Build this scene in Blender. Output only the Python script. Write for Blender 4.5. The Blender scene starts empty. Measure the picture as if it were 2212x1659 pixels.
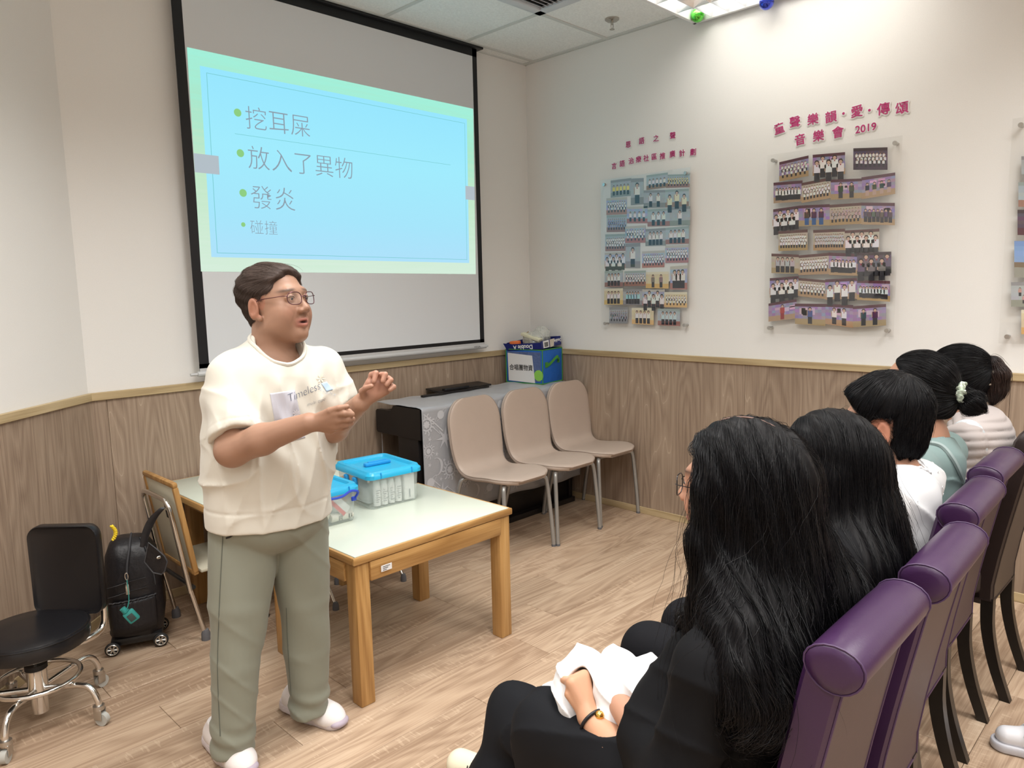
import bpy, bmesh, math, random
import numpy as np
from mathutils import Matrix, Vector
random.seed(7); rng = np.random.default_rng(7)
SC = bpy.context.scene; COL = SC.collection
PI = math.pi
# ---------------------------------------------------------------- camera
FPX = 1580.78
CAM = np.array([-3.78111, -3.53476, 1.4325])
RT = np.array([0.70017714, -0.71362237, -0.02225039])
DN = np.array([-0.10765016, -0.07471128, -0.99137766])
FW = np.array([0.70580692, 0.69653524, -0.12913269])
cd = bpy.data.cameras.new('camera'); cam = bpy.data.objects.new('camera', cd); COL.objects.link(cam)
cd.sensor_width = 36.0; cd.lens = 36.0 * FPX / 2212.0; cd.clip_start = 0.05; cd.clip_end = 50
cam.matrix_world = Matrix(((RT[0], -DN[0], -FW[0], CAM[0]), (RT[1], -DN[1], -FW[1], CAM[1]), (RT[2], -DN[2], -FW[2], CAM[2]), (0, 0, 0, 1)))
SC.camera = cam
SC.view_settings.view_transform = 'Standard'; SC.view_settings.look = 'None'
SC.view_settings.exposure = 0.0; SC.view_settings.gamma = 1.0; SC.view_settings.use_curve_mapping = False
# ---------------------------------------------------------------- world and ceiling lamps
ZC = 2.922
wd = bpy.data.worlds.new('world'); SC.world = wd; wd.use_nodes = True
wd.node_tree.nodes['Background'].inputs[0].default_value = (0.8, 0.85, 1, 1); wd.node_tree.nodes['Background'].inputs[1].default_value = 0.05
def area(name, loc, sx, sy, power, col=(1, 0.97, 0.93), spread=2.3, rot=(0, 0, 0)):
    l = bpy.data.lights.new(name, 'AREA'); l.shape = 'RECTANGLE'; l.size = sx; l.size_y = sy; l.energy = power; l.color = col; l.spread = spread
    o = bpy.data.objects.new(name, l); COL.objects.link(o); o.location = loc; o.rotation_euler = rot; return o
LP = 28.5
area('troffer_lamp', (-0.33, -1.90, ZC - 0.012), 0.50, 1.10, 7.5, (1, 0.95, 0.86), 2.6)
for lx, ly, lp in ((-2.13, -1.9, 1.0), (-3.6, -1.9, .9), (-1.1, -3.7, 1.0), (-2.9, -3.7, 1.25), (-4.6, -3.7, 1.0), (-1.1, -5.3, .9), (-3.3, -5.3, .9)):
    area('troffer_lamp', (lx, ly, ZC - 0.02), 0.56, 1.16, LP * lp, (1, 0.985, 0.96), 2.35)
# projector on the ceiling behind the camera side: soft cool light thrown towards the screen wall
# ---------------------------------------------------------------- pixel -> room helpers (room coordinates in metres)
HF = np.array([FW[0], FW[1], 0.0]); HF /= np.linalg.norm(HF)
HR = np.array([HF[1], -HF[0], 0.0]); UP = np.array([0, 0, 1.0])
def ray(u, v): return FW + RT * ((u - 1106) / FPX) + DN * ((v - 829.5) / FPX)
def onx(u, v, X=0.0): d = ray(u, v); return CAM + d * ((X - CAM[0]) / d[0])
def ony(u, v, Y=0.0): d = ray(u, v); return CAM + d * ((Y - CAM[1]) / d[1])
def onz(u, v, Z=0.0): d = ray(u, v); return CAM + d * ((Z - CAM[2]) / d[2])
def onh(u, v, H): d = ray(u, v); return CAM + d * (H / (d @ HF))
# ---------------------------------------------------------------- materials
MATS = {}
def nd(nt, typ, **kw):
    n = nt.nodes.new(typ)
    for k, v in kw.items():
        if k.startswith('i_'):
            n.inputs[k[2:].replace('_', ' ')].default_value = v
        else: setattr(n, k, v)
    return n
def mat(name, col=(.5, .5, .5), rough=.5, metal=0., spec=.5, bump=None, var=None, attr=None, trans=0., ior=1.45, emit=None, es=1., alpha=1., sheen=0., coat=0., aniso=0.):
    if name in MATS: return MATS[name]
    m = bpy.data.materials.new(name); m.use_nodes = True; nt = m.node_tree; p = nt.nodes['Principled BSDF']
    c4 = (*col, 1)
    p.inputs['Base Color'].default_value = c4; p.inputs['Roughness'].default_value = rough; p.inputs['Metallic'].default_value = metal
    p.inputs['Specular IOR Level'].default_value = spec; p.inputs['IOR'].default_value = ior
    p.inputs['Transmission Weight'].default_value = trans; p.inputs['Alpha'].default_value = alpha
    p.inputs['Sheen Weight'].default_value = sheen; p.inputs['Coat Weight'].default_value = coat; p.inputs['Coat Roughness'].default_value = .12
    tc = nd(nt, 'ShaderNodeTexCoord')
    if attr:
        a = nd(nt, 'ShaderNodeAttribute', attribute_name=attr); nt.links.new(a.outputs['Color'], p.inputs['Base Color'])
    if var:   # (scale, amount, stretch)
        mp = nd(nt, 'ShaderNodeMapping'); mp.inputs['Scale'].default_value = var[2] if len(var) > 2 else (1, 1, 1)
        n = nd(nt, 'ShaderNodeTexNoise', i_Scale=var[0], i_Detail=6.0, i_Roughness=.6)
        nt.links.new(tc.outputs['Object'], mp.inputs[0]); nt.links.new(mp.outputs[0], n.inputs['Vector'])
        r = nd(nt, 'ShaderNodeMapRange'); r.inputs['From Min'].default_value = .3; r.inputs['From Max'].default_value = .7
        r.inputs['To Min'].default_value = 1 - var[1]; r.inputs['To Max'].default_value = 1 + var[1]
        nt.links.new(n.outputs['Fac'], r.inputs[0])
        mx = nd(nt, 'ShaderNodeVectorMath', operation='MULTIPLY')
        if attr: nt.links.new(a.outputs['Color'], mx.inputs[0])
        else: mx.inputs[0].default_value = col
        nt.links.new(r.outputs[0], mx.inputs[1]); nt.links.new(mx.outputs[0], p.inputs['Base Color'])
    if bump:  # (scale, strength, distance)
        n = nd(nt, 'ShaderNodeTexNoise', i_Scale=bump[0], i_Detail=4.0); b = nd(nt, 'ShaderNodeBump', i_Strength=bump[1], i_Distance=bump[2])
        nt.links.new(tc.outputs['Object'], n.inputs['Vector']); nt.links.new(n.outputs['Fac'], b.inputs['Height']); nt.links.new(b.outputs[0], p.inputs['Normal'])
    if emit:
        p.inputs['Emission Color'].default_value = (*emit, 1); p.inputs['Emission Strength'].default_value = es
    MATS[name] = m; return m
def ramp(nt, stops):
    r = nd(nt, 'ShaderNodeValToRGB'); e = r.color_ramp.elements
    while len(e) < len(stops): e.new(0.5)
    for i, (p, c) in enumerate(stops): e[i].position = p; e[i].color = (*c, 1)
    return r
def wood(name, dark, mid, light, axis=0, scale=1., rough=.45, saw=.0, fleck=0., ringf=9., tone=.10, big=.8, ringa=.55):
    """timber with cathedral grain along one axis; every piece gets its own cut through the grain"""
    if name in MATS: return MATS[name]
    m = bpy.data.materials.new(name); m.use_nodes = True; nt = m.node_tree; p = nt.nodes['Principled BSDF']; L = nt.links.new
    p.inputs['Roughness'].default_value = rough; p.inputs['Specular IOR Level'].default_value = .35
    tc = nd(nt, 'ShaderNodeTexCoord'); oi = nd(nt, 'ShaderNodeObjectInfo')
    sc = [1., 1., 1.]
    for i in range(3): sc[i] = scale * (0.9 if i == axis else 7.5)
    off = nd(nt, 'ShaderNodeVectorMath', operation='SCALE'); off.inputs[0].default_value = (37, 19, 53); L(oi.outputs['Random'], off.inputs['Scale'])
    add = nd(nt, 'ShaderNodeVectorMath', operation='ADD'); L(tc.outputs['Object'], add.inputs[0]); L(off.outputs[0], add.inputs[1])
    mp = nd(nt, 'ShaderNodeMapping'); mp.inputs['Scale'].default_value = sc; L(add.outputs[0], mp.inputs[0])
    n1 = nd(nt, 'ShaderNodeTexNoise', i_Scale=1.0, i_Detail=1.5, i_Roughness=.45, i_Distortion=.25); L(mp.outputs[0], n1.inputs['Vector'])
    k = nd(nt, 'ShaderNodeMath', operation='MULTIPLY'); k.inputs[1].default_value = ringf; L(n1.outputs['Fac'], k.inputs[0])
    fr = nd(nt, 'ShaderNodeMath', operation='PINGPONG'); fr.inputs[1].default_value = .5; L(k.outputs[0], fr.inputs[0])
    # fine fibres
    s2 = [scale * (3.0 if i == axis else 170.) for i in range(3)]
    mp2 = nd(nt, 'ShaderNodeMapping'); mp2.inputs['Scale'].default_value = s2; L(add.outputs[0], mp2.inputs[0])
    n2 = nd(nt, 'ShaderNodeTexNoise', i_Scale=1.0, i_Detail=4.0, i_Roughness=.7); L(mp2.outputs[0], n2.inputs['Vector'])
    s3 = [scale * (.55 if i == axis else 3.6) for i in range(3)]
    mp3 = nd(nt, 'ShaderNodeMapping'); mp3.inputs['Scale'].default_value = s3; mp3.inputs['Location'].default_value = (5, 3, 1); L(add.outputs[0], mp3.inputs[0])
    n3 = nd(nt, 'ShaderNodeTexNoise', i_Scale=1.0, i_Detail=3.0); L(mp3.outputs[0], n3.inputs['Vector'])
    a1 = nd(nt, 'ShaderNodeMath', operation='MULTIPLY_ADD'); a1.inputs[1].default_value = ringa; L(fr.outputs[0], a1.inputs[0])
    b1 = nd(nt, 'ShaderNodeMath', operation='MULTIPLY_ADD'); b1.inputs[1].default_value = .75; b1.inputs[2].default_value = -.36; L(n2.outputs['Fac'], b1.inputs[0]); L(b1.outputs[0], a1.inputs[2])
    c1 = nd(nt, 'ShaderNodeMath', operation='MULTIPLY_ADD'); c1.inputs[1].default_value = big; L(n3.outputs['Fac'], c1.inputs[0])
    sb = nd(nt, 'ShaderNodeMath', operation='SUBTRACT'); sb.inputs[1].default_value = .30 - (1.25 - big) * .5; L(a1.outputs[0], sb.inputs[0]); L(sb.outputs[0], c1.inputs[2])
    out = c1
    if saw:
        s4 = [scale * (120. if i == axis else 16.) for i in range(3)]
        mp4 = nd(nt, 'ShaderNodeMapping'); mp4.inputs['Scale'].default_value = s4; L(add.outputs[0], mp4.inputs[0])
        n4 = nd(nt, 'ShaderNodeTexNoise', i_Scale=1.0, i_Detail=1.0); L(mp4.outputs[0], n4.inputs['Vector'])
        g = nd(nt, 'ShaderNodeMath', operation='GREATER_THAN'); g.inputs[1].default_value = .61; L(n4.outputs['Fac'], g.inputs[0])
        s5 = [scale * (2.2 if i == axis else 9.) for i in range(3)]
        mp5 = nd(nt, 'ShaderNodeMapping'); mp5.inputs['Scale'].default_value = s5; mp5.inputs['Location'].default_value = (9, 2, 7); L(add.outputs[0], mp5.inputs[0])
        n5 = nd(nt, 'ShaderNodeTexNoise', i_Scale=1.0, i_Detail=1.0); L(mp5.outputs[0], n5.inputs['Vector'])
        g5 = nd(nt, 'ShaderNodeMath', operation='GREATER_THAN'); g5.inputs[1].default_value = .56; L(n5.outputs['Fac'], g5.inputs[0])
        mm = nd(nt, 'ShaderNodeMath', operation='MULTIPLY'); L(g.outputs[0], mm.inputs[0]); L(g5.outputs[0], mm.inputs[1])
        ad = nd(nt, 'ShaderNodeMath', operation='MULTIPLY_ADD'); ad.inputs[1].default_value = saw; L(mm.outputs[0], ad.inputs[0]); L(c1.outputs[0], ad.inputs[2]); out = ad
    if fleck:
        g = nd(nt, 'ShaderNodeMath', operation='GREATER_THAN'); g.inputs[1].default_value = .485; L(fr.outputs[0], g.inputs[0])
        g2 = nd(nt, 'ShaderNodeMath', operation='GREATER_THAN'); g2.inputs[1].default_value = .52; L(n3.outputs['Fac'], g2.inputs[0])
        mm = nd(nt, 'ShaderNodeMath', operation='MULTIPLY'); L(g.outputs[0], mm.inputs[0]); L(g2.outputs[0], mm.inputs[1])
        ad = nd(nt, 'ShaderNodeMath', operation='MULTIPLY_ADD'); ad.inputs[1].default_value = fleck; L(mm.outputs[0], ad.inputs[0]); L(out.outputs[0], ad.inputs[2]); out = ad
    r = ramp(nt, [(.22, dark), (.5, mid), (.85, light)]); L(out.outputs[0], r.inputs[0])
    tn = nd(nt, 'ShaderNodeMapRange'); tn.inputs['To Min'].default_value = 1 - tone; tn.inputs['To Max'].default_value = 1 + tone; L(oi.outputs['Random'], tn.inputs[0])
    mx = nd(nt, 'ShaderNodeVectorMath', operation='MULTIPLY'); L(r.outputs[0], mx.inputs[0]); L(tn.outputs[0], mx.inputs[1]); L(mx.outputs[0], p.inputs['Base Color'])
    bp = nd(nt, 'ShaderNodeBump', i_Strength=.12, i_Distance=.001); L(n2.outputs['Fac'], bp.inputs['Height']); L(bp.outputs[0], p.inputs['Normal'])
    MATS[name] = m; return m
# ---------------------------------------------------------------- mesh builders
class B:
    """collects solids, linked as ONE mesh"""
    def __init__(s): s.v = []; s.f = []; s.c = []; s.sm = True
    def add(s, vs, fs, M=None, col=None):
        n = len(s.v)
        if M is not None: vs = [M @ Vector(v) for v in vs]
        s.v += [tuple(v) for v in vs]; s.f += [tuple(i + n for i in f) for f in fs]
        s.c += [col or (1, 1, 1)] * len(fs); return s
    def box(s, a, b, bev=0., M=None, col=None, seg=2):
        a = Vector(a); b = Vector(b); c = (a + b) / 2; d = b - a
        bm = bmesh.new(); bmesh.ops.create_cube(bm, size=1)
        for v in bm.verts: v.co = Vector((v.co.x * d.x, v.co.y * d.y, v.co.z * d.z)) + c
        if bev > 0: bmesh.ops.bevel(bm, geom=bm.edges[:], offset=min(bev, .49 * min(abs(d.x), abs(d.y), abs(d.z))), segments=seg, affect='EDGES', profile=.5)
        bm.verts.index_update(); s.add([v.co.copy() for v in bm.verts], [[v.index for v in f.verts] for f in bm.faces], M, col); bm.free(); return s
    def tube(s, pts, r, n=10, closed=False, cap=True, col=None, M=None):
        pts = [Vector(p) for p in pts]; N = len(pts); rs = r if isinstance(r, (list, tuple)) else [r] * N
        vs = []; up = None
        for i, p in enumerate(pts):
            if closed: t = pts[(i + 1) % N] - pts[i - 1]
            else: t = pts[min(i + 1, N - 1)] - pts[max(i - 1, 0)]
            t.normalize()
            if up is None: up = t.orthogonal().normalized()
            up = (up - t * up.dot(t)); up = up.normalized() if up.length > 1e-6 else t.orthogonal().normalized()
            w = t.cross(up)
            for k in range(n):
                a = 2 * PI * k / n; vs.append(p + (up * math.cos(a) + w * math.sin(a)) * rs[i])
        fs = []
        for i in range(N if closed else N - 1):
            j = (i + 1) % N
            for k in range(n): fs.append((i * n + k, i * n + (k + 1) % n, j * n + (k + 1) % n, j * n + k))
        if cap and not closed: fs.append(tuple(range(n))[::-1]); fs.append(tuple((N - 1) * n + k for k in range(n)))
        return s.add(vs, fs, M, col)
    def cyl(s, a, b, r, r2=None, n=20, col=None, M=None): return s.tube([a, b], [r, r if r2 is None else r2], n, col=col, M=M)
    def lathe(s, prof, n=32, M=None, col=None):
        vs = []; fs = []
        for (r, z) in prof:
            for k in range(n): a = 2 * PI * k / n; vs.append((r * math.cos(a), r * math.sin(a), z))
        for i in range(len(prof) - 1):
            for k in range(n): fs.append((i * n + k, i * n + (k + 1) % n, (i + 1) * n + (k + 1) % n, (i + 1) * n + k))
        fs.append(tuple(range(n))[::-1]); fs.append(tuple((len(prof) - 1) * n + k for k in range(n)))
        return s.add(vs, fs, M, col)
    def prism(s, poly, z0, z1, M=None, col=None):
        n = len(poly); vs = [(x, y, z0) for x, y in poly] + [(x, y, z1) for x, y in poly]
        fs = [tuple(range(n))[::-1], tuple(range(n, 2 * n))] + [(i, (i + 1) % n, n + (i + 1) % n, n + i) for i in range(n)]
        return s.add(vs, fs, M, col)
    def sph(s, c, r, n=16, col=None, M=None):
        r = (r, r, r) if isinstance(r, (int, float)) else r
        prof = [(math.sin(PI * i / n) or 1e-5, -math.cos(PI * i / n)) for i in range(n + 1)]
        T = Matrix.Translation(Vector(c)) @ Matrix.Diagonal((*r, 1))
        if M is not None: T = M @ T
        return s.lathe(prof, n * 2, T, col)
    def quad(s, a, b, c, d, col=None): return s.add([a, b, c, d], [(0, 1, 2, 3)], None, col)
    def build(s, name, m, parent=None, smooth=40, inv=None, attr=False):
        me = bpy.data.meshes.new(name)
        vs = s.v if inv is None else [tuple(inv @ Vector(v)) for v in s.v]
        me.from_pydata(vs, [], s.f); me.validate()
        if smooth:
            me.shade_smooth(); me.set_sharp_from_angle(angle=math.radians(smooth))
        if attr:
            ca = me.color_attributes.new('Col', 'FLOAT_COLOR', 'CORNER'); arr = []
            for p, c in zip(me.polygons, s.c): arr += [*c, 1] * p.loop_total
            ca.data.foreach_set('color', arr)
        return link(name, me, m, parent)
INV = {}
def link(name, me, m, parent=None):
    if m is not None: me.materials.append(m)
    o = bpy.data.objects.new(name, me); COL.objects.link(o)
    if parent is not None: o.parent = parent
    return o
def tag(o, label=None, cat=None, group=None, kind=None):
    for k, v in (('label', label), ('category', cat), ('group', group), ('kind', kind)):
        if v: o[k] = v
    return o
def thing(name, label, cat, loc=(0, 0, 0), rz=0., group=None, M=None):
    o = bpy.data.objects.new(name, None); COL.objects.link(o); o.empty_display_size = .05
    o.matrix_world = M if M is not None else Matrix.Translation(Vector(loc)) @ Matrix.Rotation(rz, 4, 'Z')
    INV[o.name] = o.matrix_world.inverted()
    return tag(o, label, cat, group)
def dup(root, M, label, group=None):
    c = root.copy(); COL.objects.link(c); c.matrix_world = M; c['label'] = label
    if group: c['group'] = group
    for ch in root.children:
        d = ch.copy(); COL.objects.link(d); d.parent = c
        for g in ch.children:
            e = g.copy(); COL.objects.link(e); e.parent = d
    return c
def struct(o): o['kind'] = 'structure'; return o
def rotz(loc, deg): return Matrix.Translation(Vector(loc)) @ Matrix.Rotation(math.radians(deg), 4, 'Z')
def frame(o, ex, ey, ez): # matrix from axes
    return Matrix(((ex[0], ey[0], ez[0], o[0]), (ex[1], ey[1], ez[1], o[1]), (ex[2], ey[2], ez[2], o[2]), (0, 0, 0, 1)))
def textmesh(body, size, offset=0., extrude=0., align='CENTER', shear=0.):
    c = bpy.data.curves.new('lettering', 'FONT'); c.body = body; c.size = size; c.offset = offset; c.extrude = extrude
    c.align_x = align; c.align_y = 'CENTER' if align == 'CENTER' else 'TOP_BASELINE'; c.resolution_u = 4; c.shear = shear
    o = bpy.data.objects.new('lettering', c); COL.objects.link(o)
    dg = bpy.context.evaluated_depsgraph_get(); me = bpy.data.meshes.new_from_object(o.evaluated_get(dg))
    bpy.data.objects.remove(o); bpy.data.curves.remove(c); me.materials.clear(); return me
def boldmesh(body, size, rad, n=8, align='CENTER'):
    """lettering thickened by stacking shifted copies of the glyph outline"""
    me = textmesh(body, size, 0, 0, align); bm = bmesh.new()
    for k in range(n + 1):
        q = 0 if k == n else rad; a = 2 * PI * k / n; me.transform(Matrix.Translation((q * math.cos(a), q * math.sin(a), k * .00001))); bm.from_mesh(me); me.transform(Matrix.Translation((-q * math.cos(a), -q * math.sin(a), -k * .00001)))
    bm.to_mesh(me); bm.free(); return me
def text(name, body, size, M, m, parent, offset=0., extrude=.0, align='CENTER', sx=1., shear=0.):
    me = textmesh(body, size, offset, extrude, align, shear); me.transform(M @ Matrix.Diagonal((sx, 1, 1, 1))); return link(name, me, m, parent)
def bez(ps, n=8):
    """smooth curve through points (Catmull-Rom)"""
    P = [np.array(p, float) for p in ps]; P = [2 * P[0] - P[1]] + P + [2 * P[-1] - P[-2]]; out = []
    for i in range(1, len(P) - 2):
        for k in range(n):
            t = k / n; a, b, c, d = P[i - 1:i + 3]
            out.append(.5 * ((2 * b) + (-a + c) * t + (2 * a - 5 * b + 4 * c - d) * t * t + (-a + 3 * b - 3 * c + d) * t ** 3))
    out.append(P[-2]); return [tuple(q) for q in out]
# ================================================================ SETTING
M_floor = wood('pale_oak_floor', (.30, .20, .132), (.47, .34, .237), (.61, .475, .35), axis=0, rough=.42, saw=.15, ringf=13, tone=.06, big=.85, ringa=.42)
M_panel = wood('taupe_oak_panel', (.245, .175, .127), (.365, .275, .203), (.475, .37, .28), axis=2, rough=.55, fleck=.30, ringf=13, tone=.02, big=.55, ringa=.40)
M_rail = wood('light_oak_trim', (.36, .26, .14), (.50, .385, .22), (.60, .48, .30), axis=0, rough=.5, ringf=5, tone=.02)
M_railz = wood('light_oak_trim_side', (.36, .26, .14), (.50, .385, .22), (.60, .48, .30), axis=1, rough=.5, ringf=5, tone=.02)
M_wall = mat('woven_wallpaper', (.84, .83, .81), .85, spec=.2, bump=(420, .12, .0006), var=(260, .02))
M_tile = mat('mineral_ceiling_tile', (.87, .885, .87), .9, spec=.1, bump=(130, .9, .004), var=(90, .07))
M_grid = mat('painted_ceiling_grid', (.62, .64, .62), .5)
M_dark = mat('dark_joint', (.07, .05, .04), .9)
M_white = mat('white_painted_metal', (.78, .79, .80), .35)
M_chrome = mat('chrome', (.78, .77, .75), .16, metal=1.)
M_steel = mat('brushed_steel', (.55, .54, .52), .3, metal=1.)
X0, Y0 = -5.6, -6.6           # far extents of the room behind the camera
B1 = np.array([-2.829, 0.0]); DL = np.array([-.387, -.350]); DL /= np.linalg.norm(DL); LL = (X0 - B1[0]) / DL[0]; B2 = B1 + DL * LL
fl = struct(B().prism([(0, 0), (0, Y0), (X0, Y0), (X0, B2[1]), tuple(B1)], -.05, -.006).build('floor', M_dark, None, 0))
# floor planks: 1.242 m x 0.1935 m boards running along the screen wall
PW, PLN = .1935, 1.242
base = {}
k0 = 0
row_off = {-5: -1.71, -6: -1.195, -7: -1.48, -8: -1.75, -9: -.92, -15: -1.348, -16: -.9}
def plank_mesh(x0, x1, y0, y1):
    g = .0007; e = .0012; x0 += g; x1 -= g; y0 += g; y1 -= g
    b = B().add([(x0, y0, -.006), (x1, y0, -.006), (x1, y1, -.006), (x0, y1, -.006), (x0, y0, -e), (x1, y0, -e), (x1, y1, -e), (x0, y1, -e),
        (x0 + e, y0 + e, 0), (x1 - e, y0 + e, 0), (x1 - e, y1 - e, 0), (x0 + e, y1 - e, 0)],
        [(0, 1, 5, 4), (1, 2, 6, 5), (2, 3, 7, 6), (3, 0, 4, 7), (4, 5, 9, 8), (5, 6, 10, 9), (6, 7, 11, 10), (7, 4, 8, 11), (8, 9, 10, 11)])
    return b
ytop = .0415    # board edges fall on y = ytop - k*PW (…-1.126, -1.320, -1.513)
k = 0
while True:
    y1 = ytop - .0065 - k * PW; y0 = y1 - PW
    if y1 < Y0: break
    yy1 = min(y1, 0.0); yy0 = max(y0, Y0)
    off = row_off.get(-k, -(.283 * ((k * 2) % 4)) - .13 * (k % 3))
    j = off
    while j > 0: j -= PLN
    while j < 0: j += PLN
    x = j
    xr = 0.0; xs = [0.0]
    x = j - PLN
    while x > X0: xs.append(x); x -= PLN
    xs.append(X0); xs = sorted(set(xs), reverse=True)
    for a, b in zip(xs[:-1], xs[1:]):
        if a - b < .01: continue
        # clip by slanted left wall (keep planks whose far end is inside the room)
        ymid = (yy0 + yy1) / 2; xlim = B1[0] + DL[0] * (ymid / DL[1]) - .12
        b2 = max(b, xlim) if ymid > B2[1] else b
        if a - b2 < .03 or yy1 - yy0 < .005: continue
        plank_mesh(b2, a, yy0, yy1).build('plank', M_floor, fl, 0)
    k += 1
# walls: plaster above, panelling below; z of rail 0.987 .. 1.0215
ZR0, ZR1, ZB = .987, 1.0215, .043
def wall(name, P, Q, nrm, hx, joints, matr):
    P = Vector((*P, 0)); Q = Vector((*Q, 0)); d = (Q - P); L = d.length; d.normalize(); n = Vector((*nrm, 0)).normalized()
    Mw = frame(P, (d.x, d.y, 0), (n.x, n.y, 0), (0, 0, 1))
    if d.cross(n).z < 0: pass
    w = thing(name, None, None, M=Mw); struct(w)
    me = B().box((0, -.12, 0), (L, 0, ZC + .3)); me.build('plaster', M_wall, w, 0)
    if matr is None: return w, Mw
    xs = [0] + sorted(joints) + [L]
    for a, b in zip(xs[:-1], xs[1:]):
        B().box((a + .0006, 0.0002, .0), (b - .0006, .0085, ZR0 + .004), .0012, seg=1).build('panel', matr, w, 0)
    return w, Mw
def trim(name, P, Q, nrm, z0, z1, t, m):
    P = Vector((*P, 0)); Q = Vector((*Q, 0)); d = (Q - P); L = d.length; d.normalize(); n = Vector((*nrm, 0)).normalized()
    o = B().box((0, 0.001, z0), (L, t, z1), .002, seg=1).build(name, m, None, 0); o.matrix_world = frame(P, (d.x, d.y, 0), (n.x, n.y, 0), (0, 0, 1)); struct(o); return o
nl = np.array([-DL[1], DL[0]]); nl = nl if nl @ (np.array([-2., -3.]) - B1) > 0 else -nl
wall('wall_back', tuple(B1), (0, 0), (0, -1), 0, [.069, .669, 1.262, 1.862, 2.458], M_panel)
wall('wall_right', (0, 0), (0, Y0), (-1, 0), 0, [.39 + .6185 * i for i in range(11)], M_panel)
wall('wall_left', tuple(B2), tuple(B1), tuple(nl), 0, [LL - .545 - .615 * i for i in range(5)], M_panel)
wall('wall_rear', (0, Y0), (X0, Y0), (0, 1), 0, [], None)
wall('wall_side', (X0, Y0), tuple(B2), (1, 0), 0, [], None)
trim('trim_1', tuple(B1), (0, 0), (0, -1), ZR0, ZR1, .020, M_rail)
trim('trim_2', (0, 0), (0, Y0), (-1, 0), ZR0, ZR1, .020, M_rail)
trim('trim_3', tuple(B2), tuple(B1 + DL * -.0), tuple(nl), ZR0, ZR1, .020, M_rail)
trim('baseboard_back', tuple(B1), (0, 0), (0, -1), 0, ZB, .0135, M_rail)
trim('baseboard_right', (0, 0), (0, Y0), (-1, 0), 0, ZB, .0135, M_rail)
trim('baseboard_left', tuple(B2), tuple(B1), tuple(nl), 0, ZB, .0135, M_rail)
# ceiling: tiles on an exposed grid
ce = thing('ceiling', None, None, (0, 0, ZC)); struct(ce)
B().box((X0, Y0, .03), (0.12, .12, .06)).build('slab', M_grid, ce, 0)
gx = [0, -.027] + [-.027 - .6 * i for i in range(1, 10)] + [X0]; gy = [0, -.096] + [-.096 - .602 * i for i in range(1, 11)] + [Y0]
LAMPX = (-.627, -.027); LAMPY = (-.096 - .602 * 4, -.096 - .602 * 2); VENT = (-1.227, -.627, -.096 - .602 * 2, -.698)
g = B()
for x in gx[1:-1]: g.box((x - .012, Y0, -.001), (x + .012, 0, .012))
for y in gy[1:-1]: g.box((X0, y - .012, -.0015), (0, y + .012, .012))
g.box((X0, -.012, -.002), (0, 0, .012)); g.box((-.012, Y0, -.002), (0, 0, .012))
g.build('grid_runner', M_grid, ce, 0)
for i in range(len(gx) - 1):
    for j in range(len(gy) - 1):
        x1, x0, y1, y0 = gx[i], gx[i + 1], gy[j], gy[j + 1]
        cx, cy = (x0 + x1) / 2, (y0 + y1) / 2
        if x1 - x0 < .02 or y1 - y0 < .02: continue
        if LAMPX[0] < cx < LAMPX[1] and LAMPY[0] < cy < LAMPY[1]: continue
        if VENT[0] < cx < VENT[1] and VENT[2] < cy < VENT[3]: continue
        B().box((x0 + .006, y0 + .006, .004), (x1 - .006, y1 - .006, .018), .003, seg=1).build('ceiling_tile', M_tile, ce, 0)
# ---- louvred ceiling lamp
M_refl = mat('mirror_louvre', (.86, .87, .88), .22, metal=1.)
M_tubeglow = mat('fluorescent_tube', (1, 1, 1), .4, emit=(1, .97, .92), es=7.)
lt = thing('ceiling_light', 'white louvred square-cell ceiling light beside the right wall, baubles hung on it', 'ceiling light', (-.327, (LAMPY[0] + LAMPY[1]) / 2, ZC - .065))
hw, hl = .305, .606
f = B()
f.box((-hw, -hl, -.006), (-hw + .022, hl, .075), .003); f.box((hw - .022, -hl, -.006), (hw, hl, .075), .003)
f.box((-hw, -hl, -.006), (hw, -hl + .022, .075), .003); f.box((-hw, hl - .022, -.006), (hw, hl, .075), .003)
f.build('frame', M_white, lt)
B().box((-hw + .02, -hl + .02, .066), (hw - .02, hl - .02, .074)).build('reflector', mat('white_reflector', (.9, .9, .88), .3), lt)
for sx in (-.19, 0, .19):
    B().cyl((sx, -hl + .03, .05), (sx, hl - .03, .05), .010).build('lamp_tube', M_tubeglow, lt)
    v = B()
def blade(b, p, q, t=.0012, h0=-.002, h1=.034, w=.012):
    p = Vector(p); q = Vector(q); d = (q - p).normalized(); n = Vector((-d.y, d.x, 0))
    vs = [p + n * w + Vector((0, 0, h1)), p + n * t + Vector((0, 0, h0)), p - n * t + Vector((0, 0, h0)), p - n * w + Vector((0, 0, h1))]
    ve = [x + (q - p) for x in vs]; b.add(vs + ve, [(0, 1, 5, 4), (1, 2, 6, 5), (2, 3, 7, 6), (3, 0, 4, 7)])
for i in range(1, 3): blade(v, (-hw + .02 + i * .19, -hl + .02, 0), (-hw + .02 + i * .19, hl - .02, 0))
for i in range(1, 12): blade(v, (-hw + .02, -hl + .02 + i * .0975, 0), (hw - .02, -hl + .02 + i * .0975, 0))
v.build('louvre', M_refl, lt, 0)
def bauble(px, X, col, label):
    P = onx(px[0], px[1], X)
    b = thing('bauble', label, 'bauble', tuple(P), group='baubles hung from the ceiling light')
    mg = mat('bauble_' + label.split()[1], col, .12, metal=.85, coat=1.)
    B().sph((0, 0, 0), .037, 24).build('ball', mg, b)
    B().lathe([(.008, .034), (.008, .043), (.004, .045)], 12).build('cap', M_chrome, b)
    B().tube([(0, 0, .044), (0, 0, max(.05, ZC - .075 - P[2]))], .0006, 6).build('string', M_white, b)
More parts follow.
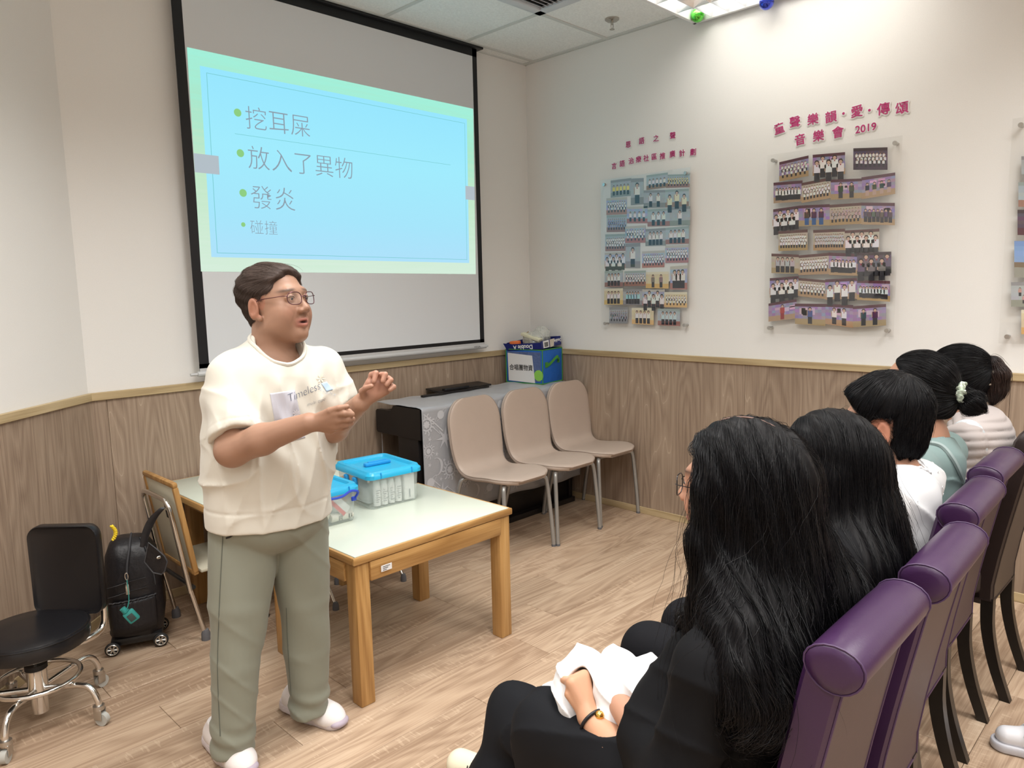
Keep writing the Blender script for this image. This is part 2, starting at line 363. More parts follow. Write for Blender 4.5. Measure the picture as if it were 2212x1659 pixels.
bauble((1507, 33), -.075, (.10, .62, .04), 'shiny green bauble hanging below the far end of the ceiling light')
bauble((1656, 5), -.075, (.02, .05, .55), 'shiny blue bauble hanging from the ceiling light above the wall')
# ---- air vent
vt = thing('air_vent', 'pale grey slatted air vent set in the ceiling grid', 'air vent', ((VENT[0] + VENT[1]) / 2, (VENT[2] + VENT[3]) / 2, ZC))
M_vent = mat('pale_vent_metal', (.60, .62, .65), .4)
f = B(); a = .30; w = .055
f.box((-a, -a, -.012), (-a + w, a, .01), .003); f.box((a - w, -a, -.012), (a, a, .01), .003); f.box((-a, -a, -.012), (a, -a + w, .01), .003); f.box((-a, a - w, -.012), (a, a, .01), .003)
f.build('frame', M_vent, vt); B().box((-a + .02, -a + .02, .02), (a - .02, a - .02, .028)).build('duct', mat('duct_dark', (.05, .05, .05), .8), vt)
for i in range(16):
    y = -a + w + .014 + i * .0308
    B().box((-a + w, -.014, -.001), (a - w, .014, .001), M=Matrix.Translation((0, y, .003)) @ Matrix.Rotation(math.radians(38), 4, 'X')).build('slat', M_vent, vt, 0)
sp = thing('sprinkler', 'small chrome fire sprinkler head with round plate on the ceiling', 'sprinkler', (-.26, -.915, ZC))
M_nick = mat('aged_nickel', (.50, .47, .43), .25, metal=1.)
B().lathe([(.040, .004), (.040, -.003), (.030, -.010), (.012, -.013)], 28).build('cover_plate', M_nick, sp)
b = B().cyl((0, 0, -.01), (0, 0, -.028), .008); b.tube([(-.009, 0, -.026), (-.011, 0, -.038), (-.003, 0, -.052)], .002, 6); b.tube([(.009, 0, -.026), (.011, 0, -.038), (.003, 0, -.052)], .002, 6); b.build('frame_arms', M_nick, sp)
B().lathe([(.014, -.052), (.014, -.055), (.003, -.056)], 16).build('deflector', M_nick, sp)
# ================================================================ PROJECTION SCREEN
M_scr = mat('matte_screen_fabric', (.72, .75, .785), .8, spec=.15, bump=(900, .05, .0004))
M_blk = mat('black_screen_border', (.006, .006, .008), .5)
M_alu = mat('silver_painted_metal', (.60, .61, .62), .35, metal=.2)
SX0, SX1, SZ0, SZ1, SY = -2.363, -.509, 1.077, 2.912, -.060
scn = thing('projector_screen', 'pull-down projector screen with black border showing a bright slide', 'projector screen', (SX0, SY, 1.06))
O = Vector((-SX0, -SY, -1.06))
def sb(x0, z0, x1, z1, y0, y1, b=None, bev=0): return (b or B()).box((x0 - SX0, y0 - SY, z0 - 1.06), (x1 - SX0, y1 - SY, z1 - 1.06), bev)
sb(SX0 + .004, SZ0 + .002, SX1 - .004, SZ1, SY, SY + .0012).build('screen_fabric', M_scr, scn, 0)
b = B(); bw = .046
sb(SX0, SZ0, SX0 + bw, SZ1, SY - .0009, SY + .002, b); sb(SX1 - .036, SZ0, SX1, SZ1, SY - .0009, SY + .002, b)
sb(SX0, SZ0, SX1, SZ0 + .034, SY - .0009, SY + .002, b); sb(SX0, SZ1 - .05, SX1, SZ1, SY - .0009, SY + .002, b)
b.build('border', M_blk, scn, 0)
sb(SX0 - .03, SZ1 - .004, SX1 + .032, ZC - .001, SY - .03, SY + .03, None, .002).build('housing_slot', M_blk, scn)
b = B(); b.cyl((-.012, 0, .004), (SX1 - SX0 + .012, 0, .004), .013, n=20); b.box((0, -.004, .008), (SX1 - SX0, .004, .03))
bar = b.build('bottom_bar', M_alu, scn)
B().cyl((-.045, 0, .004), (-.008, 0, .004), .007, n=14).build('end_knob', M_alu, bar); B().cyl((SX1 - SX0 + .008, 0, .004), (SX1 - SX0 + .03, 0, .004), .006, n=14).build('end_knob', M_alu, bar)
text('lettering', 'VEGA', .016, frame((SX1 - SX0 - .075, -.0135, .006), (1, 0, 0), (0, 0, 1), (0, -1, 0)), M_blk, bar, sx=1.4)
# projected picture (light on the screen): built as thin lit layers
def glow(name, col, es=1.):
    c = tuple(((x / 255) / 12.92 if x / 255 <= .04045 else ((x / 255 + .055) / 1.055) ** 2.4) for x in col)
    return mat(name, (.02, .02, .02), .9, spec=.0, emit=c, es=es)
Q = [np.array(q) for q in ((-2.322, 1.545), (-.568, 1.530), (-.550, 2.548), (-2.308, 2.550))]   # bl br tr tl in x,z
def sl(u, v, d=0.): p = Q[0] * (1 - u) * (1 - v) + Q[1] * u * (1 - v) + Q[2] * u * v + Q[3] * (1 - u) * v; return (p[0] - SX0, -.0012 - d, p[1] - 1.06)
def uvof(x, z):
    u = (x + 2.315) / 1.756; v = (z - 1.538) / 1.011
    for _ in range(8):
        p = np.array(sl(u, v)); ex = x - SX0 - p[0]; ez = z - 1.06 - p[2]; u += ex / 1.756; v += ez / 1.011
    return u, v
# background picture: soft green field with horizontal brushed texture, greener at the top, paler at the foot
mgn = bpy.data.materials.new('slide_green_field'); mgn.use_nodes = True; nt = mgn.node_tree; pr = nt.nodes['Principled BSDF']; pr.inputs['Base Color'].default_value = (.02, .02, .02, 1); pr.inputs['Specular IOR Level'].default_value = 0
uvn = nd(nt, 'ShaderNodeTexCoord'); sx = nd(nt, 'ShaderNodeSeparateXYZ'); nt.links.new(uvn.outputs['Object'], sx.inputs[0])
mr = nd(nt, 'ShaderNodeMapRange'); mr.inputs['From Min'].default_value = .47; mr.inputs['From Max'].default_value = 1.49; nt.links.new(sx.outputs['Z'], mr.inputs[0])
mpn = nd(nt, 'ShaderNodeMapping'); mpn.inputs['Scale'].default_value = (2.5, 1, 60); nt.links.new(uvn.outputs['Object'], mpn.inputs[0]); nz = nd(nt, 'ShaderNodeTexNoise', i_Scale=1.0, i_Detail=4.); nt.links.new(mpn.outputs[0], nz.inputs['Vector'])
ad = nd(nt, 'ShaderNodeMath', operation='MULTIPLY_ADD'); ad.inputs[1].default_value = .35; nt.links.new(nz.outputs['Fac'], ad.inputs[0]); 
sb2 = nd(nt, 'ShaderNodeMath', operation='SUBTRACT'); sb2.inputs[1].default_value = .17; nt.links.new(mr.outputs[0], sb2.inputs[0]); nt.links.new(sb2.outputs[0], ad.inputs[2])
rp = ramp(nt, [(0.0, (.66, .84, .70)), (.45, (.54, .80, .58)), (.75, (.40, .80, .60)), (1., (.36, .86, .69))]); nt.links.new(ad.outputs[0], rp.inputs[0])
nt.links.new(rp.outputs[0], pr.inputs['Emission Color']); pr.inputs['Emission Strength'].default_value = 1.0
def slab(name, pts, m, d, par):
    n = len(pts); a = [sl(u, v, d) for u, v in pts]; b = [(x, y + .0002, z) for x, y, z in a]
    return B().add(a + b, [tuple(range(n)), tuple(range(n, 2 * n))[::-1]] + [((i + 1) % n, i, n + i, n + (i + 1) % n) for i in range(n)]).build(name, m, par, 0)
slide = slab('projected_slide', [(0, 0), (1, 0), (1, 1), (0, 1)], mgn, 0., scn)
uvs = [uvof(*q) for q in ((-2.244, 1.618), (-.635, 1.594), (-.622, 2.482), (-2.237, 2.475))]
pu0 = (uvs[0][0] + uvs[3][0]) / 2 - .012; pu1 = (uvs[1][0] + uvs[2][0]) / 2 + .008; pv0 = (uvs[0][1] + uvs[1][1]) / 2; pv1 = (uvs[2][1] + uvs[3][1]) / 2 + .0
mbl = bpy.data.materials.new('slide_blue_panel'); mbl.use_nodes = True; nt = mbl.node_tree; pr = nt.nodes['Principled BSDF']; pr.inputs['Base Color'].default_value = (.02, .02, .02, 1); pr.inputs['Specular IOR Level'].default_value = 0
uvn = nd(nt, 'ShaderNodeTexCoord'); sx = nd(nt, 'ShaderNodeSeparateXYZ'); nt.links.new(uvn.outputs['Object'], sx.inputs[0])
mr = nd(nt, 'ShaderNodeMapRange'); mr.inputs['From Min'].default_value = .52; mr.inputs['From Max'].default_value = 1.45; nt.links.new(sx.outputs['Z'], mr.inputs[0])
rp = ramp(nt, [(0.0, (.42, .74, .95)), (.25, (.37, .78, .96)), (.6, (.35, .83, .98)), (1., (.30, .78, .99))]); nt.links.new(mr.outputs[0], rp.inputs[0]); nt.links.new(rp.outputs[0], pr.inputs['Emission Color']); pr.inputs['Emission Strength'].default_value = 1.0
slab('slide_panel', [(pu0, pv0), (pu1, pv0), (pu1, pv1), (pu0, pv1)], mbl, .0003, slide)
mln = glow('slide_thin_line', (120, 200, 205)); i0, i1, j0, j1 = pu0 + .016, pu1 - .010, pv0 + .019, pv1 - .025
lw = .0016
for a in ([(i0, j0), (i1, j0), (i1, j0 + lw * 1.6), (i0, j0 + lw * 1.6)], [(i0, j1 - lw * 1.6), (i1, j1 - lw * 1.6), (i1, j1), (i0, j1)], [(i0, j0), (i0 + lw, j0), (i0 + lw, j1), (i0, j1)], [(i1 - lw, j0), (i1, j0), (i1, j1), (i1 - lw, j1)]):
    slab('panel_outline', a, mln, .0006, slide)
r0 = uvof(-2.11, 2.196); r1 = uvof(-.752, 2.187); slab('rule', [(r0[0], r0[1]), (r1[0], r1[1]), (r1[0], r1[1] + .0022), (r0[0], r0[1] + .0022)], mln, .0006, slide)
mtab = glow('slide_grey_tab', (178, 190, 198))
t0 = uvof(-2.317, 2.084); t1 = uvof(-2.21, 1.998); slab('side_tab', [(0, t1[1]), (t1[0] + .006, t1[1]), (t1[0] + .006, t0[1]), (0, t0[1])], mtab, .0009, slide)
t0 = uvof(-.657, 2.074); t1 = uvof(-.555, 1.991); slab('side_tab', [(t0[0] + .012, t1[1]), (1, t1[1]), (1, t0[1]), (t0[0] + .012, t0[1])], mtab, .0009, slide)
mbu = glow('slide_green_bullet', (140, 205, 130)); mtx = glow('slide_grey_text', (140, 158, 172))
for (x, z, r) in ((-2.089, 2.297, .0185), (-2.089, 2.109, .0185), (-2.089, 1.922, .0185), (-2.099, 1.771, .011)):
    B().cyl((x - SX0, -.0018, z - 1.06), (x - SX0, -.0016, z - 1.06), r, n=24).build('bullet', mbu, slide)
def sltext(body, x0, x1, zc, thin=0.):
    me = textmesh(body, 1., thin, 0, 'LEFT'); co = np.array([v.co for v in me.vertices]); mn = co.min(0); mx = co.max(0)
    s = (x1 - x0) / (mx[0] - mn[0]); T = frame((x0 - SX0, -.0020, zc - 1.06), (1, 0, 0), (0, 0, 1), (0, -1, 0)) @ Matrix.Diagonal((s, s, 1, 1)) @ Matrix.Translation((-mn[0], -(mn[1] + mx[1]) / 2, 0))
    me.transform(T); return link('slide_text', me, mtx, slide)
sltext('挖耳屎', -2.050, -1.705, 2.283, -.012); sltext('放入了異物', -2.052, -1.457, 2.096, -.012); sltext('發炎', -2.050, -1.815, 1.908, -.012); sltext('碰撞', -2.064, -1.921, 1.762, -.014)
# ================================================================ PHOTO BOARDS ON THE RIGHT WALL
def acr():
    m = bpy.data.materials.new('clear_acrylic'); m.use_nodes = True; nt = m.node_tree; nt.nodes.remove(nt.nodes['Principled BSDF'])
    t = nd(nt, 'ShaderNodeBsdfTransparent'); t.inputs[0].default_value = (.985, .985, .982, 1); g = nd(nt, 'ShaderNodeBsdfGlossy'); g.inputs['Roughness'].default_value = .03
    fz = nd(nt, 'ShaderNodeFresnel', i_IOR=1.75); mx = nd(nt, 'ShaderNodeMixShader'); gm_ = nd(nt, 'ShaderNodeNewGeometry'); iv = nd(nt, 'ShaderNodeMath', operation='SUBTRACT'); iv.inputs[0].default_value = 1; nt.links.new(gm_.outputs['Backfacing'], iv.inputs[1]); ml = nd(nt, 'ShaderNodeMath', operation='MULTIPLY'); nt.links.new(fz.outputs[0], ml.inputs[0]); nt.links.new(iv.outputs[0], ml.inputs[1]); nt.links.new(ml.outputs[0], mx.inputs[0]); nt.links.new(t.outputs[0], mx.inputs[1]); nt.links.new(g.outputs[0], mx.inputs[2])
    nt.links.new(mx.outputs[0], nt.nodes['Material Output'].inputs[0]); return m
M_acr = acr()
M_paper = mat('white_paper', (.80, .80, .80), .6)
M_photo = mat('photo_print', (1, 1, 1), .35, attr='Col')
RW = frame((0, 0, 0), (0, -1, 0), (0, 0, 1), (-1, 0, 0))   # right wall: local x = towards the camera, y = up, z = into the room
def photo(P, style, par, lay):
    """one print: P = corner points (tl,bl,br,tr) in wall coords; people in rows painted as flat colour shapes"""
    b = B(); z = .0305 + lay
    tl, bl, br, tr = [np.array(q) for q in P]
    def W(u, v, k=0): p = (tl * (1 - u) + tr * u) * v + (bl * (1 - u) + br * u) * (1 - v); return (p[0], p[1], z + k)
    def q(u0, v0, u1, v1, c, k): b.add([W(u0, v0, k), W(u1, v0, k), W(u1, v1, k), W(u0, v1, k)], [(0, 1, 2, 3)], None, c)
    def blob(u, v, ru, rv, c, k): b.add([W(u + ru * math.cos(a * PI / 3), v + rv * math.sin(a * PI / 3), k) for a in range(6)], [(0, 1, 2, 3, 4, 5)], None, c)
    R = random.random; j = lambda c, s=.06: tuple(max(0, x + (R() - .5) * s) for x in c)
    asp = abs(tr[0] - tl[0]) / max(.01, abs(tl[1] - bl[1]))
    q(0, 0, 1, 1, (.1, .1, .1), 0)
    S = dict(stage=((.34, .27, .46), (.10, .03, .05), (.44, .30, .17)), pale=((.42, .48, .66), (.55, .52, .48), (.45, .20, .18)), hall=((.52, .46, .38), (.12, .05, .05), (.45, .30, .16)), dark=((.10, .07, .12), (.05, .03, .04), (.08, .05, .04)), yellow=((.75, .66, .45), (.8, .75, .6), (.75, .5, .2)), sky=((.25, .42, .75), (.2, .35, .7), (.3, .3, .28)), grey=((.45, .48, .52), (.3, .3, .32), (.3, .3, .3)), outdoor=((.45, .52, .58), (.35, .42, .42), (.35, .18, .14)))[style[0]]
    for i in range(8):      # backdrop swirls
        for m_ in range(4): q(i / 8, .28 + m_ * .15, (i + 1) / 8, .28 + (m_ + 1) * .15, j(S[0], .16 if style[0] in ('stage', 'pale') else .05), .0001)
    q(0, .86, 1, 1, S[1], .0002)
    if style[0] == 'stage':
        for _ in range(4): u = R() * .8; q(u, .4 + R() * .3, u + .2, .55 + R() * .3, j((.66, .42, .62), .2), .0002)
    q(0, 0, 1, .28, j(S[2]), .0002)
    kind, n = style[1], style[2]; body = style[3] if len(style) > 3 else (.82, .82, .84); low = style[4] if len(style) > 4 else (.02, .02, .03)
    def fig(u, v, h):
        w = h * .30 / asp; bd = j(body, .1)
        q(u - w * .42, v, u + w * .42, v + h * .46, low, .0003); q(u - w * .5, v + h * .40, u + w * .5, v + h * .76, bd, .0004)
        q(u - w * .62, v + h * .45, u - w * .45, v + h * .74, (.62, .42, .33), .0004)
        blob(u, v + h * .86, w * .36, h * .12, (.02, .015, .015), .0005); blob(u, v + h * .83, w * .27, h * .085, (.62, .42, .33), .0006)
        if h > .7: q(u - w * .08, v + h * .68, u + w * .08, v + h * .74, (.35, .03, .05), .0007)
    if kind == 'rows':
        for r in range(3):
            m_ = n - r
            for i in range(m_): fig((i + .5 + (r % 2) * .3) / m_ * .9 + .05, .42 - r * .15 + R() * .03, .36)
    elif kind == 'line':
        for i in range(n): fig((i + .5) / n * .86 + .07, .10 + R() * .03, .62)
    elif kind == 'few':
        for i in range(n): fig((i + .5) / n * .7 + .15, .05, .82)
    elif kind == 'close':
        for i in range(n): fig((i + .5) / n * .92 + .04, -.30 + .20 * (i % 2), 1.06)
    elif kind == 'scene':
        q(0, .28, 1, .42, (.22, .16, .10), .0003); q(.15, .05, .8, .22, (.45, .46, .46), .0003)
    b.build('photo', M_photo, par, 0, attr=True)
def board(label, y0, y1, z0, z1, photos, conv, paper=None):
    t = thing('photo_board', label, 'photo board', (0, -y0, z0)); i = t.name
    inv = INV[i] @ RW
    b = B().box((y0, z0, .0345), (y1, z1, .0375), .0006, M=None); pane = B(); pane.v = b.v; pane.f = b.f; pane.c = b.c; pane.build('acrylic_pane', M_acr, t, 0, inv=inv)
    for (a, c) in ((y0 + .03, z0 + .03), (y1 - .03, z0 + .03), (y0 + .03, z1 - .03), (y1 - .03, z1 - .03)):
        s = B().cyl((a, c, .0005), (a, c, .0345), .007, n=16); s.cyl((a, c, .0375), (a, c, .046), .0105, .0095, 20); s.build('standoff', M_steel, t, inv=inv)
    if paper:
        B().box((paper[0], paper[1], .0290), (paper[2], paper[3], .0296)).build('pale_sheet', M_paper, t, 0, inv=inv)  # pale sheet standing in for the projector screen's reflection on the pane
    for k, (xl, a, bb, xr, c, d, st) in enumerate(photos):
        P = [onx(*conv(*q), -.031) for q in ((xl, a), (xl, bb), (xr, d), (xr, c))]
        n0 = len(bpy.data.objects); photo([(-p[1], p[2]) for p in P], st, t, .0008 * (k % 3)); 
    for o in t.children:
        if o.name.split('.')[0] == 'photo': o.data.transform(inv)
WB = (.80, .80, .82); BK = (.03, .03, .04)
ST = lambda *a: ('stage',) + a
b2 = [(133, 462, 590, 327, 417, 553, ST('rows', 8, (.75, .8, .75))), (355, 413, 553, 570, 395, 540, ST('close', 5)), (625, 370, 513, 852, 363, 513, ('dark', 'rows', 9)),
 (95, 598, 735, 287, 583, 722, ST('line', 8)), (281, 600, 733, 475, 563, 700, ('hall', 'rows', 10)), (475, 578, 712, 682, 570, 700, ST('few', 2, BK, BK)), (678, 563, 708, 902, 530, 672, ST('line', 4, BK, (.5, .35, .3))),
 (93, 775, 907, 266, 750, 890, ST('close', 6)), (263, 750, 888, 468, 740, 882, ('stage', 'few', 3, BK, (.02, .1, .3))), (463, 745, 882, 680, 730, 870, ('hall', 'rows', 10, (.5, .4, .4))), (678, 730, 875, 900, 732, 880, ST('line', 7, (.12, .1, .12))),
 (128, 920, 1052, 322, 908, 1045, ('hall', 'rows', 12)), (358, 912, 1048, 570, 903, 1045, ('hall', 'rows', 13, (.6, .6, .62))), (568, 915, 1048, 797, 903, 1043, ('hall', 'close', 7)),
 (82, 1068, 1198, 264, 1075, 1203, ('hall', 'few', 4, (.5, .5, .52))), (260, 1080, 1212, 462, 1063, 1203, ('hall', 'rows', 11)), (462, 1062, 1210, 654, 1070, 1215, ST('line', 7)), (650, 1062, 1207, 877, 1055, 1200, ('dark', 'close', 6, (.16, .14, .18))),
 (70, 1232, 1360, 262, 1218, 1345, ST('close', 6)), (260, 1230, 1350, 442, 1245, 1370, ('hall', 'rows', 9)), (438, 1240, 1375, 650, 1230, 1368, ('stage', 'close', 4)), (648, 1245, 1375, 868, 1250, 1388, ST('line', 9, (.7, .8, .85))),
 (62, 1400, 1520, 248, 1370, 1500, ST('few', 1, (.45, .04, .05), (.3, .03, .04))), (238, 1400, 1535, 440, 1402, 1548, ST('few', 1, (.1, .1, .25), BK)), (438, 1402, 1535, 624, 1410, 1562, ST('few', 2)), (622, 1418, 1557, 842, 1402, 1545, ST('few', 2, BK, BK))]
PA = lambda *a: ('pale',) + a
b1 = [(138, 460, 590, 295, 440, 575, ('grey', 'line', 5, (.85, .75, .15))), (292, 445, 648, 390, 440, 640, ('grey', 'few', 1)), (412, 420, 532, 575, 398, 510, ('outdoor', 'line', 5)), (560, 415, 515, 740, 408, 510, ('outdoor', 'rows', 9, (.8, .7, .3))),
 (390, 535, 668, 557, 530, 665, ('grey', 'few', 2)), (555, 530, 665, 735, 520, 655, ('outdoor', 'close', 3, (.85, .8, .6))),
 (105, 595, 722, 262, 585, 715, PA('rows', 8)), (262, 660, 785, 420, 655, 785, PA('line', 4)), (420, 680, 810, 589, 670, 805, ('outdoor', 'few', 3)), (588, 665, 805, 745, 655, 800, ('grey', 'few', 1)),
 (108, 725, 853, 260, 720, 850, ('outdoor', 'rows', 9, (.3, .35, .6))), (250, 810, 935, 405, 800, 933, PA('rows', 7)), (403, 830, 960, 559, 820, 955, ('grey', 'few', 4)), (557, 820, 945, 735, 805, 940, ('outdoor', 'few', 4)),
 (98, 870, 998, 252, 865, 995, ('outdoor', 'rows', 9)), (250, 940, 1128, 364, 935, 1128, ('grey', 'few', 1)), (378, 1000, 1125, 548, 992, 1120, PA('rows', 9)), (556, 955, 1088, 732, 950, 1085, PA('rows', 9)), (93, 1010, 1130, 250, 1003, 1128, PA('close', 6)),
 (93, 1150, 1270, 232, 1143, 1268, ('outdoor', 'few', 4)), (243, 1150, 1265, 407, 1145, 1262, ('outdoor', 'rows', 8)), (405, 1158, 1280, 580, 1153, 1283, ('yellow', 'few', 2, (.3, .2, .2), BK)), (592, 1115, 1290, 722, 1105, 1290, PA('few', 3)),
 (90, 1285, 1405, 233, 1280, 1405, ('yellow', 'few', 4)), (232, 1290, 1405, 382, 1283, 1408, ('grey', 'few', 5, (.4, .7, .8))), (380, 1290, 1412, 552, 1290, 1418, PA('close', 5)), (548, 1310, 1425, 722, 1310, 1428, ('yellow', 'rows', 8)),
 (127, 1428, 1548, 268, 1425, 1550, ('grey', 'rows', 8, (.3, .35, .45))), (300, 1430, 1552, 467, 1430, 1560, ('yellow', 'few', 4)), (498, 1435, 1562, 668, 1440, 1570, ('outdoor', 'few', 4, (.6, .7, .8)))]
b3 = [(265, 300, 465, 700, 300, 470, ('grey', 'line', 4)), (245, 472, 635, 700, 470, 640, ('outdoor', 'rows', 6, (.5, .3, .3))), (240, 655, 822, 700, 655, 830, ('dark', 'few', 2)), (218, 862, 1103, 700, 862, 1120, ('sky', 'scene', 0)),
 (197, 1135, 1298, 640, 1135, 1300, ('grey', 'rows', 5, (.6, .3, .3))), (265, 1318, 1480, 700, 1318, 1490, ('yellow', 'few', 3))]
board('clear acrylic board of bluish choir photographs nearest the corner', .655, 1.290, 1.170, 2.090, b1, lambda x, y: (1280 + x / 3.531, 260 + y / 3.531), (.668, 1.455, 1.272, 2.07))
board('clear acrylic board of purple stage photographs under the 2019 heading', 1.745, 2.390, 1.165, 2.090, b2, lambda x, y: (1640 + x / 3.072, 200 + y / 3.072))
board('clear acrylic board of photographs cut off by the right edge of the picture', 2.815, 3.46, 1.150, 2.09, b3, lambda x, y: (2120 + x / 3.072, 240 + y / 3.072))
# ---- stuck-on heading characters
M_pink = mat('magenta_card', (.48, .035, .17), .5); M_lwhite = mat('white_card', (.88, .88, .88), .5)
ORD = ['first', 'second', 'third', 'fourth', 'fifth', 'sixth', 'seventh', 'eighth', 'ninth', 'tenth']
def wallchar(ch, y, z, size, rot, label, grp):
    t = thing('wall_character', label, 'wall lettering', (0, y, z), group=grp)
    Mx = frame((-.0012, 0, 0), (0, -1, 0), (0, 0, 1), (-1, 0, 0)) @ Matrix.Rotation(math.radians(rot), 4, 'Z')
    for nm, m, off, zz, ex in (('backing_card', M_lwhite, .0068 if size > .07 else .0052, .002, 0), ('character', M_pink, 0.0009 if size > .07 else .0007, .0042, .0005)):
        me = boldmesh(ch, size * (.66 if size > .07 else .84), off, 14 if nm == 'backing_card' else 6); co = np.array([v.co for v in me.vertices]); c = (co.min(0) + co.max(0)) / 2
        me.transform(Mx @ Matrix.Translation((-c[0], -c[1], zz))); oc = link(nm, me, m, t); so = oc.modifiers.new('thickness', 'SOLIDIFY'); so.thickness = .0008; so.offset = -1
big = [(c, float(onx(u, v, -.005)[1]), float(onx(u, v, -.005)[2]), s, r) for c, u, v, s, r in (('童', 1683, 277, .088, 10), ('聲', 1717, 263, .088, 4), ('樂', 1756, 257, .088, 2), ('韻', 1795, 252, .088, 3), ('·', 1822, 245, .13, 0), ('愛', 1851, 240, .088, 2), ('·', 1878, 238, .13, 0), ('傳', 1908, 235, .088, 2), ('頌', 1948, 233, .088, 3))]
seen = 0
for n, (c, y, z, s, r) in enumerate(big):
    d = 'dot' if c == '·' else 'character ' + c
    wallchar(c, y, z, s, r, f'magenta {d} in upper heading line over purple board, {ORD[n]} from its left', 'cut-out characters of the 2019 concert heading')
for n, (c, y, z, s, r) in enumerate([(c, float(onx(u, v, -.005)[1]), float(onx(u, v, -.005)[2]), .088, r) for c, u, v, r in (('音', 1728, 301, 6), ('樂', 1768, 293, 2), ('會', 1810, 285, 3))]):
    wallchar(c, y, z, s, r, f'magenta character {c} in the lower heading line, {ORD[n]} of the three left of the number', 'cut-out characters of the 2019 concert heading')
wallchar('2019', -2.216, 2.155, .058, 2, 'magenta number 2019 stuck on the wall above the purple board', 'cut-out characters of the 2019 concert heading')
for n, (c, y, z) in enumerate([('恩', -.842, 2.283), ('語', -.939, 2.290), ('之', -1.040, 2.289), ('聲', -1.153, 2.287)]):
    wallchar(c, y, z, .048, 0, f'small magenta character {c}, {ORD[n]} of four in the widely spaced top line over bluish board', 'small cut-out characters over the bluish board')
for n, (c, y, z) in enumerate([('言', -.736, 2.170), ('語', -.797, 2.177), ('治', -.863, 2.184), ('療', -.917, 2.186), ('社', -.971, 2.185), ('區', -1.028, 2.186), ('推', -1.085, 2.182), ('廣', -1.151, 2.184), ('計', -1.216, 2.180), ('劃', -1.286, 2.176)]):
    wallchar(c, y, z, .048, random.uniform(-4, 4), f'small magenta character {c}, {ORD[n]} of ten in the long line right above bluish board', 'small cut-out characters over the bluish board')
# ================================================================ FURNITURE
M_oakx = wood('honey_oak', (.33, .17, .055), (.47, .265, .095), (.58, .36, .15), axis=0, rough=.38, ringf=12, tone=.03)
M_oaky = wood('honey_oak_cross', (.33, .17, .055), (.47, .265, .095), (.58, .36, .15), axis=1, rough=.38, ringf=12, tone=.03)
M_oakz = wood('honey_oak_upright', (.33, .17, .055), (.47, .265, .095), (.58, .36, .15), axis=2, rough=.38, ringf=8, tone=.03)
M_lam = mat('pale_green_laminate', (.62, .67, .58), .22, spec=.5, var=(3, .02))
def kids_table(x0, x1, y0, y1, h, label, ins=0.):
    t = thing('table', label, 'table', ((x0 + x1) / 2, (y0 + y1) / 2, 0)); a = (x1 - x0) / 2; b = (y1 - y0) / 2
    e = .013; lg = .058
    B().box((-a + e, -b + e, h - .024), (a - e, b - e, h), .0015).build('tabletop', M_lam, t)
    for s in (-1, 1):
        B().box((-a, s * b - (e if s > 0 else 0), h - .028), (a, s * b + (e if s < 0 else 0), h - .0008), .005).build('edge_strip', M_oakx, t)
        B().box((s * a - (e if s > 0 else 0), -b + e, h - .028), (s * a + (e if s < 0 else 0), b - e, h - .0008), .005).build('edge_strip', M_oaky, t)
    i = .010 + ins
    for sx in (-1, 1):
        for sy in (-1, 1):
            cx, cy = sx * (a - i - lg / 2), sy * (b - i - lg / 2)
            B().box((cx - lg / 2, cy - lg / 2, 0), (cx + lg / 2, cy + lg / 2, h - .03), .004).build('leg', M_oakz, t)
    for s in (-1, 1):
        B().box((-a + i + lg, s * (b - i - .004) - .012, h - .098), (a - i - lg, s * (b - i - .004) + .012, h - .03), .001).build('apron', M_oakx, t)
        B().box((s * (a - i - .004) - .012, -b + i + lg, h - .098), (s * (a - i - .004) + .012, b - i - lg, h - .03), .001).build('apron', M_oaky, t)
    return t, a, b
tb, ta, tbb = kids_table(-2.485, -1.722, -1.490, -.872, .545, 'low oak table with pale green top holding the two plastic boxes')
s = B().box((-ta + .105, -tbb + -.0068, .470), (-ta + .150, -tbb + -.0058, .492)).build('sticker', M_paper, tb, 0)
for k, (w, dz) in enumerate(((.030, .0165), (.022, .0105), (.016, .0045))): B().box((-ta + .112, -tbb - .0072, .470 + dz - .001), (-ta + .112 + w, -tbb - .0067, .470 + dz + .001)).build('print_line', M_blk, s, 0)
kids_table(-2.605, -1.78, -.600, -.030, .575, 'second low green-topped oak table against the screen wall behind the speaker', .085)
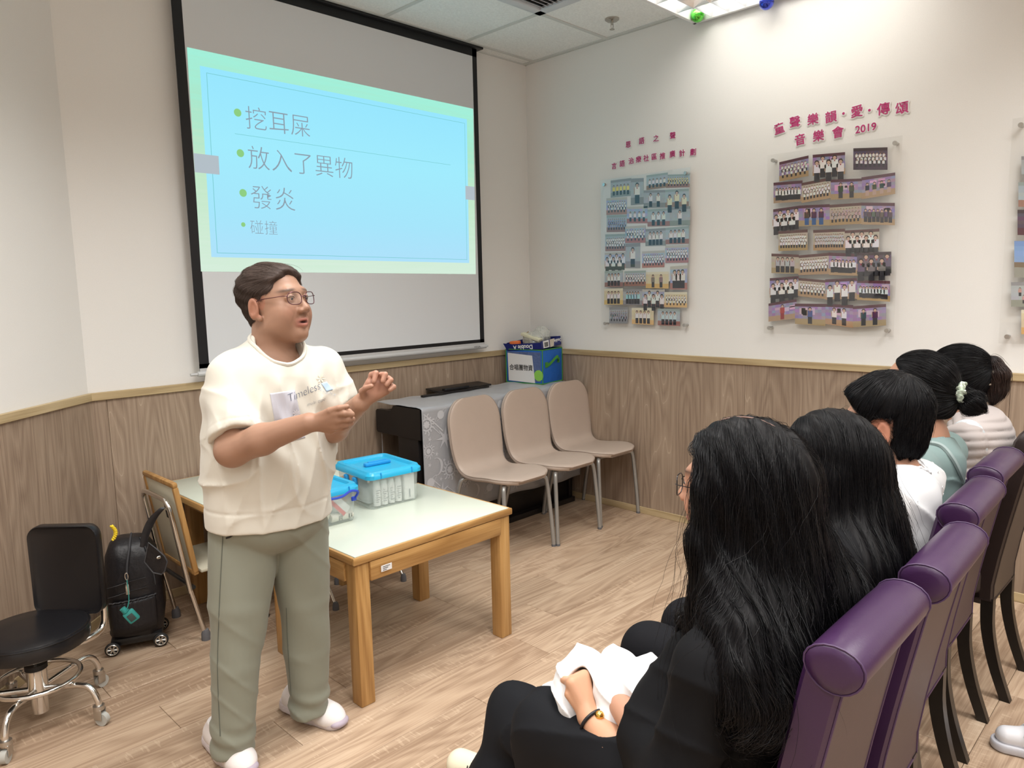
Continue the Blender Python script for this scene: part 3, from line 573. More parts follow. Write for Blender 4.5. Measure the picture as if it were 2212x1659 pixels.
# ---- folding children's chairs
M_grey = mat('grey_rubber', (.13, .13, .14), .7); M_lamd = mat('cream_board', (.56, .53, .42), .45)
def kids_chair(M, label):
    """local: backrest plane x = 0 leaning to -x, seat towards +x, width along y"""
    t = thing('folding_chair', label, 'chair', M=M, group='small chrome framed chairs pushed under the back table')
    w = .165; T = Matrix.Rotation(math.radians(-8.5), 4, 'Y')
    # backrest board
    Tb = Matrix.Translation((0.01, 0, .30)) @ T
    B().box((-.006, -w + .012, .0), (.006, w - .012, .385), .002, M=Tb).build('backrest', M_lamd, t)
    b = B(); b.box((-.011, -w - .004, .372), (.011, w + .004, .396), .008, M=Tb); b.box((-.011, -w - .004, .0), (.011, -w + .018, .375), .006, M=Tb); b.box((-.011, w - .018, .0), (.011, w + .004, .375), .006, M=Tb); b.box((-.011, -w, -.012), (.011, w, .012), .006, M=Tb)
    b.build('wooden_rim', M_oakz, t)
    for z in (.26, .215): B().box((-.0075, -.055, z), (-.0062, .0, z + .032), M=Tb).build('label_plate', M_blk, t, 0)
    # inverted-U tube
    P = [(-.034, -w + .02, -.08), (-.034, -w + .02, .25), (-.034, -w + .035, .31), (-.034, -w + .08, .325), (-.034, w - .08, .325), (-.034, w - .035, .31), (-.034, w - .02, .25), (-.034, w - .02, -.08)]
    B().tube(bez([tuple(Tb @ Vector(p)) for p in P], 5), .0105, 12).build('back_frame', M_chrome, t)
    for s in (-1, 1):
        foot = Vector((.03, s * (w - .005), 0)); top = Tb @ Vector((-.034, s * (w - .02), -.06))
        B().cyl(top, foot + Vector((0, 0, .02)), .0095, n=12).build('leg', M_chrome, t); B().lathe([(.019, 0), (.018, .028), (.012, .045)], 16, Matrix.Translation(foot)).build('rubber_foot', M_grey, t)
        foot = Vector((.30, s * (w - .02), 0)); top = Vector((.10, s * (w - .02), .30))
        B().cyl(top, foot + Vector((0, 0, .02)), .0095, n=12).build('leg', M_chrome, t); B().lathe([(.019, 0), (.018, .028), (.012, .045)], 16, Matrix.Translation(foot)).build('rubber_foot', M_grey, t)
    B().cyl((-.0, -w + .015, .235), (.0, w - .015, .235), .009, n=10).build('cross_bar', mat('black_painted_bar', (.02, .02, .02), .3), t)
    b = B().box((.03, -w, .292), (.31, w, .306), .004); b.build('seat', M_lamd, t)
    B().box((.305, -w - .004, .286), (.325, w + .004, .310), .006).build('seat_edge', M_oaky, t)
    return t
kids_chair(rotz((-2.655, -.395, 0), 0), 'small folding chair seen from its cream back, at the left end of the back table')
kids_chair(rotz((-2.215, -.475, 0), -90) @ Matrix.Scale(.8, 4), 'smaller folding chair under the back table, mostly hidden behind the speaker')
kids_chair(rotz((-1.805, -.440, 0), -90) @ Matrix.Scale(.8, 4), 'smaller folding chair under the back table, its foot seen between the front table legs')
# ---- padded taupe chairs
M_taupe = mat('taupe_leatherette', (.47, .38, .32), .38, bump=(160, .10, .0015), var=(4, .04)); M_seam = mat('taupe_piping', (.33, .26, .215), .5)
M_leggrey = mat('grey_painted_steel', (.36, .355, .34), .35, metal=.5)
def shell_chair(M, label):
    t = thing('padded_chair', label, 'chair', M=M, group='taupe padded chairs in front of the piano')
    # centreline profile (y back positive, z): front edge -> seat -> curve -> back top
    prof = bez([(-.245, .427), (-.238, .432), (-.205, .438), (-.10, .440), (.02, .428), (.10, .430), (.150, .470), (.172, .560), (.188, .680), (.200, .780), (.205, .822), (.206, .832)], 6)
    prof = [(p[0], p[1]) for p in prof]
    cum = [0]
    for a, b in zip(prof[:-1], prof[1:]): cum.append(cum[-1] + math.hypot(b[0] - a[0], b[1] - a[1]))
    Lt = cum[-1]; n = 14
    def halfw(s):
        u = s / Lt; w = .198
        w = .198 - .020 * math.exp(-((u - .47) / .13) ** 2)
        if s < .13: w *= .36 + .64 * math.sqrt(max(0, 1 - (1 - s / .13) ** 2))
        if Lt - s < .14: w *= .40 + .60 * math.sqrt(max(0, 1 - (1 - (Lt - s) / .14) ** 2))
        return w
    vs = []; R = len(prof); th = .019
    rings = []
    for i, (y, z) in enumerate(prof):
        a = prof[max(0, i - 1)]; b = prof[min(R - 1, i + 1)]; ty, tz = b[0] - a[0], b[1] - a[1]; l = math.hypot(ty, tz); ny, nz = -tz / l, ty / l
        w = halfw(cum[i]); e = 1.0 if 0 < i < R - 1 else .45
        ring = []
        m = 22
        for k in range(m):
            an = 2 * PI * k / m; cx = math.copysign(abs(math.cos(an)) ** .28, math.cos(an)) * w; cz = math.copysign(abs(math.sin(an)) ** .55, math.sin(an)) * th * e
            dish = .010 * (1 - (cx / w) ** 2) if cz > 0 else 0
            off = cz - dish * .6 - .004
            ring.append((cx, y + ny * off, z + nz * off))
        rings.append(ring)
    m = 22; b = B(); vv = [v for r in rings for v in r]; ff = []
    for i in range(R - 1):
        for k in range(m): ff.append((i * m + k, i * m + (k + 1) % m, (i + 1) * m + (k + 1) % m, (i + 1) * m + k))
    ff.append(tuple(range(m))); ff.append(tuple((R - 1) * m + k for k in range(m))[::-1]); b.add(vv, ff)
    o = b.build('seat_shell', M_taupe, t, 60)
    idx = 2   # piping loop round the upper rim
    loop = [rings[i][1] for i in range(R)] + [rings[R - 1][k] for k in range(2, m // 2 - 1)] + [rings[i][m // 2 - 1] for i in range(R - 1, -1, -1)] + [rings[0][k] for k in range(m // 2 - 2, 1, -1)]
    B().tube(loop, .0022, 6, closed=True).build('piping', M_seam, t)
    for s in (-1, 1):
        P = bez([(s * .135, -.17, .408), (s * .160, -.185, .400), (s * .172, -.195, .36), (s * .184, -.212, .16), (s * .190, -.222, .008)], 6)
        B().tube(P, .0115, 12).build('leg', M_leggrey, t)
        P = bez([(s * .135, .12, .400), (s * .160, .135, .392), (s * .170, .15, .35), (s * .182, .20, .15), (s * .188, .228, .008)], 6)
        B().tube(P, .0115, 12).build('leg', M_leggrey, t)
        for y in (-.222, .228): B().cyl((s * .1895, y, 0), (s * .1895, y, .012), .0125, n=12).build('foot_cap', M_grey, t)
    b = B(); b.box((-.14, -.175, .400), (.14, -.150, .408)); b.box((-.14, .11, .396), (.14, .135, .404)); b.build('under_frame', M_leggrey, t)
    return t
CY = -.700
ch = shell_chair(rotz((-1.020, CY, 0), 1), 'taupe padded chair nearest the low table, leftmost of the three')
dup(ch, rotz((-.616, CY - .01, 0), 0), 'taupe padded chair in the middle of the three before the piano')
dup(ch, rotz((-.206, CY, 0), -1), 'taupe padded chair against the right wall, below the blue storage cube')
# ---- piano under a patterned cloth
M_pian = mat('black_piano_case', (.012, .010, .010), .4)
pn = thing('piano', 'black digital piano turned to the wall beneath a silver patterned cloth', 'piano', (-1.375, -.46, 0))
def pb(n, a, b, bev=.004, par=None): return B().box(a, b, bev).build(n, M_pian, par or pn)
Pp = [(.0, .765), (.0, .795), (-.0, .800)]
prof = [(0.0, .630), (0.0, .800), (.235, .800), (.262, .768), (.395, .765), (.405, .755), (.405, .645), (.395, .632)]
Mx = frame((0, 0, 0), (0, 1, 0), (0, 0, 1), (1, 0, 0))
for x in (0, 1.28): B().prism(prof, x, x + .030, Mx).build('side_panel', M_pian, pn, 30)
pb('keyboard_case', (.030, .02, .655), (1.28, .395, .755)); pb('top_panel', (.030, .003, .765), (1.28, .25, .798)); pb('back_panel', (.03, .008, .16), (1.28, .030, .64))
for x in (.005, 1.265): pb('leg_panel', (x, .03, .0), (x + .035, .21, .635))
pb('foot_bar', (.03, .05, .03), (1.27, .12, .20)); pb('base_plate', (0.0, .008, 0), (1.30, .08, .035))
M_cl = bpy.data.materials.new('silver_jacquard_cloth'); M_cl.use_nodes = True; nt = M_cl.node_tree; pr = nt.nodes['Principled BSDF']
pr.inputs['Base Color'].default_value = (.34, .35, .375, 1); pr.inputs['Roughness'].default_value = .36; pr.inputs['Specular IOR Level'].default_value = .7; pr.inputs['Sheen Weight'].default_value = .3
M_motif = mat('cloth_woven_motif', (.52, .53, .56), .5)
cx0, cx1 = -1.375, -.045; yF = -.472; zT = .8035
rows = []
def drape_y(x, z): # vertical fall in front, light waves growing downwards
    k = max(0, (zT - z)) / .6; return yF - .004 - .007 * k * math.sin(x * 23 + 1) - .005 * k * math.sin(x * 9.1)
cl = thing('tablecloth', 'silver grey cloth woven with suns, moons and stars over the piano', 'tablecloth', (cx0, yF, .80))
Nx = 90; pts = []; prof = [(-.07, 0), (-.12, 0), (-.2, 0), (-.28, 0), (-.36, 0), (-.43, 0), (-.462, 0), (yF, -.004), (yF, -.02)] + [(yF, -.02 - .60 * i / 22) for i in range(1, 23)]
vs = []
for j, (y, dz) in enumerate(prof):
    for i in range(Nx + 1):
        x = cx0 + (cx1 - cx0) * i / Nx; z = zT + dz; yy = y
        if dz < -.003: yy = drape_y(x, z)
        else: z += .0025 + .0022 * math.sin(x * 31 + y * 17) + .002 * math.sin(x * 11 - y * 40)
        if j == len(prof) - 1: z += .01 * math.sin(x * 7)
        vs.append((x - cx0, yy - yF, z - .80))
ff = [(j * (Nx + 1) + i, j * (Nx + 1) + i + 1, (j + 1) * (Nx + 1) + i + 1, (j + 1) * (Nx + 1) + i) for j in range(len(prof) - 1) for i in range(Nx)]
clo = B().add(vs, ff).build('cloth_sheet', M_cl, cl, 80)
so = clo.modifiers.new('thickness', 'SOLIDIFY'); so.thickness = .0012; so.offset = 0
# flap hanging behind the left end, seen under the keyboard case
b = B()
for i in range(7):
    z = .62 - i * .04; b.v += [(-1.372 - cx0 + .0, -.10 - yF - .0 + .002 * i, z - .80), (-1.335 - cx0 + .002 * i, -.045 - yF + .001 * i, z - .80)]
b.f = [(2 * i, 2 * i + 1, 2 * i + 3, 2 * i + 2) for i in range(6)]; b.c = [(1, 1, 1)] * 6
o = b.build('cloth_flap', M_cl, cl, 0); so = o.modifiers.new('thickness', 'SOLIDIFY'); so.thickness = .001
mo = B()
def strip(pts, w, closed=False):
    n = len(pts)
    for i in range(n if closed else n - 1):
        a = Vector(pts[i]); c = Vector(pts[(i + 1) % n]); d = (c - a); 
        if d.length < 1e-5: continue
        d.normalize(); nn = Vector((-d.y, d.x)) * w / 2; poly([a - nn, c - nn, c + nn, a + nn])
def poly(ps):
    vv = []
    if min(p[0] for p in ps) < cx0 + .001 or max(p[0] for p in ps) > cx1: return
    for p in ps: x, z = p[0], p[1]; vv.append((x - cx0, drape_y(x, z) - yF - .0022, z - .80))
    mo.add(vv, [tuple(range(len(vv)))])
def star(x, z, r, n=6, inner=.35, rot=0):
    ps = []
    for k in range(2 * n): a = rot + PI * k / n; q = r if k % 2 == 0 else r * inner; ps.append((x + q * math.cos(a), z + q * math.sin(a)))
    for k in range(0, 2 * n, 2): poly([(x, z), ps[k - 1], ps[k], ps[(k + 1) % (2 * n)]])
def sun(x, z, r):
    ring = [(x + r * .5 * math.cos(a * PI / 8), z + r * .5 * math.sin(a * PI / 8)) for a in range(16)]; strip(ring, r * .12, True); star(x, z, r * .36, 8, .7)
    for k in range(14): a = 2 * PI * k / 14; q = r * (.95 if k % 2 else .78); strip([(x + r * .56 * math.cos(a), z + r * .56 * math.sin(a)), (x + q * .8 * math.cos(a + .10), z + q * .8 * math.sin(a + .10)), (x + q * math.cos(a - .05), z + q * math.sin(a - .05))], r * .11)
def moon(x, z, r, s=1):
    n = 12
    for i in range(n):
        a0 = -1.9 + 3.8 * i / n; a1 = -1.9 + 3.8 * (i + 1) / n
        def io(a): o_ = (x + s * r * math.cos(a), z + r * math.sin(a)); i_ = (x + s * (r * math.cos(a) * .62 - .0 * r), z + r * math.sin(a) * .93); return o_, i_
        (o0, i0_), (o1, i1_) = io(a0), io(a1); poly([o0, o1, i1_, i0_])
def planet(x, z, r):
    for k in range(6):
        a0, a1 = PI * k / 6, PI * (k + 1) / 6; q = r * .58; poly([(x + q * math.cos(a0), z + q * math.sin(a0)), (x + q * math.cos(a1), z + q * math.sin(a1)), (x + q * math.cos(a1), z - q * math.sin(a1)), (x + q * math.cos(a0), z - q * math.sin(a0))])
    strip([(x + r * (math.cos(a) * .95 - math.sin(a) * .16), z + r * (math.cos(a) * .75 + math.sin(a) * .22)) for a in [k * PI / 9 for k in range(18)]], r * .07, True)
def comet(x, z, r): star(x, z, r, 7, .3, .5); strip([(x - r * .2, z + r * .6), (x - r * 1.2, z + r * 1.5), (x - r * 2.1, z + r * 2.2)], r * .10); strip([(x - r * .5, z + r * .4), (x - r * 1.5, z + r * 1.3)], r * .06)
for k in range(3):
    ox = cx0 + k * .46
    sun(ox + .028, .715, .065); planet(ox + .13, .757, .042); comet(ox + .155, .625, .068); star(ox + .045, .633, .015, 5); star(ox + .09, .545, .015, 5); sun(ox + .033, .570, .050)
    moon(ox + .085, .475, .050); star(ox + .037, .492, .015, 5); star(ox + .145, .50, .013, 5); planet(ox + .04, .395, .045); sun(ox + .185, .44, .066); star(ox + .115, .40, .015, 5); comet(ox + .12, .325, .06)
    sun(ox + .27, .735, .05); moon(ox + .33, .66, .05, -1); star(ox + .25, .64, .014, 5); planet(ox + .30, .56, .045); star(ox + .38, .55, .04, 7); sun(ox + .29, .36, .05); star(ox + .38, .40, .05, 7); moon(ox + .37, .28, .04); star(ox + .21, .30, .015, 5); planet(ox + .03, .27, .04); comet(ox + .25, .25, .045)
mo.build('woven_motif', M_motif, cl, 0)
# flat black music rest lying on the cloth
mr_ = thing('music_rest', 'folded black music rest lying on the piano cloth beside the blue cube', 'music rest', (-.88, -.12, .8095))
B().box((-.24, -.052, 0), (.30, -.028, .012), .003).build('ledge', M_pian, mr_); B().box((-.10, -.03, .008), (.34, .10, .020), .004, M=Matrix.Rotation(math.radians(4), 4, 'X')).build('panel', M_pian, mr_)
B().box((-.06, -.04, .016), (.14, -.01, .030), .003).build('clip', M_blk, mr_)
# ---- blue storage cube on the piano
M_bl = mat('blue_nonwoven', (.015, .13, .52), .7, bump=(18, .5, .01)); M_gn = mat('green_piping', (.06, .28, .04), .6); M_pvc = mat('clear_pvc_window', (.10, .15, .32), .08, spec=.8, bump=(14, .8, .02)); 
Mq = rotz((-.262, -.345, .8085), 9)
cb = thing('storage_cube', 'blue fabric storage cube with green piping and clear window on the piano', 'storage box', M=Mq)
W_, D_, H_ = .243, .292, .222   # local: x right, y back
B().box((0, 0, 0), (W_, D_, H_), .004).build('body', M_bl, cb)
B().box((-.0015, .014, .012), (.0, D_ - .014, H_ - .014)).build('window', M_pvc, cb, 0)
b = B(); r = .0034
for p, q in (((0, 0, 0), (W_, 0, 0)), ((0, 0, H_), (W_, 0, H_)), ((0, D_, H_), (0, 0, H_)), ((0, 0, 0), (0, 0, H_)), ((W_, 0, 0), (W_, 0, H_)), ((0, D_, 0), (0, D_, H_)), ((0, 0, 0), (0, D_, 0)), ((W_, 0, H_), (W_, D_, H_))): b.cyl(p, q, r, n=8)
b.build('piping', M_gn, cb)
P = bez([(.045, -.004, .118), (.085, -.006, .128), (.135, -.024, .168), (.165, -.022, .160), (.185, -.006, .142), (.195, -.004, .142)], 5); b = B()
for p, q in zip(P[:-1], P[1:]): b.add([(p[0], p[1], p[2] - .011), (q[0], q[1], q[2] - .011), (q[0], q[1], q[2] + .011), (p[0], p[1], p[2] + .011)], [(0, 1, 2, 3)])
b.box((.030, -.0035, .105), (.062, -.001, .140)); b.box((.180, -.0035, .125), (.207, -.001, .158)); b.build('handle', M_gn, cb)
sg = thing('paper_sign', 'white paper sign with black Chinese writing on the clear side of the cube', 'sign', M=Mq @ Matrix.Translation((-.004, 0, 0)))
B().add([(0, .270, .012), (0, .058, .004), (0, .078, .185), (0, .276, .198), (.0008, .270, .012), (.0008, .058, .004), (.0008, .078, .185), (.0008, .276, .198)], [(3, 2, 1, 0), (4, 5, 6, 7), (0, 1, 5, 4), (1, 2, 6, 5), (2, 3, 7, 6), (3, 0, 4, 7)]).build('sheet', M_paper, sg, 0)
me = boldmesh('合唱團物資', .042, .0005, 6); me.transform(frame((-.001, .168, .100), (0, -1, 0), (0, 0, 1), (-1, 0, 0)) @ Matrix.Diagonal((.9, 1, 1, 1))); link('lettering', me, M_blk, sg)
gb = thing('green_disc', 'round green thing pressed against the clear window of the storage cube', 'toy', M=Mq @ Matrix.Translation((-.003, .03, .055)))
B().cyl((0, 0, 0), (.001, 0, 0), .036, n=28).build('disc', mat('lime_plastic', (.28, .62, .10), .4), gb)
# ---- navy carton tray with bags
M_navy = mat('navy_carton', (.010, .018, .16), .35); M_ctn = mat('brown_carton', (.40, .30, .19), .8)
Mn = Mq @ Matrix.Translation((-.002, .004, H_ + .006)) @ Matrix.Rotation(math.radians(-3.5), 4, 'Y') @ Matrix.Rotation(math.radians(-4), 4, 'X')
ct = thing('paper_carton', 'torn navy blue paper carton lying upside down on the storage cube', 'carton', M=Mn)
b = B(); b.box((0, 0, 0), (.245, .275, .004)); b.box((0, 0, 0), (.003, .275, .044)); b.box((0, .272, 0), (.245, .275, .055)); b.box((.242, 0, 0), (.245, .275, .058)); b.box((0, 0, 0), (.245, .003, .052)); b.build('tray', M_navy, ct, 0)
B().add([(-.001, .275, 0), (-.02, .29, .055), (-.001, .235, .046)], [(0, 1, 2)]).build('flap', M_navy, ct, 0)
text('lettering', 'Double A', .040, frame((-.0008, .145, .022), (0, 1, 0), (0, 0, -1), (-1, 0, 0)), M_lwhite, ct, offset=.0008)
text('lettering', 'Double', .030, frame((.205, -.0008, .034), (-1, 0, 0), (0, 0, -1), (0, -1, 0)), M_lwhite, ct, offset=.0006)
B().box((.025, -.0008, .004), (.095, 0, .050)).build('barcode_label', M_paper, ct, 0)
for i in range(13): B().box((.038 + i * .0036, -.0013, .010), (.038 + i * .0036 + .0012 + .001 * (i % 3), -.0009, .040)).build('barcode_bar', M_blk, ct, 0)
B().add([(.105, -.001, .0), (.150, -.001, .003), (.158, -.001, .030), (.165, -.001, .052), (.105, -.001, .050)], [(0, 1, 2, 3, 4)]).build('torn_patch', mat('torn_card', (.62, .56, .47), .8), ct, 0)
M_bag = bpy.data.materials.new('clear_plastic_bag'); M_bag.use_nodes = True; pr = M_bag.node_tree.nodes['Principled BSDF']
pr.inputs['Base Color'].default_value = (.78, .80, .74, 1); pr.inputs['Alpha'].default_value = .42; pr.inputs['Roughness'].default_value = .12; pr.inputs['Specular IOR Level'].default_value = 1.
def crumple(c, r, seed, name, m, parent, n=22):
    R = np.random.default_rng(seed); b = B(); k1 = R.normal(size=(6, 3)) * 2.2; ph = R.uniform(0, 6, 6); vs = []
    for i in range(n + 1):
        for j in range(n * 2):
            th = PI * i / n; a = PI * j / n; d = np.array([math.sin(th) * math.cos(a), math.sin(th) * math.sin(a), math.cos(th)])
            f = 1 + .16 * np.sum(np.abs(np.sin(k1 @ d * 1.6 + ph))) / 3 - .25; vs.append(tuple(np.array(c) + d * np.array(r) * f))
    fs = [(i * 2 * n + j, i * 2 * n + (j + 1) % (2 * n), (i + 1) * 2 * n + (j + 1) % (2 * n), (i + 1) * 2 * n + j) for i in range(n) for j in range(2 * n)]
    return b.add(vs, fs).build(name, m, parent, 0)
bg = thing('plastic_bag', 'crumpled clear plastic bag standing at the back of the navy carton', 'plastic bag', M=Mn, group='clear plastic bags in the navy carton'); crumple((.17, .10, .075), (.065, .06, .065), 3, 'film', M_bag, bg)
bg = thing('plastic_bag', 'greenish clear plastic bag with papers, in the middle of the navy carton', 'plastic bag', M=Mn, group='clear plastic bags in the navy carton'); crumple((.085, .115, .058), (.06, .08, .055), 5, 'film', M_bag, bg)
B().box((.03, .05, .03), (.075, .20, .050), .004, M=Matrix.Rotation(math.radians(20), 4, 'X')).build('papers', mat('cream_papers', (.72, .70, .52), .7), bg)
cr = thing('card_offcut', 'brown cardboard corner standing up in the navy carton', 'cardboard', M=Mn); B().add([(.10, .19, .02), (.14, .15, .02), (.12, .17, .115), (.09, .20, .09), (.103, .193, .02), (.143, .153, .02), (.123, .173, .115), (.093, .203, .09)], [(0, 1, 2, 3), (7, 6, 5, 4), (0, 3, 7, 4), (1, 5, 6, 2), (2, 6, 7, 3)]).build('card', M_ctn, cr, 0)
og = thing('orange_pouch', 'orange packet poking out of the left end of the navy carton', 'packet', M=Mn); B().box((.012, .19, .02), (.05, .262, .062), .006).build('packet', mat('orange_plastic', (.9, .22, .06), .5), og)
# ---- lidded plastic boxes on the low table
M_tub = bpy.data.materials.new('frosted_clear_plastic'); M_tub.use_nodes = True; pr = M_tub.node_tree.nodes['Principled BSDF']
pr.inputs['Base Color'].default_value = (.78, .86, .84, 1); pr.inputs['Alpha'].default_value = .36; pr.inputs['Roughness'].default_value = .25
M_lid = mat('turquoise_lid', (.02, .42, .70), .3, alpha=.93); M_hblue = mat('deep_blue_handle', (.03, .07, .50), .3); M_hcy = mat('cyan_clip', (.02, .30, .68), .3)
def rrect(w, d, r, n=5):
    out = []
    for cx, cy, a0 in ((w / 2 - r, d / 2 - r, 0), (-w / 2 + r, d / 2 - r, 90), (-w / 2 + r, -d / 2 + r, 180), (w / 2 - r, -d / 2 + r, 270)):
        for k in range(n + 1): a = math.radians(a0 + 90 * k / n); out.append((cx + r * math.cos(a), cy + r * math.sin(a)))
    return out
def loft(b, rings, cap0=True, cap1=True):
    n = len(rings[0]); vs = [v for r in rings for v in r]; fs = []
    for i in range(len(rings) - 1):
        for k in range(n): fs.append((i * n + k, i * n + (k + 1) % n, (i + 1) * n + (k + 1) % n, (i + 1) * n + k))
    if cap0: fs.append(tuple(range(n))[::-1])
    if cap1: fs.append(tuple((len(rings) - 1) * n + k for k in range(n)))
    return b.add(vs, fs)
def bin_(M, W, D, H, label, grip, gmat):
    t = thing('storage_box', label, 'storage box', M=M, group='lidded plastic boxes on the low table')
    R3 = lambda w, d, r, z: [(x, y, z) for x, y in rrect(w, d, r)]
    b = B(); loft(b, [R3(W - .045, D - .045, .022, .0005), R3(W - .036, D - .036, .026, .006), R3(W - .024, D - .024, .026, H - .030), R3(W - .014, D - .014, .026, H - .028), R3(W - .012, D - .012, .026, H - .012)], True, False)
    b.build('tub', M_tub, t, 50)
    b = B(); loft(b, [R3(W, D, .032, H - .030), R3(W, D, .032, H - .014), R3(W - .014, D - .014, .028, H - .008), R3(W - .022, D - .022, .026, H), R3(W - .055, D - .055, .02, H), R3(W - .065, D - .065, .018, H - .010), R3(W - .070, D - .07, .018, H - .010)], False, True)
    lid = b.build('lid', M_lid, t, 50)
    b = B(); b.box((-.062, -.014, H - .010), (.062, .014, H + .006), .006); b.box((-.045, -.006, H + .004), (.045, .006, H + .010), .004); b.build('lid_handle', M_hcy, lid)
    for sx in (-1, 1):
        for sy in (-1, 1): B().box((sx * W * .28 - .002, sy * (D / 2 - .0) - .003, H - .028), (sx * W * .28 + .002, sy * (D / 2) + .003, H - .004), .001).build('lid_ridge', M_hcy, lid)
    if grip == 'y':
        for s in (-1, 1):
            y = s * D / 2
            P = bez([(-W * .36, y, H - .065), (-W * .40, y + s * .014, H - .045), (-W * .26, y + s * .02, H - .028), (-W * .12, y + s * .022, H - .030), (0, y + s * .022, H - .033), (W * .12, y + s * .022, H - .030), (W * .26, y + s * .02, H - .018), (W * .40, y + s * .014, H - .030), (W * .36, y, H - .060)], 5)
            h = B().tube(P, .0050, 8); h.box((-W * .40, y - .006, H - .072), (-W * .31, y + .006, H - .054), .005); h.box((W * .31, y - .006, H - .066), (W * .40, y + .006, H - .048), .005); h.build('carry_handle', gmat, t)
    else:
        for s in (-1, 1):
            x = s * W / 2; h = B(); h.box((x - .006, -.05, H - .062), (x + .010, -.022, H - .034), .006); h.box((x - .006, .022, H - .062), (x + .010, .05, H - .034), .006)
            h.tube(bez([(x + .008, -.036, H - .05), (x + .016, -.03, H - .075), (x + .016, .03, H - .075), (x + .008, .036, H - .05)], 5), .005, 8); h.build('carry_handle', gmat, t)
    return t
MB2 = rotz((-1.998, -.948, .545), -5); MB1 = rotz((-2.335, -1.000, .545), -2)
bin_(MB2, .265, .315, .158, 'turquoise lidded clear box of white bottles, nearer the padded chairs', 'x', M_hcy)
bin_(MB1, .245, .295, .150, 'turquoise lidded clear box with dark blue handle, half hidden by the speaker', 'y', M_hblue)
M_wb = mat('white_bottle', (.80, .81, .80), .4); M_ink = mat('grey_print', (.28, .29, .31), .6); M_red = mat('red_print', (.72, .07, .09), .5); M_cream = mat('cream_plastic', (.72, .66, .50), .4)
for i, x in enumerate((-.074, -.040, -.006, .028)):
    t = thing('bottle', ['white bottle at the left end of the row in the box', 'second white bottle in the row inside the box', 'third white bottle in the row inside the box', 'white bottle at the right end of the row, beside the white carton'][i], 'bottle', M=MB2 @ Matrix.Translation((x, -.115, .008)), group='white bottles in the storage box')
    B().lathe([(.0150, 0), (.0158, .004), (.0158, .082), (.012, .090)], 18).build('bottle_body', M_wb, t); B().lathe([(.0135, .090), (.0135, .104), (.011, .107)], 16).build('cap', mat('pale_cap', (.66, .74, .74), .35), t)
    b = B(); 
    for k in range(6): b.box((-.011, -.0163, .016 + k * .0095), (-.011 + .010 + .009 * ((k * 7 + i) % 3) / 2, -.0156, .0195 + k * .0095))
    b.build('label_print', M_ink, t, 0)
t = thing('carton', 'tall white carton standing right of the bottles in the box', 'carton', M=MB2 @ Matrix.Translation((.075, -.118, .008))); B().box((-.024, -.014, 0), (.024, .014, .115), .001).build('carton_body', M_wb, t); B().box((-.004, -.0148, .01), (.003, -.0142, .045)).build('label_print', M_ink, t, 0)
for k in range(4):
    t = thing('carton', ['white carton lying behind the bottles, left', 'white carton lying behind the bottles, middle', 'white carton lying behind the bottles, right', 'white carton at the back of the box'][k], 'carton', M=MB2 @ Matrix.Translation((-.07 + .055 * (k % 3), -.05 + .08 * (k // 3), .008)), group='white cartons behind the bottles'); B().box((-.024, -.02, 0), (.024, .05, .07 + .01 * (k % 2)), .001).build('carton_body', M_wb, t)
t = thing('pale_sheet', 'pale sheet lying on top of the bottles under the lid', 'paper', M=MB2 @ Matrix.Translation((0, -.02, .119))); B().box((-.10, -.11, 0), (.105, .11, .0015)).build('sheet', mat('pale_blue_paper', (.60, .72, .74), .6), t, 0)
t = thing('lotion_bottle', 'cream bottle with black print lying at the bottom of the left box', 'bottle', M=MB1 @ Matrix.Translation((.045, -.112, .025))); B().cyl((-.045, 0, 0), (.048, 0, 0), .017, n=20).build('bottle_body', mat('ivory_bottle', (.80, .77, .68), .35), t); b = B()
for k, x in enumerate((-.016, -.010, -.004, .026, .030, .038)): b.box((x, -.0178, -.010 + .003 * (k % 2)), (x + .0025, -.0170, .008))
b.build('label_print', M_blk, t, 0)
t = thing('medicine_box', 'white medicine box with a red band leaning inside the left box', 'medicine box', M=MB1 @ Matrix.Translation((.035, -.122, .075)) @ Matrix.Rotation(math.radians(48), 4, 'Y')); B().box((-.045, -.008, -.022), (.045, .008, .022), .001).build('box_body', M_wb, t); B().box((-.043, -.0088, -.021), (.043, -.0082, -.006)).build('red_band', M_red, t, 0)
t = thing('tape_roll', 'roll of cream tape inside the left plastic box', 'tape', M=MB1 @ Matrix.Translation((-.035, -.10, .055)) @ Matrix.Rotation(math.radians(70), 4, 'X')); B().tube([(.032 * math.cos(a * PI / 14), .032 * math.sin(a * PI / 14), 0) for a in range(28)], .011, 8, closed=True).build('roll', M_cream, t)
t = thing('grey_case', 'blue grey plastic case at the bottom left of the left box', 'case', M=MB1 @ Matrix.Translation((-.06, -.06, .008))); B().box((-.04, -.05, 0), (.04, .08, .05), .012).build('case', mat('blue_grey_plastic', (.30, .36, .45), .4), t)
t = thing('red_card', 'red and white card at the far left inside the left box', 'card', M=MB1 @ Matrix.Translation((-.052, -.125, .035)) @ Matrix.Rotation(math.radians(-12), 4, 'Y')); B().box((-.012, -.002, -.03), (.012, .002, .03)).build('card', M_red, t, 0)
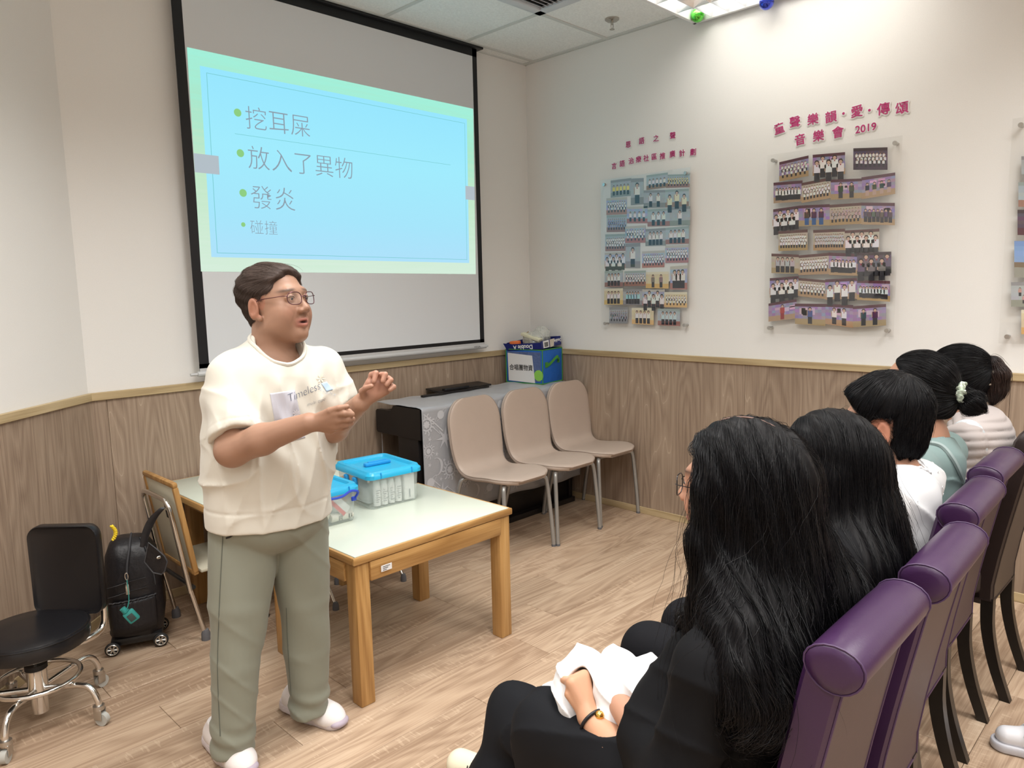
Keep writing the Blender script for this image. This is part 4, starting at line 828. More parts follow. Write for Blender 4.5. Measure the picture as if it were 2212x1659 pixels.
# ================================================================ PURPLE DINING CHAIRS (audience row, facing +y)
M_purp = mat('purple_leatherette', (.034, .011, .046), .36, spec=.55, bump=(260, .12, .0015), var=(2.5, .15)); M_pback = mat('plum_brown_leatherette', (.046, .026, .036), .45, spec=.4, bump=(260, .12, .0015), var=(2.5, .12))
M_stitch = mat('lilac_stitching', (.055, .026, .075), .5); M_ebony = mat('ebonised_wood', (.008, .006, .005), .35)
M_brn = mat('dark_brown_leather', (.022, .014, .013), .34, bump=(260, .12, .0015))
def purple_chair(M, label, body=None, back=None, roll=True):
    body = body or M_purp; back = back or M_pback
    t = thing('dining_chair', label, 'chair', M=M, group='high backed leather chairs of the audience row')
    w = .158
    # back slab: leans, front face purple, rear face plum
    def yz(z): return .085 - .085 * ((z - .40) / .47) ** 1.15 if z > .40 else .085
    zs = [.345, .40, .5, .6, .7, .8, .862 if roll else .90]
    b = B()
    for z0, z1 in zip(zs[:-1], zs[1:]): pass
    rings = []
    for z in zs:
        y = yz(z); rings.append([(x, yy, z) for x, yy in ((-w + .008, y - .026), (w - .008, y - .026), (w, y - .020), (w, y + .028), (w - .01, y + .036), (-w + .01, y + .036), (-w, y + .028), (-w, y - .020))])
    if not roll:
        y = yz(.93); rings.append([(x * .93, yy, .925) for x, yy in ((-w + .008, y - .022), (w - .008, y - .022), (w, y - .016), (w, y + .022), (w - .01, y + .03), (-w + .01, y + .03), (-w, y + .022), (-w, y - .016))])
        rings.append([(x * .86, yy, .938) for x, yy in ((-w + .008, y - .012), (w - .008, y - .012), (w, y - .008), (w, y + .014), (w - .01, y + .02), (-w + .01, y + .02), (-w, y + .014), (-w, y - .008))])
    loft(b, rings).build('back_core', body, t, 35)
    b = B(); bk = [[(x, yz(z) - .0272 + d, z) for x, d in ((-w + .014, 0), (w - .014, 0), (w - .016, .004), (-w + .016, .004))] for z in (zs if roll else zs + [.915])]
    loft(b, bk).build('rear_panel', back, t, 20)
    for s in (-1, 1): B().tube([(s * (w - .010), yz(z) - .0275, z) for z in zs], .0022, 6).build('side_seam', M_stitch if roll else body, t)
    B().tube([(-w, yz(.345) - .022, .346), (-w + .02, yz(.345) - .027, .345), (w - .02, yz(.345) - .027, .345), (w, yz(.345) - .022, .346), (w, yz(.345) + .03, .345), (-w, yz(.345) + .03, .345)], .0032, 6, closed=True).build('lower_piping', body, t)
    if roll:
        y0 = yz(.862)
        prof = []
        for k in range(20):
            a = 2 * PI * k / 20; r = .043 * (1 + .12 * math.sin(a)); prof.append((math.cos(a) * r * 1.02, math.sin(a) * .037))
        R = lambda x, s: [(x, y0 - .012 + p[0] * s, .872 + p[1] * s) for p in prof]
        loft(B(), [R(-w - .002, .96), R(-w + .004, 1.0), R(-w * .5, 1.02), R(0, 1.025), R(w * .5, 1.02), R(w - .004, 1.0), R(w + .002, .96)], False, False).build('head_roll', body, t, 60)
        for s in (-1, 1):
            rr = [R(s * (w + .001), .97), R(s * (w + .004), .92), R(s * (w + .006), .6), R(s * (w + .0065), .2)]
            if s < 0: rr = [r[::-1] for r in rr]
            loft(B(), rr, False, True).build('roll_cap', body, t, 60)
            B().tube(R(s * (w + .0015), 1.0), .0018, 6, closed=True).build('cap_piping', M_stitch, t)
    # seat
    b = B(); b.box((-w - .012, .09, .355), (w + .012, .50, .452), .026, seg=4); b.build('seat', body, t)
    b = B(); b.box((-w, .09, .325), (w, .485, .37), .006); b.build('seat_rail', body, t)
    for s in (-1, 1):
        P = [(s * (w - .022), .075, .35), (s * (w - .022), .070, .24), (s * (w - .022), .045, .12), (s * (w - .022), .005, .0)]
        b = B(); rg = []
        for (x, y, z) in bez(P, 4): q = .019 - .004 * (1 - z / .35); rg.append([(x - q, y - q, z), (x + q, y - q, z), (x + q, y + q, z), (x - q, y + q, z)])
        rg[-1] = [(x, y, 0.) for x, y, z in rg[-1]]
        loft(b, rg[::-1]).build('leg', M_ebony, t, 30)
        b = B(); rg = [[(s * (w - .02) + dx * q, .465 + dy * q, z) for dx, dy in ((-1, -1), (1, -1), (1, 1), (-1, 1))] for z, q in ((0, .014), (.34, .02))]; loft(b, rg).build('leg', M_ebony, t, 30)
    return t
pc = purple_chair(rotz((-2.588, -3.147, 0), .5), 'purple high backed chair nearest the camera, lowest in the picture')
dup(pc, rotz((-2.168, -3.148, 0), 1.5), 'second purple high backed chair from the camera, behind the long haired listener')
dup(pc, rotz((-1.705, -3.092, 0), 1.5), 'third purple high backed chair from the camera, behind the white lace blouse')
dup(pc, rotz((-1.270, -3.058, 0), 1), 'farthest purple high backed chair, behind the listener in the teal top')
purple_chair(rotz((-.815, -3.085, 0), -1), 'very dark brown leather chair at the far end of the audience row', M_brn, mat('brown_leather_rear', (.045, .033, .028), .4, bump=(260, .1, .0015)), False)
# ================================================================ CHROME STOOL
SB = Vector((-3.262, -.720, 0))
st = thing('castor_stool', 'black round seated chrome stool with backrest on castors by the wall', 'stool', tuple(SB))
M_vin = mat('black_vinyl', (.010, .010, .012), .28, spec=.5, bump=(180, .08, .001))
B().lathe([(.02, .270), (.158, .272), (.168, .278), (.172, .292), (.172, .320), (.166, .332), (.150, .338), (.08, .341), (.01, .342)], 48).build('seat', M_vin, st)
B().tube([(.1705 * math.cos(a * PI / 24), .1705 * math.sin(a * PI / 24), .325) for a in range(48)], .003, 6, closed=True).build('seat_welt', M_vin, st)
b = B(); b.cyl((0, 0, .20), (0, 0, .275), .012, n=16); b.build('spindle', M_chrome, st); B().cyl((0, 0, .190), (0, 0, .207), .034, n=24).build('collar', M_blk, st)
b = B(); b.cyl((0, 0, .10), (0, 0, .191), .031, n=24); b.cyl((0, 0, .035), (0, 0, .10), .026, n=24); b.build('column', M_chrome, st)
B().tube([(.128 * math.cos(a * PI / 24), .128 * math.sin(a * PI / 24), .152) for a in range(48)], .0085, 10, closed=True).build('foot_ring', M_chrome, st)
M_cast = mat('pale_castor_wheel', (.45, .45, .42), .4)
for a in (-127, -54, 22, 100, 165):
    a = math.radians(a); d = Vector((math.cos(a), math.sin(a), 0)); Rr = .222
    B().tube(bez([tuple(d * .02 + Vector((0, 0, .118))), tuple(d * .10 + Vector((0, 0, .130))), tuple(d * .17 + Vector((0, 0, .138))), tuple(d * .205 + Vector((0, 0, .122))), tuple(d * Rr + Vector((0, 0, .085))), tuple(d * Rr + Vector((0, 0, .066)))], 5), .0105, 12).build('base_leg', M_chrome, st)
    c = B(); p = d * Rr; c.cyl(p + Vector((0, 0, .056)), p + Vector((0, 0, .070)), .018, n=20); q = Vector((-d.y, d.x, 0)); o_ = d * .010
    c.box((-.012, -.002, .022), (.016, .002, .058), .001, M=frame(p + q * .012, d, q, (0, 0, 1))); c.box((-.012, -.002, .022), (.016, .002, .058), .001, M=frame(p - q * .012, d, q, (0, 0, 1))); k = c.build('castor', M_steel, st)
    w = p + o_ + Vector((0, 0, .022)); B().cyl(w - q * .009, w + q * .009, .022, n=24).build('wheel', M_cast, k)
# backrest facing the seat, turned towards the camera-left
e1 = Vector((.70, -.713, 0)).normalized(); e2 = Vector((.713, .70, 0)).normalized(); pc0 = onh(148, 1200, 2.50); 
Mp = frame((pc0[0] - SB[0], pc0[1] - SB[1], 0), e1, e2, (0, 0, 1))
rr = []
for y, s in ((-.014, .93), (-.020, .985), (-.012, 1.), (.012, 1.), (.018, .97)): rr.append([(x * s, y + .012 * (x / .13) ** 2 * -1, z * s) for x, z in rrect(.245, .325, .040, 6)])
b = loft(B(), [[tuple(Mp @ Matrix.Translation((0, 0, .482)) @ Vector(v)) for v in r] for r in rr]); b.build('backrest', M_vin, st, 60)
for s in (-1, 1):
    P = [Mp @ Vector((s * .092, .010, .42)), Mp @ Vector((s * .100, .012, .34)), Mp @ Vector((s * .096, .0, .262)), Mp @ Vector((s * .075, -.08, .250)), Vector((s * .05 * .7, s * -.05 * .713, .262))]
    B().tube(bez([tuple(p) for p in P], 7), .0125, 14).build('back_tube', M_chrome, st)
# ================================================================ WHEELED BACKPACK
M_nyl = mat('black_nylon', (.012, .011, .013), .40, spec=.45, bump=(30, .35, .008)); M_nylm = mat('black_mesh_trim', (.045, .045, .05), .6); M_zip = mat('zip_metal', (.62, .62, .6), .25, metal=1.)
u1 = Vector((.925, -.38, 0)).normalized(); u2 = Vector((.38, .925, 0)).normalized()
bp0 = Vector((-2.835, -.385, 0)); bgp = thing('trolley_backpack', 'black nylon wheeled backpack standing between stool and folding chair', 'backpack', M=frame(bp0, u1, u2, (0, 0, 1)))
rr = []
for z, w, d, oy, ox in ((.052, .185, .165, .03, 0), (.075, .20, .185, .03, .0), (.15, .212, .215, .035, .004), (.25, .210, .215, .035, .006), (.33, .200, .20, .035, .004), (.39, .185, .175, .038, 0), (.43, .155, .14, .04, -.004), (.452, .11, .09, .04, -.006), (.458, .05, .04, .04, -.006)):
    pts_ = rrect(w, d, min(w, d) * .33, 7); rr.append([(x + ox + .003 * math.sin(z * 90 + x * 60), y + oy + .004 * math.sin(z * 60 + 40 * x), z) for x, y in pts_])
loft(B(), rr).build('bag_body', M_nyl, bgp, 60)
# front side pocket, gathered
b = B(); n = 24; rows_ = []
for j, z in enumerate((.085, .12, .17, .205, .222)):
    row = []
    for i in range(n + 1):
        x = -.085 + .17 * i / n; amp = .0035 * (j / 4) ** 1.5
        y = -.072 - .022 * math.sin(PI * i / n) ** .6 * (1 - .35 * (j / 4)) + amp * math.sin(i * 2.4); row.append((x, y, z + .012 * (i / n - .3)))
    rows_.append(row)
vs = [v for r in rows_ for v in r]; b.add(vs, [(j * (n + 1) + i, j * (n + 1) + i + 1, (j + 1) * (n + 1) + i + 1, (j + 1) * (n + 1) + i) for j in range(4) for i in range(n)])
o = b.build('side_pocket', M_nyl, bgp, 80); so = o.modifiers.new('thickness', 'SOLIDIFY'); so.thickness = .003
B().tube([(v[0], v[1] - .001, v[2] + .002) for v in rows_[-1]], .0032, 6).build('pocket_hem', M_nylm, bgp)
B().tube(bez([(-.012, -.082, .29), (-.010, -.075, .36), (.0, -.052, .42), (.004, -.01, .452), (.005, .05, .462)], 6), .0042, 8).build('zip', M_nylm, bgp)
B().tube(bez([(.070, -.075, .10), (.082, -.06, .20), (.083, -.055, .30), (.065, -.04, .40), (.04, .0, .455)], 6), .0026, 6).build('body_seam', M_nylm, bgp)
for z in (.245, .285): B().tube([(-.09 + .018 * i, -.074 - .003 * math.sin(i), z + .003 * i) for i in range(9)], .0018, 6).build('quilt_line', M_nyl, bgp)
z_ = B(); z_.box((-.020, -.096, .255), (-.006, -.091, .298), .002); z_.cyl((-.013, -.090, .296), (-.013, -.084, .302), .004, n=10); z_.build('zip_puller', M_zip, bgp)
# flap with badge on the right, strap up to the folding chair
fq = [(321, 1172), (338, 1186), (355, 1201), (361, 1213), (356, 1234), (349, 1241), (331, 1237), (312, 1214)]; b = B(); n = len(fq)
b.add([tuple(onh(*q, 2.555)) for q in fq] + [tuple(onh(*q, 2.572)) for q in fq], [tuple(range(n))[::-1], tuple(range(n, 2 * n))] + [(i, (i + 1) % n, n + (i + 1) % n, n + i) for i in range(n)]); b.build('top_flap', M_nyl, bgp, inv=INV[bgp.name])
B().tube([tuple(onh(*q, 2.554)) for q in fq], .0026, 6, closed=True).build('flap_binding', M_nylm, bgp, inv=INV[bgp.name])
B().sph(tuple(onh(344, 1204, 2.552)), (.010, .003, .006), 8).build('badge', M_zip, bgp, inv=INV[bgp.name])
P = [onh(*q, h) for q, h in (((308, 1180), 2.66), ((316, 1150), 2.67), ((330, 1120), 2.68), ((350, 1098), 2.69))]
inv = INV[bgp.name]; b = B(); L_ = bez([tuple(inv @ Vector(p)) for p in P], 6)
rg = []
for i, p in enumerate(L_): w = .010 + .006 * math.sin(PI * i / len(L_)); rg.append([(p[0] - w, p[1], p[2]), (p[0], p[1] - .004, p[2] - w * .4), (p[0] + w, p[1], p[2]), (p[0], p[1] + .004, p[2] + w * .4)])
loft(b, rg).build('shoulder_strap', M_nyl, bgp, 60)
B().box((-.095, -.06, .030), (.095, .115, .062), .010).build('base_tray', mat('black_plastic', (.014, .014, .015), .35), bgp)
M_tyre = mat('black_tyre', (.02, .02, .02), .6)
for (x, y) in ((-.088, -.072), (.088, -.062), (-.085, .10), (.085, .10)):
    w = B(); c = Vector((x, y, .0290)); w.tube([(c.x + .0225 * math.cos(a * PI / 12), c.y, c.z + .0225 * math.sin(a * PI / 12)) for a in range(24)], .0065, 8, closed=True); w.cyl((x, y - .002, c.z), (x, y + .012, c.z), .022, n=20); wh = w.build('wheel', M_tyre, bgp)
    h = B(); h.tube([(c.x + .0200 * math.cos(a * PI / 12), c.y - .0075, c.z + .0200 * math.sin(a * PI / 12)) for a in range(24)], .0024, 6, closed=True); h.cyl((x, y - .008, c.z), (x, y - .003, c.z), .0045, n=12)
    for k in range(6):
        for dd in (-.10, .10): a = k * PI / 3 + dd; h.cyl((x + .003 * math.cos(a), y - .006, c.z + .003 * math.sin(a)), (x + .0185 * math.cos(a + dd * .6), y - .006, c.z + .0185 * math.sin(a + dd * .6)), .0018, n=6)
    h.build('hub_cap', M_zip, wh)
# sanitiser bottle hanging from the zip
M_teal = mat('teal_silicone', (.03, .27, .25), .45); Pb = onh(283, 1330, 2.56); hb = thing('hand_gel_bottle', 'small teal silicone covered bottle hanging from the backpack zip', 'bottle', M=frame(Pb, u1, u2, (0, 0, 1)))
Tb = Matrix.Rotation(math.radians(-32), 4, 'Y')
B().box((-.020, -.009, -.026), (.020, .009, .022), .006, M=Tb).build('sleeve', M_teal, hb); B().cyl(Tb @ Vector((-.004, 0, .022)), Tb @ Vector((-.004, 0, .042)), .0105, n=16).build('cap', M_teal, hb)
B().box((-.011, -.0102, -.018), (.011, -.0085, .010), .001, M=Tb).build('window', mat('gel_window', (.04, .06, .06), .35), hb)
zt = inv @ Vector(onh(274, 1240, 2.555)); zp = INV[hb.name] @ Vector(onh(274, 1252, 2.555))
B().tube(bez([tuple(zp), (zp.x * .9, -.004, .06), tuple(Tb @ Vector((-.004, -.010, .024))), tuple(Tb @ Vector((.012, -.006, .028)))], 6), .0017, 6).build('loop_cord', M_teal, hb)
b = B(); b.tube([(zp.x + .005 * math.cos(a * PI / 8), zp.y, zp.z + .012 + .013 * math.sin(a * PI / 8)) for a in range(16)], .0014, 6, closed=True); b.build('clip', M_zip, hb)
# yellow cord behind the stool back
Py = onh(242, 1150, 2.58); yc = thing('yellow_cord', 'yellow braided cord looped at the side of the black backrest', 'cord', tuple(Py))
for s in (0, PI): B().tube([(.012 * math.sin(i / 30 * PI) + .004 * math.cos(i * .9 + s), .004 * math.sin(i * .9 + s), .025 - i / 30 * .055) for i in range(31)], .0034, 8).build('strand', mat('yellow_cord', (.75, .55, .02), .6), yc)
# ---- white trainer by the right edge
# ================================================================ SOFT SHAPES: distance fields meshed with sparse surface nets
f32 = np.float32
def V3(*a): return np.array(a, f32)
def nrm(v): v = np.asarray(v, float); return v / np.linalg.norm(v)
class Fld:
    """ordered list of (op, fn, k, centre, radius); op u = smooth union, s = smooth subtract, i = intersect, d = displace"""
    def __init__(s): s.o = []
    def put(s, op, fn, k, c, r): s.o.append((op, fn, k, np.asarray(c, f32), r)); return s
    def cap(s, a, b, ra, rb=None, k=.02, op='u'):
        a = np.asarray(a, f32); b = np.asarray(b, f32); rb = ra if rb is None else rb; ba = b - a; L2 = float(ba @ ba) + 1e-9
        def fn(p, a=a, ba=ba, L2=L2, ra=ra, rb=rb):
            q = p - a; t = np.clip(q @ ba / L2, 0, 1); return np.sqrt(np.maximum(((q - t[:, None] * ba) ** 2).sum(1), 1e-12)) - (ra + (rb - ra) * t)
        return s.put(op, fn, k, (a + b) / 2, math.sqrt(L2) / 2 + max(ra, rb))
    def chain(s, pts, k=.02, op='u'):
        for p, q in zip(pts[:-1], pts[1:]): s.cap(p[0], q[0], p[1], q[1], k, op)
        return s
    def ell(s, c, r, ax=None, k=.02, op='u'):
        c = np.asarray(c, f32); r = np.asarray(r, f32); A = np.eye(3, dtype=f32) if ax is None else np.array(ax, f32)
        def fn(p, c=c, r=r, A=A):
            q = (p - c) @ A.T; k0 = np.sqrt(((q / r) ** 2).sum(1)); k1 = np.sqrt(((q / (r * r)) ** 2).sum(1)); return k0 * (k0 - 1) / np.maximum(k1, 1e-6)
        return s.put(op, fn, k, c, float(r.max()))
    def plane(s, o, n, k=.004):   # keep the side opposite to n
        o = np.asarray(o, f32); n = nrm(n).astype(f32); return s.put('i', lambda p: (p - o) @ n, k, o, 99)
    def disp(s, fn): return s.put('d', fn, 0, (0, 0, 0), 99)
    def sub(s, F, op='u', k=.01, c=(0, 0, 0), r=99): return s.put(op, lambda p: F(p), k, c, r)
    def __call__(s, p, cull=None):
        d = np.full(len(p), 9., f32)
        for op, fn, k, c, r in s.o:
            if cull is not None and op in 'us':
                if np.linalg.norm(np.maximum(np.abs(c - cull[0]) - cull[1], 0)) > r + cull[2] + k: continue
            e = fn(p)
            if op == 'd': d = d + e; continue
            if op == 'u':
                if k > 0: h = np.clip(.5 + .5 * (d - e) / k, 0, 1); d = d * (1 - h) + e * h - k * h * (1 - h)
                else: d = np.minimum(d, e)
            elif op == 's': e = -e; h = np.clip(.5 - .5 * (d - e) / max(k, 1e-6), 0, 1); d = d * (1 - h) + e * h + k * h * (1 - h)
            else: h = np.clip(.5 - .5 * (d - e) / max(k, 1e-6), 0, 1); d = d * (1 - h) + e * h + k * h * (1 - h)
        return d.astype(f32)
def nets(F, lo, hi, h):
    """sparse surface nets -> verts (n,3), quads (m,4)"""
    lo = np.asarray(lo, float); hi = np.asarray(hi, float); Bk = 8; nb = np.ceil((hi - lo) / (h * Bk)).astype(int)
    I = np.stack(np.meshgrid(*[np.arange(n) for n in nb], indexing='ij'), -1).reshape(-1, 3)
    Cc = (lo + (I * Bk + Bk / 2) * h).astype(f32); act = []
    for a in range(0, len(I), 60000): act.append(np.abs(F(Cc[a:a + 60000])) < h * Bk * .87 * 1.5 + .006)
    I = I[np.concatenate(act)]
    key = (I[:, 0] // 4) * 1000000 + (I[:, 1] // 4) * 1000 + I[:, 2] // 4; order = np.argsort(key, kind='stable'); I = I[order]; key = key[order]
    loc = np.stack(np.meshgrid(*[np.arange(9)] * 3, indexing='ij'), -1).reshape(-1, 3)
    Vv = np.empty((len(I), 9, 9, 9), f32); st = 0
    cuts = np.flatnonzero(np.diff(key)) + 1
    for a, b in zip(np.r_[0, cuts], np.r_[cuts, len(I)]):
        J = I[a:b]; P = (lo + (J[:, None, :] * Bk + loc[None]) * h).reshape(-1, 3).astype(f32)
        c0 = (P.min(0) + P.max(0)) / 2; ex = (P.max(0) - P.min(0)) / 2
        Vv[a:b] = F(P, cull=(c0, ex, h * 4 + .012)).reshape(-1, 9, 9, 9)
    N = (nb * Bk + 4).astype(np.int64); ins = Vv < 0
    def K(ix, iy, iz): return ((ix + 2) * N[1] + (iy + 2)) * N[2] + (iz + 2)
    cnt = np.zeros((len(I), 8, 8, 8), np.int8); pos = np.zeros((len(I), 8, 8, 8, 3), f32)
    off = [(0, 0), (0, 1), (1, 0), (1, 1)]
    for ax in range(3):
        for (a, b) in off:
            s0 = [slice(0, 8)] * 3; o = [0, 0, 0]; oth = [q for q in range(3) if q != ax]; o[oth[0]] = a; o[oth[1]] = b; o1 = list(o); o1[ax] = 1
            A = Vv[(slice(None),) + tuple(slice(q, q + 8) for q in o)]; Bq = Vv[(slice(None),) + tuple(slice(q, q + 8) for q in o1)]
            cr = (A < 0) != (Bq < 0); t = np.where(cr, A / np.where(cr, A - Bq, 1), 0)
            cnt += cr; q = np.zeros(cr.shape + (3,), f32); q[..., oth[0]] = a; q[..., oth[1]] = b; q[..., ax] = t; pos += q * cr[..., None]
    m = cnt > 0; bi, x, y, z = np.nonzero(m)
    cell = I[bi] * Bk + np.stack([x, y, z], 1); P = lo + (cell + pos[m] / cnt[m][:, None]) * h
    ky = K(cell[:, 0].astype(np.int64), cell[:, 1], cell[:, 2]); so = np.argsort(ky); ks = ky[so]
    quads = []
    for ax in range(3):
        A = Vv[:, :8, :8, :8]; sl_ = [slice(0, 8)] * 3; sl_[ax] = slice(1, 9); Bq = Vv[(slice(None),) + tuple(sl_)]
        bi, x, y, z = np.nonzero((A < 0) != (Bq < 0)); fl_ = A[bi, x, y, z] < 0
        g = I[bi] * Bk + np.stack([x, y, z], 1); u, w = [(1, 2), (2, 0), (0, 1)][ax]; ids = []
        for du, dw in ((-1, -1), (0, -1), (0, 0), (-1, 0)):
            c = g.copy(); c[:, u] += du; c[:, w] += dw; kk = K(c[:, 0].astype(np.int64), c[:, 1], c[:, 2]); j = np.searchsorted(ks, kk); j = np.minimum(j, len(ks) - 1); ids.append(np.where(ks[j] == kk, so[j], -1))
        qd = np.stack(ids, 1); qd = np.where(fl_[:, None], qd, qd[:, ::-1]); quads.append(qd[(qd >= 0).all(1)])
    return P, np.concatenate(quads)
def npmesh(name, P, Q, m, parent=None, col=None, inv=None, smooth=True):
    P = np.asarray(P, float)
    if inv is not None: A = np.array(inv); P = P @ A[:3, :3].T + A[:3, 3]
    me = bpy.data.meshes.new(name); n = Q.shape[1]
    me.vertices.add(len(P)); me.vertices.foreach_set('co', P.astype(f32).ravel())
    me.loops.add(Q.size); me.loops.foreach_set('vertex_index', Q.astype(np.int32).ravel())
    me.polygons.add(len(Q)); me.polygons.foreach_set('loop_start', np.arange(0, Q.size, n, dtype=np.int32)); me.polygons.foreach_set('loop_total', np.full(len(Q), n, np.int32))
    if smooth: me.polygons.foreach_set('use_smooth', np.ones(len(Q), bool))
    me.update(); me.validate()
    if col is not None:
        ca = me.color_attributes.new('Col', 'FLOAT_COLOR', 'POINT'); ca.data.foreach_set('color', np.c_[col, np.ones(len(P))].astype(f32).ravel())
    return link(name, me, m, parent)
def field_mesh(name, F, lo, hi, h, m, parent, colf=None):
    P, Q = nets(F, lo, hi, h); inv = INV[parent.name] if parent.name in INV else INV[parent.parent.name]
    return npmesh(name, P, Q, m, parent, None if colf is None else colf(P.astype(f32)), inv), P
def grad(F, p, e=.002):
    g = np.stack([F(p + V3(e, 0, 0)) - F(p - V3(e, 0, 0)), F(p + V3(0, e, 0)) - F(p - V3(0, e, 0)), F(p + V3(0, 0, e)) - F(p - V3(0, 0, e))], 1)
    return g / np.maximum(np.linalg.norm(g, axis=1, keepdims=True), 1e-6)
def ribbons(name, S, r, m, parent, inv):
    """S (n,k,3) polylines -> thin three-sided strands, tapered"""
    n, k, _ = S.shape; T = np.gradient(S, axis=1); T /= np.maximum(np.linalg.norm(T, axis=2, keepdims=True), 1e-9)
    a = np.cross(T, np.array([.3, .5, .81])); a /= np.maximum(np.linalg.norm(a, axis=2, keepdims=True), 1e-9); b = np.cross(T, a)
    w = r * np.sin(np.linspace(.5, PI - .25, k))[None, :, None]; rr = np.asarray(w)
    vs = np.stack([S + rr * (a * math.cos(q) + b * math.sin(q)) for q in (0, 2.094, 4.189)], 2)   # n,k,3,3
    base = (np.arange(n)[:, None] * k + np.arange(k - 1)[None]) * 3; Qs = []
    for c in range(3): d = (c + 1) % 3; Qs.append(np.stack([base + c, base + d, base + 3 + d, base + 3 + c], -1).reshape(-1, 4))
    return npmesh(name, vs.reshape(-1, 3), np.concatenate(Qs), m, parent, None, inv)
def strands(name, F, P, n, m, parent, inv, flow, steps=14, step=.012, r=.0006, lift=.002, wob=.3, keep=None, seed=1):
    R = np.random.default_rng(seed); p = P[R.integers(0, len(P), n * 2)].astype(f32)
    if keep is not None: p = p[keep(p)]
    p = p[:n]; n = len(p); ph = R.uniform(0, 6.28, (n, 1)).astype(f32); am = R.normal(0, wob, (n, 1)).astype(f32); lf = (np.abs(R.normal(0, 1, n)) * lift).astype(f32); out = [p.copy()]; dv = R.normal(0, wob * .3, (n, 3)).astype(f32)
    for s in range(steps):
        g = grad(F, p); d = flow(p) + dv; t = d - g * (d * g).sum(1, keepdims=True); t /= np.maximum(np.linalg.norm(t, axis=1, keepdims=True), 1e-6)
        sd = np.cross(g, t); t = t + sd * am * np.sin(ph + s * .35); p = p + t * step; e = F(p) - lf * (1 + .15 * s); p = p - g * e[:, None] * .8; out.append(p.astype(f32).copy())
    return ribbons(name, np.stack(out, 1), r, m, parent, inv)
def folds(A, ks, phs, warp=.0):
    ks = np.array(ks, f32); phs = np.array(phs, f32)
    def fn(p):
        w = np.sin(p @ V3(9, 7, 5)) * warp; s = 0
        for k, q in zip(ks, phs): s = s + np.abs(np.sin(p @ k + q + w)) ** .7 
        return (-A * (s / len(ks) - .5)).astype(f32)
    return fn
# ---------------------------------------------------------------- anatomy
def head_field(c, Fd, s=1., chubby=0., pitch=0.):
    """returns (field, to-world function, axes) for a head centred at c facing Fd"""
    Fd = nrm([Fd[0], Fd[1], 0]); Lf = np.cross(UP, Fd); cp, sp_ = math.cos(pitch), math.sin(pitch); Fw_ = Fd * cp + UP * sp_; Uw = UP * cp - Fd * sp_
    A = np.array([Lf, Fw_, Uw]); c = np.asarray(c, float)
    W = lambda x, y, z: c + (Lf * x + Fw_ * y + Uw * z) * s
    f = Fld(); E = lambda p, r, k=.02, op='u': f.ell(W(*p), np.array(r) * s, A, k * s, op); K = lambda a, b, ra, rb, k=.02, op='u': f.cap(W(*a), W(*b), ra * s, rb * s, k * s, op)
    E((0, -.018, .030), (.0755, .094, .086)); E((0, .020, -.028), (.064, .069, .082), .03)
    K((-.046, .005, -.062), (-.013, .058, -.093), .020, .018, .026); K((.046, .005, -.062), (.013, .058, -.093), .020, .018, .026); E((0, .064, -.092), (.021, .018, .016), .015)
    for sd in (-1, 1): E((sd * .036, .058, -.028), (.024, .022, .026), .02)
    if chubby: E((0, .022, -.080), (.040, .040, .022), .03); [E((sd * .040, .040, -.052), (.023, .027, .030), .03) for sd in (-1, 1)]
    K((-.034, .074, .027), (.034, .074, .027), .0095, .0095, .02)
    for sd in (-1, 1): E((sd * .031, .096, .008), (.0165, .014, .0105), .014, 's')
    for sd in (-1, 1):
        E((sd * .031, .0735, .0075), (.0135, .0110, .0105), .004)
        K((sd * .0185, .0800, .0115), (sd * .0315, .0830, .0140), .0042, .0048, .003); K((sd * .0315, .0830, .0140), (sd * .0450, .0750, .0100), .0048, .0040, .003)
        K((sd * .0200, .0795, .0025), (sd * .0315, .0800, .0005), .0036, .0042, .003); K((sd * .0315, .0800, .0005), (sd * .0440, .0735, .0045), .0042, .0034, .003)
    K((0, .080, .012), (0, .1015, -.023), .0070, .0115, .010); [E((sd * .0125, .0935, -.0285), (.0085, .0105, .0078), .006) for sd in (-1, 1)]
    K((-.0235, .0775, -.0570), (0, .0900, -.0535), .0048, .0062, .006); K((.0235, .0775, -.0570), (0, .0900, -.0535), .0048, .0062, .006)
    K((-.020, .0780, -.0655), (0, .0880, -.0680), .0050, .0068, .006); K((.020, .0780, -.0655), (0, .0880, -.0680), .0050, .0068, .006)
    E((0, .092, -.0608), (.0180, .0085, .0034), .003, 's')
    for sd in (-1, 1):
        E((sd * .0800, -.014, -.009), (.0085, .0185, .0315), .003); E((sd * .0885, -.008, -.005), (.0075, .0100, .019), .003, 's'); E((sd * .0880, -.015, -.014), (.0055, .0050, .012), .003, 's'); E((sd * .074, -.030, -.008), (.007, .009, .024), .003, 's'); E((sd * .0760, .000, -.037), (.0065, .0085, .0095), .006)
    K((0, -.026, -.060), (0, -.050, -.150), .049, .054, .03)
    f.W = W; f.A = A; f.c = c; f.s = s; return f
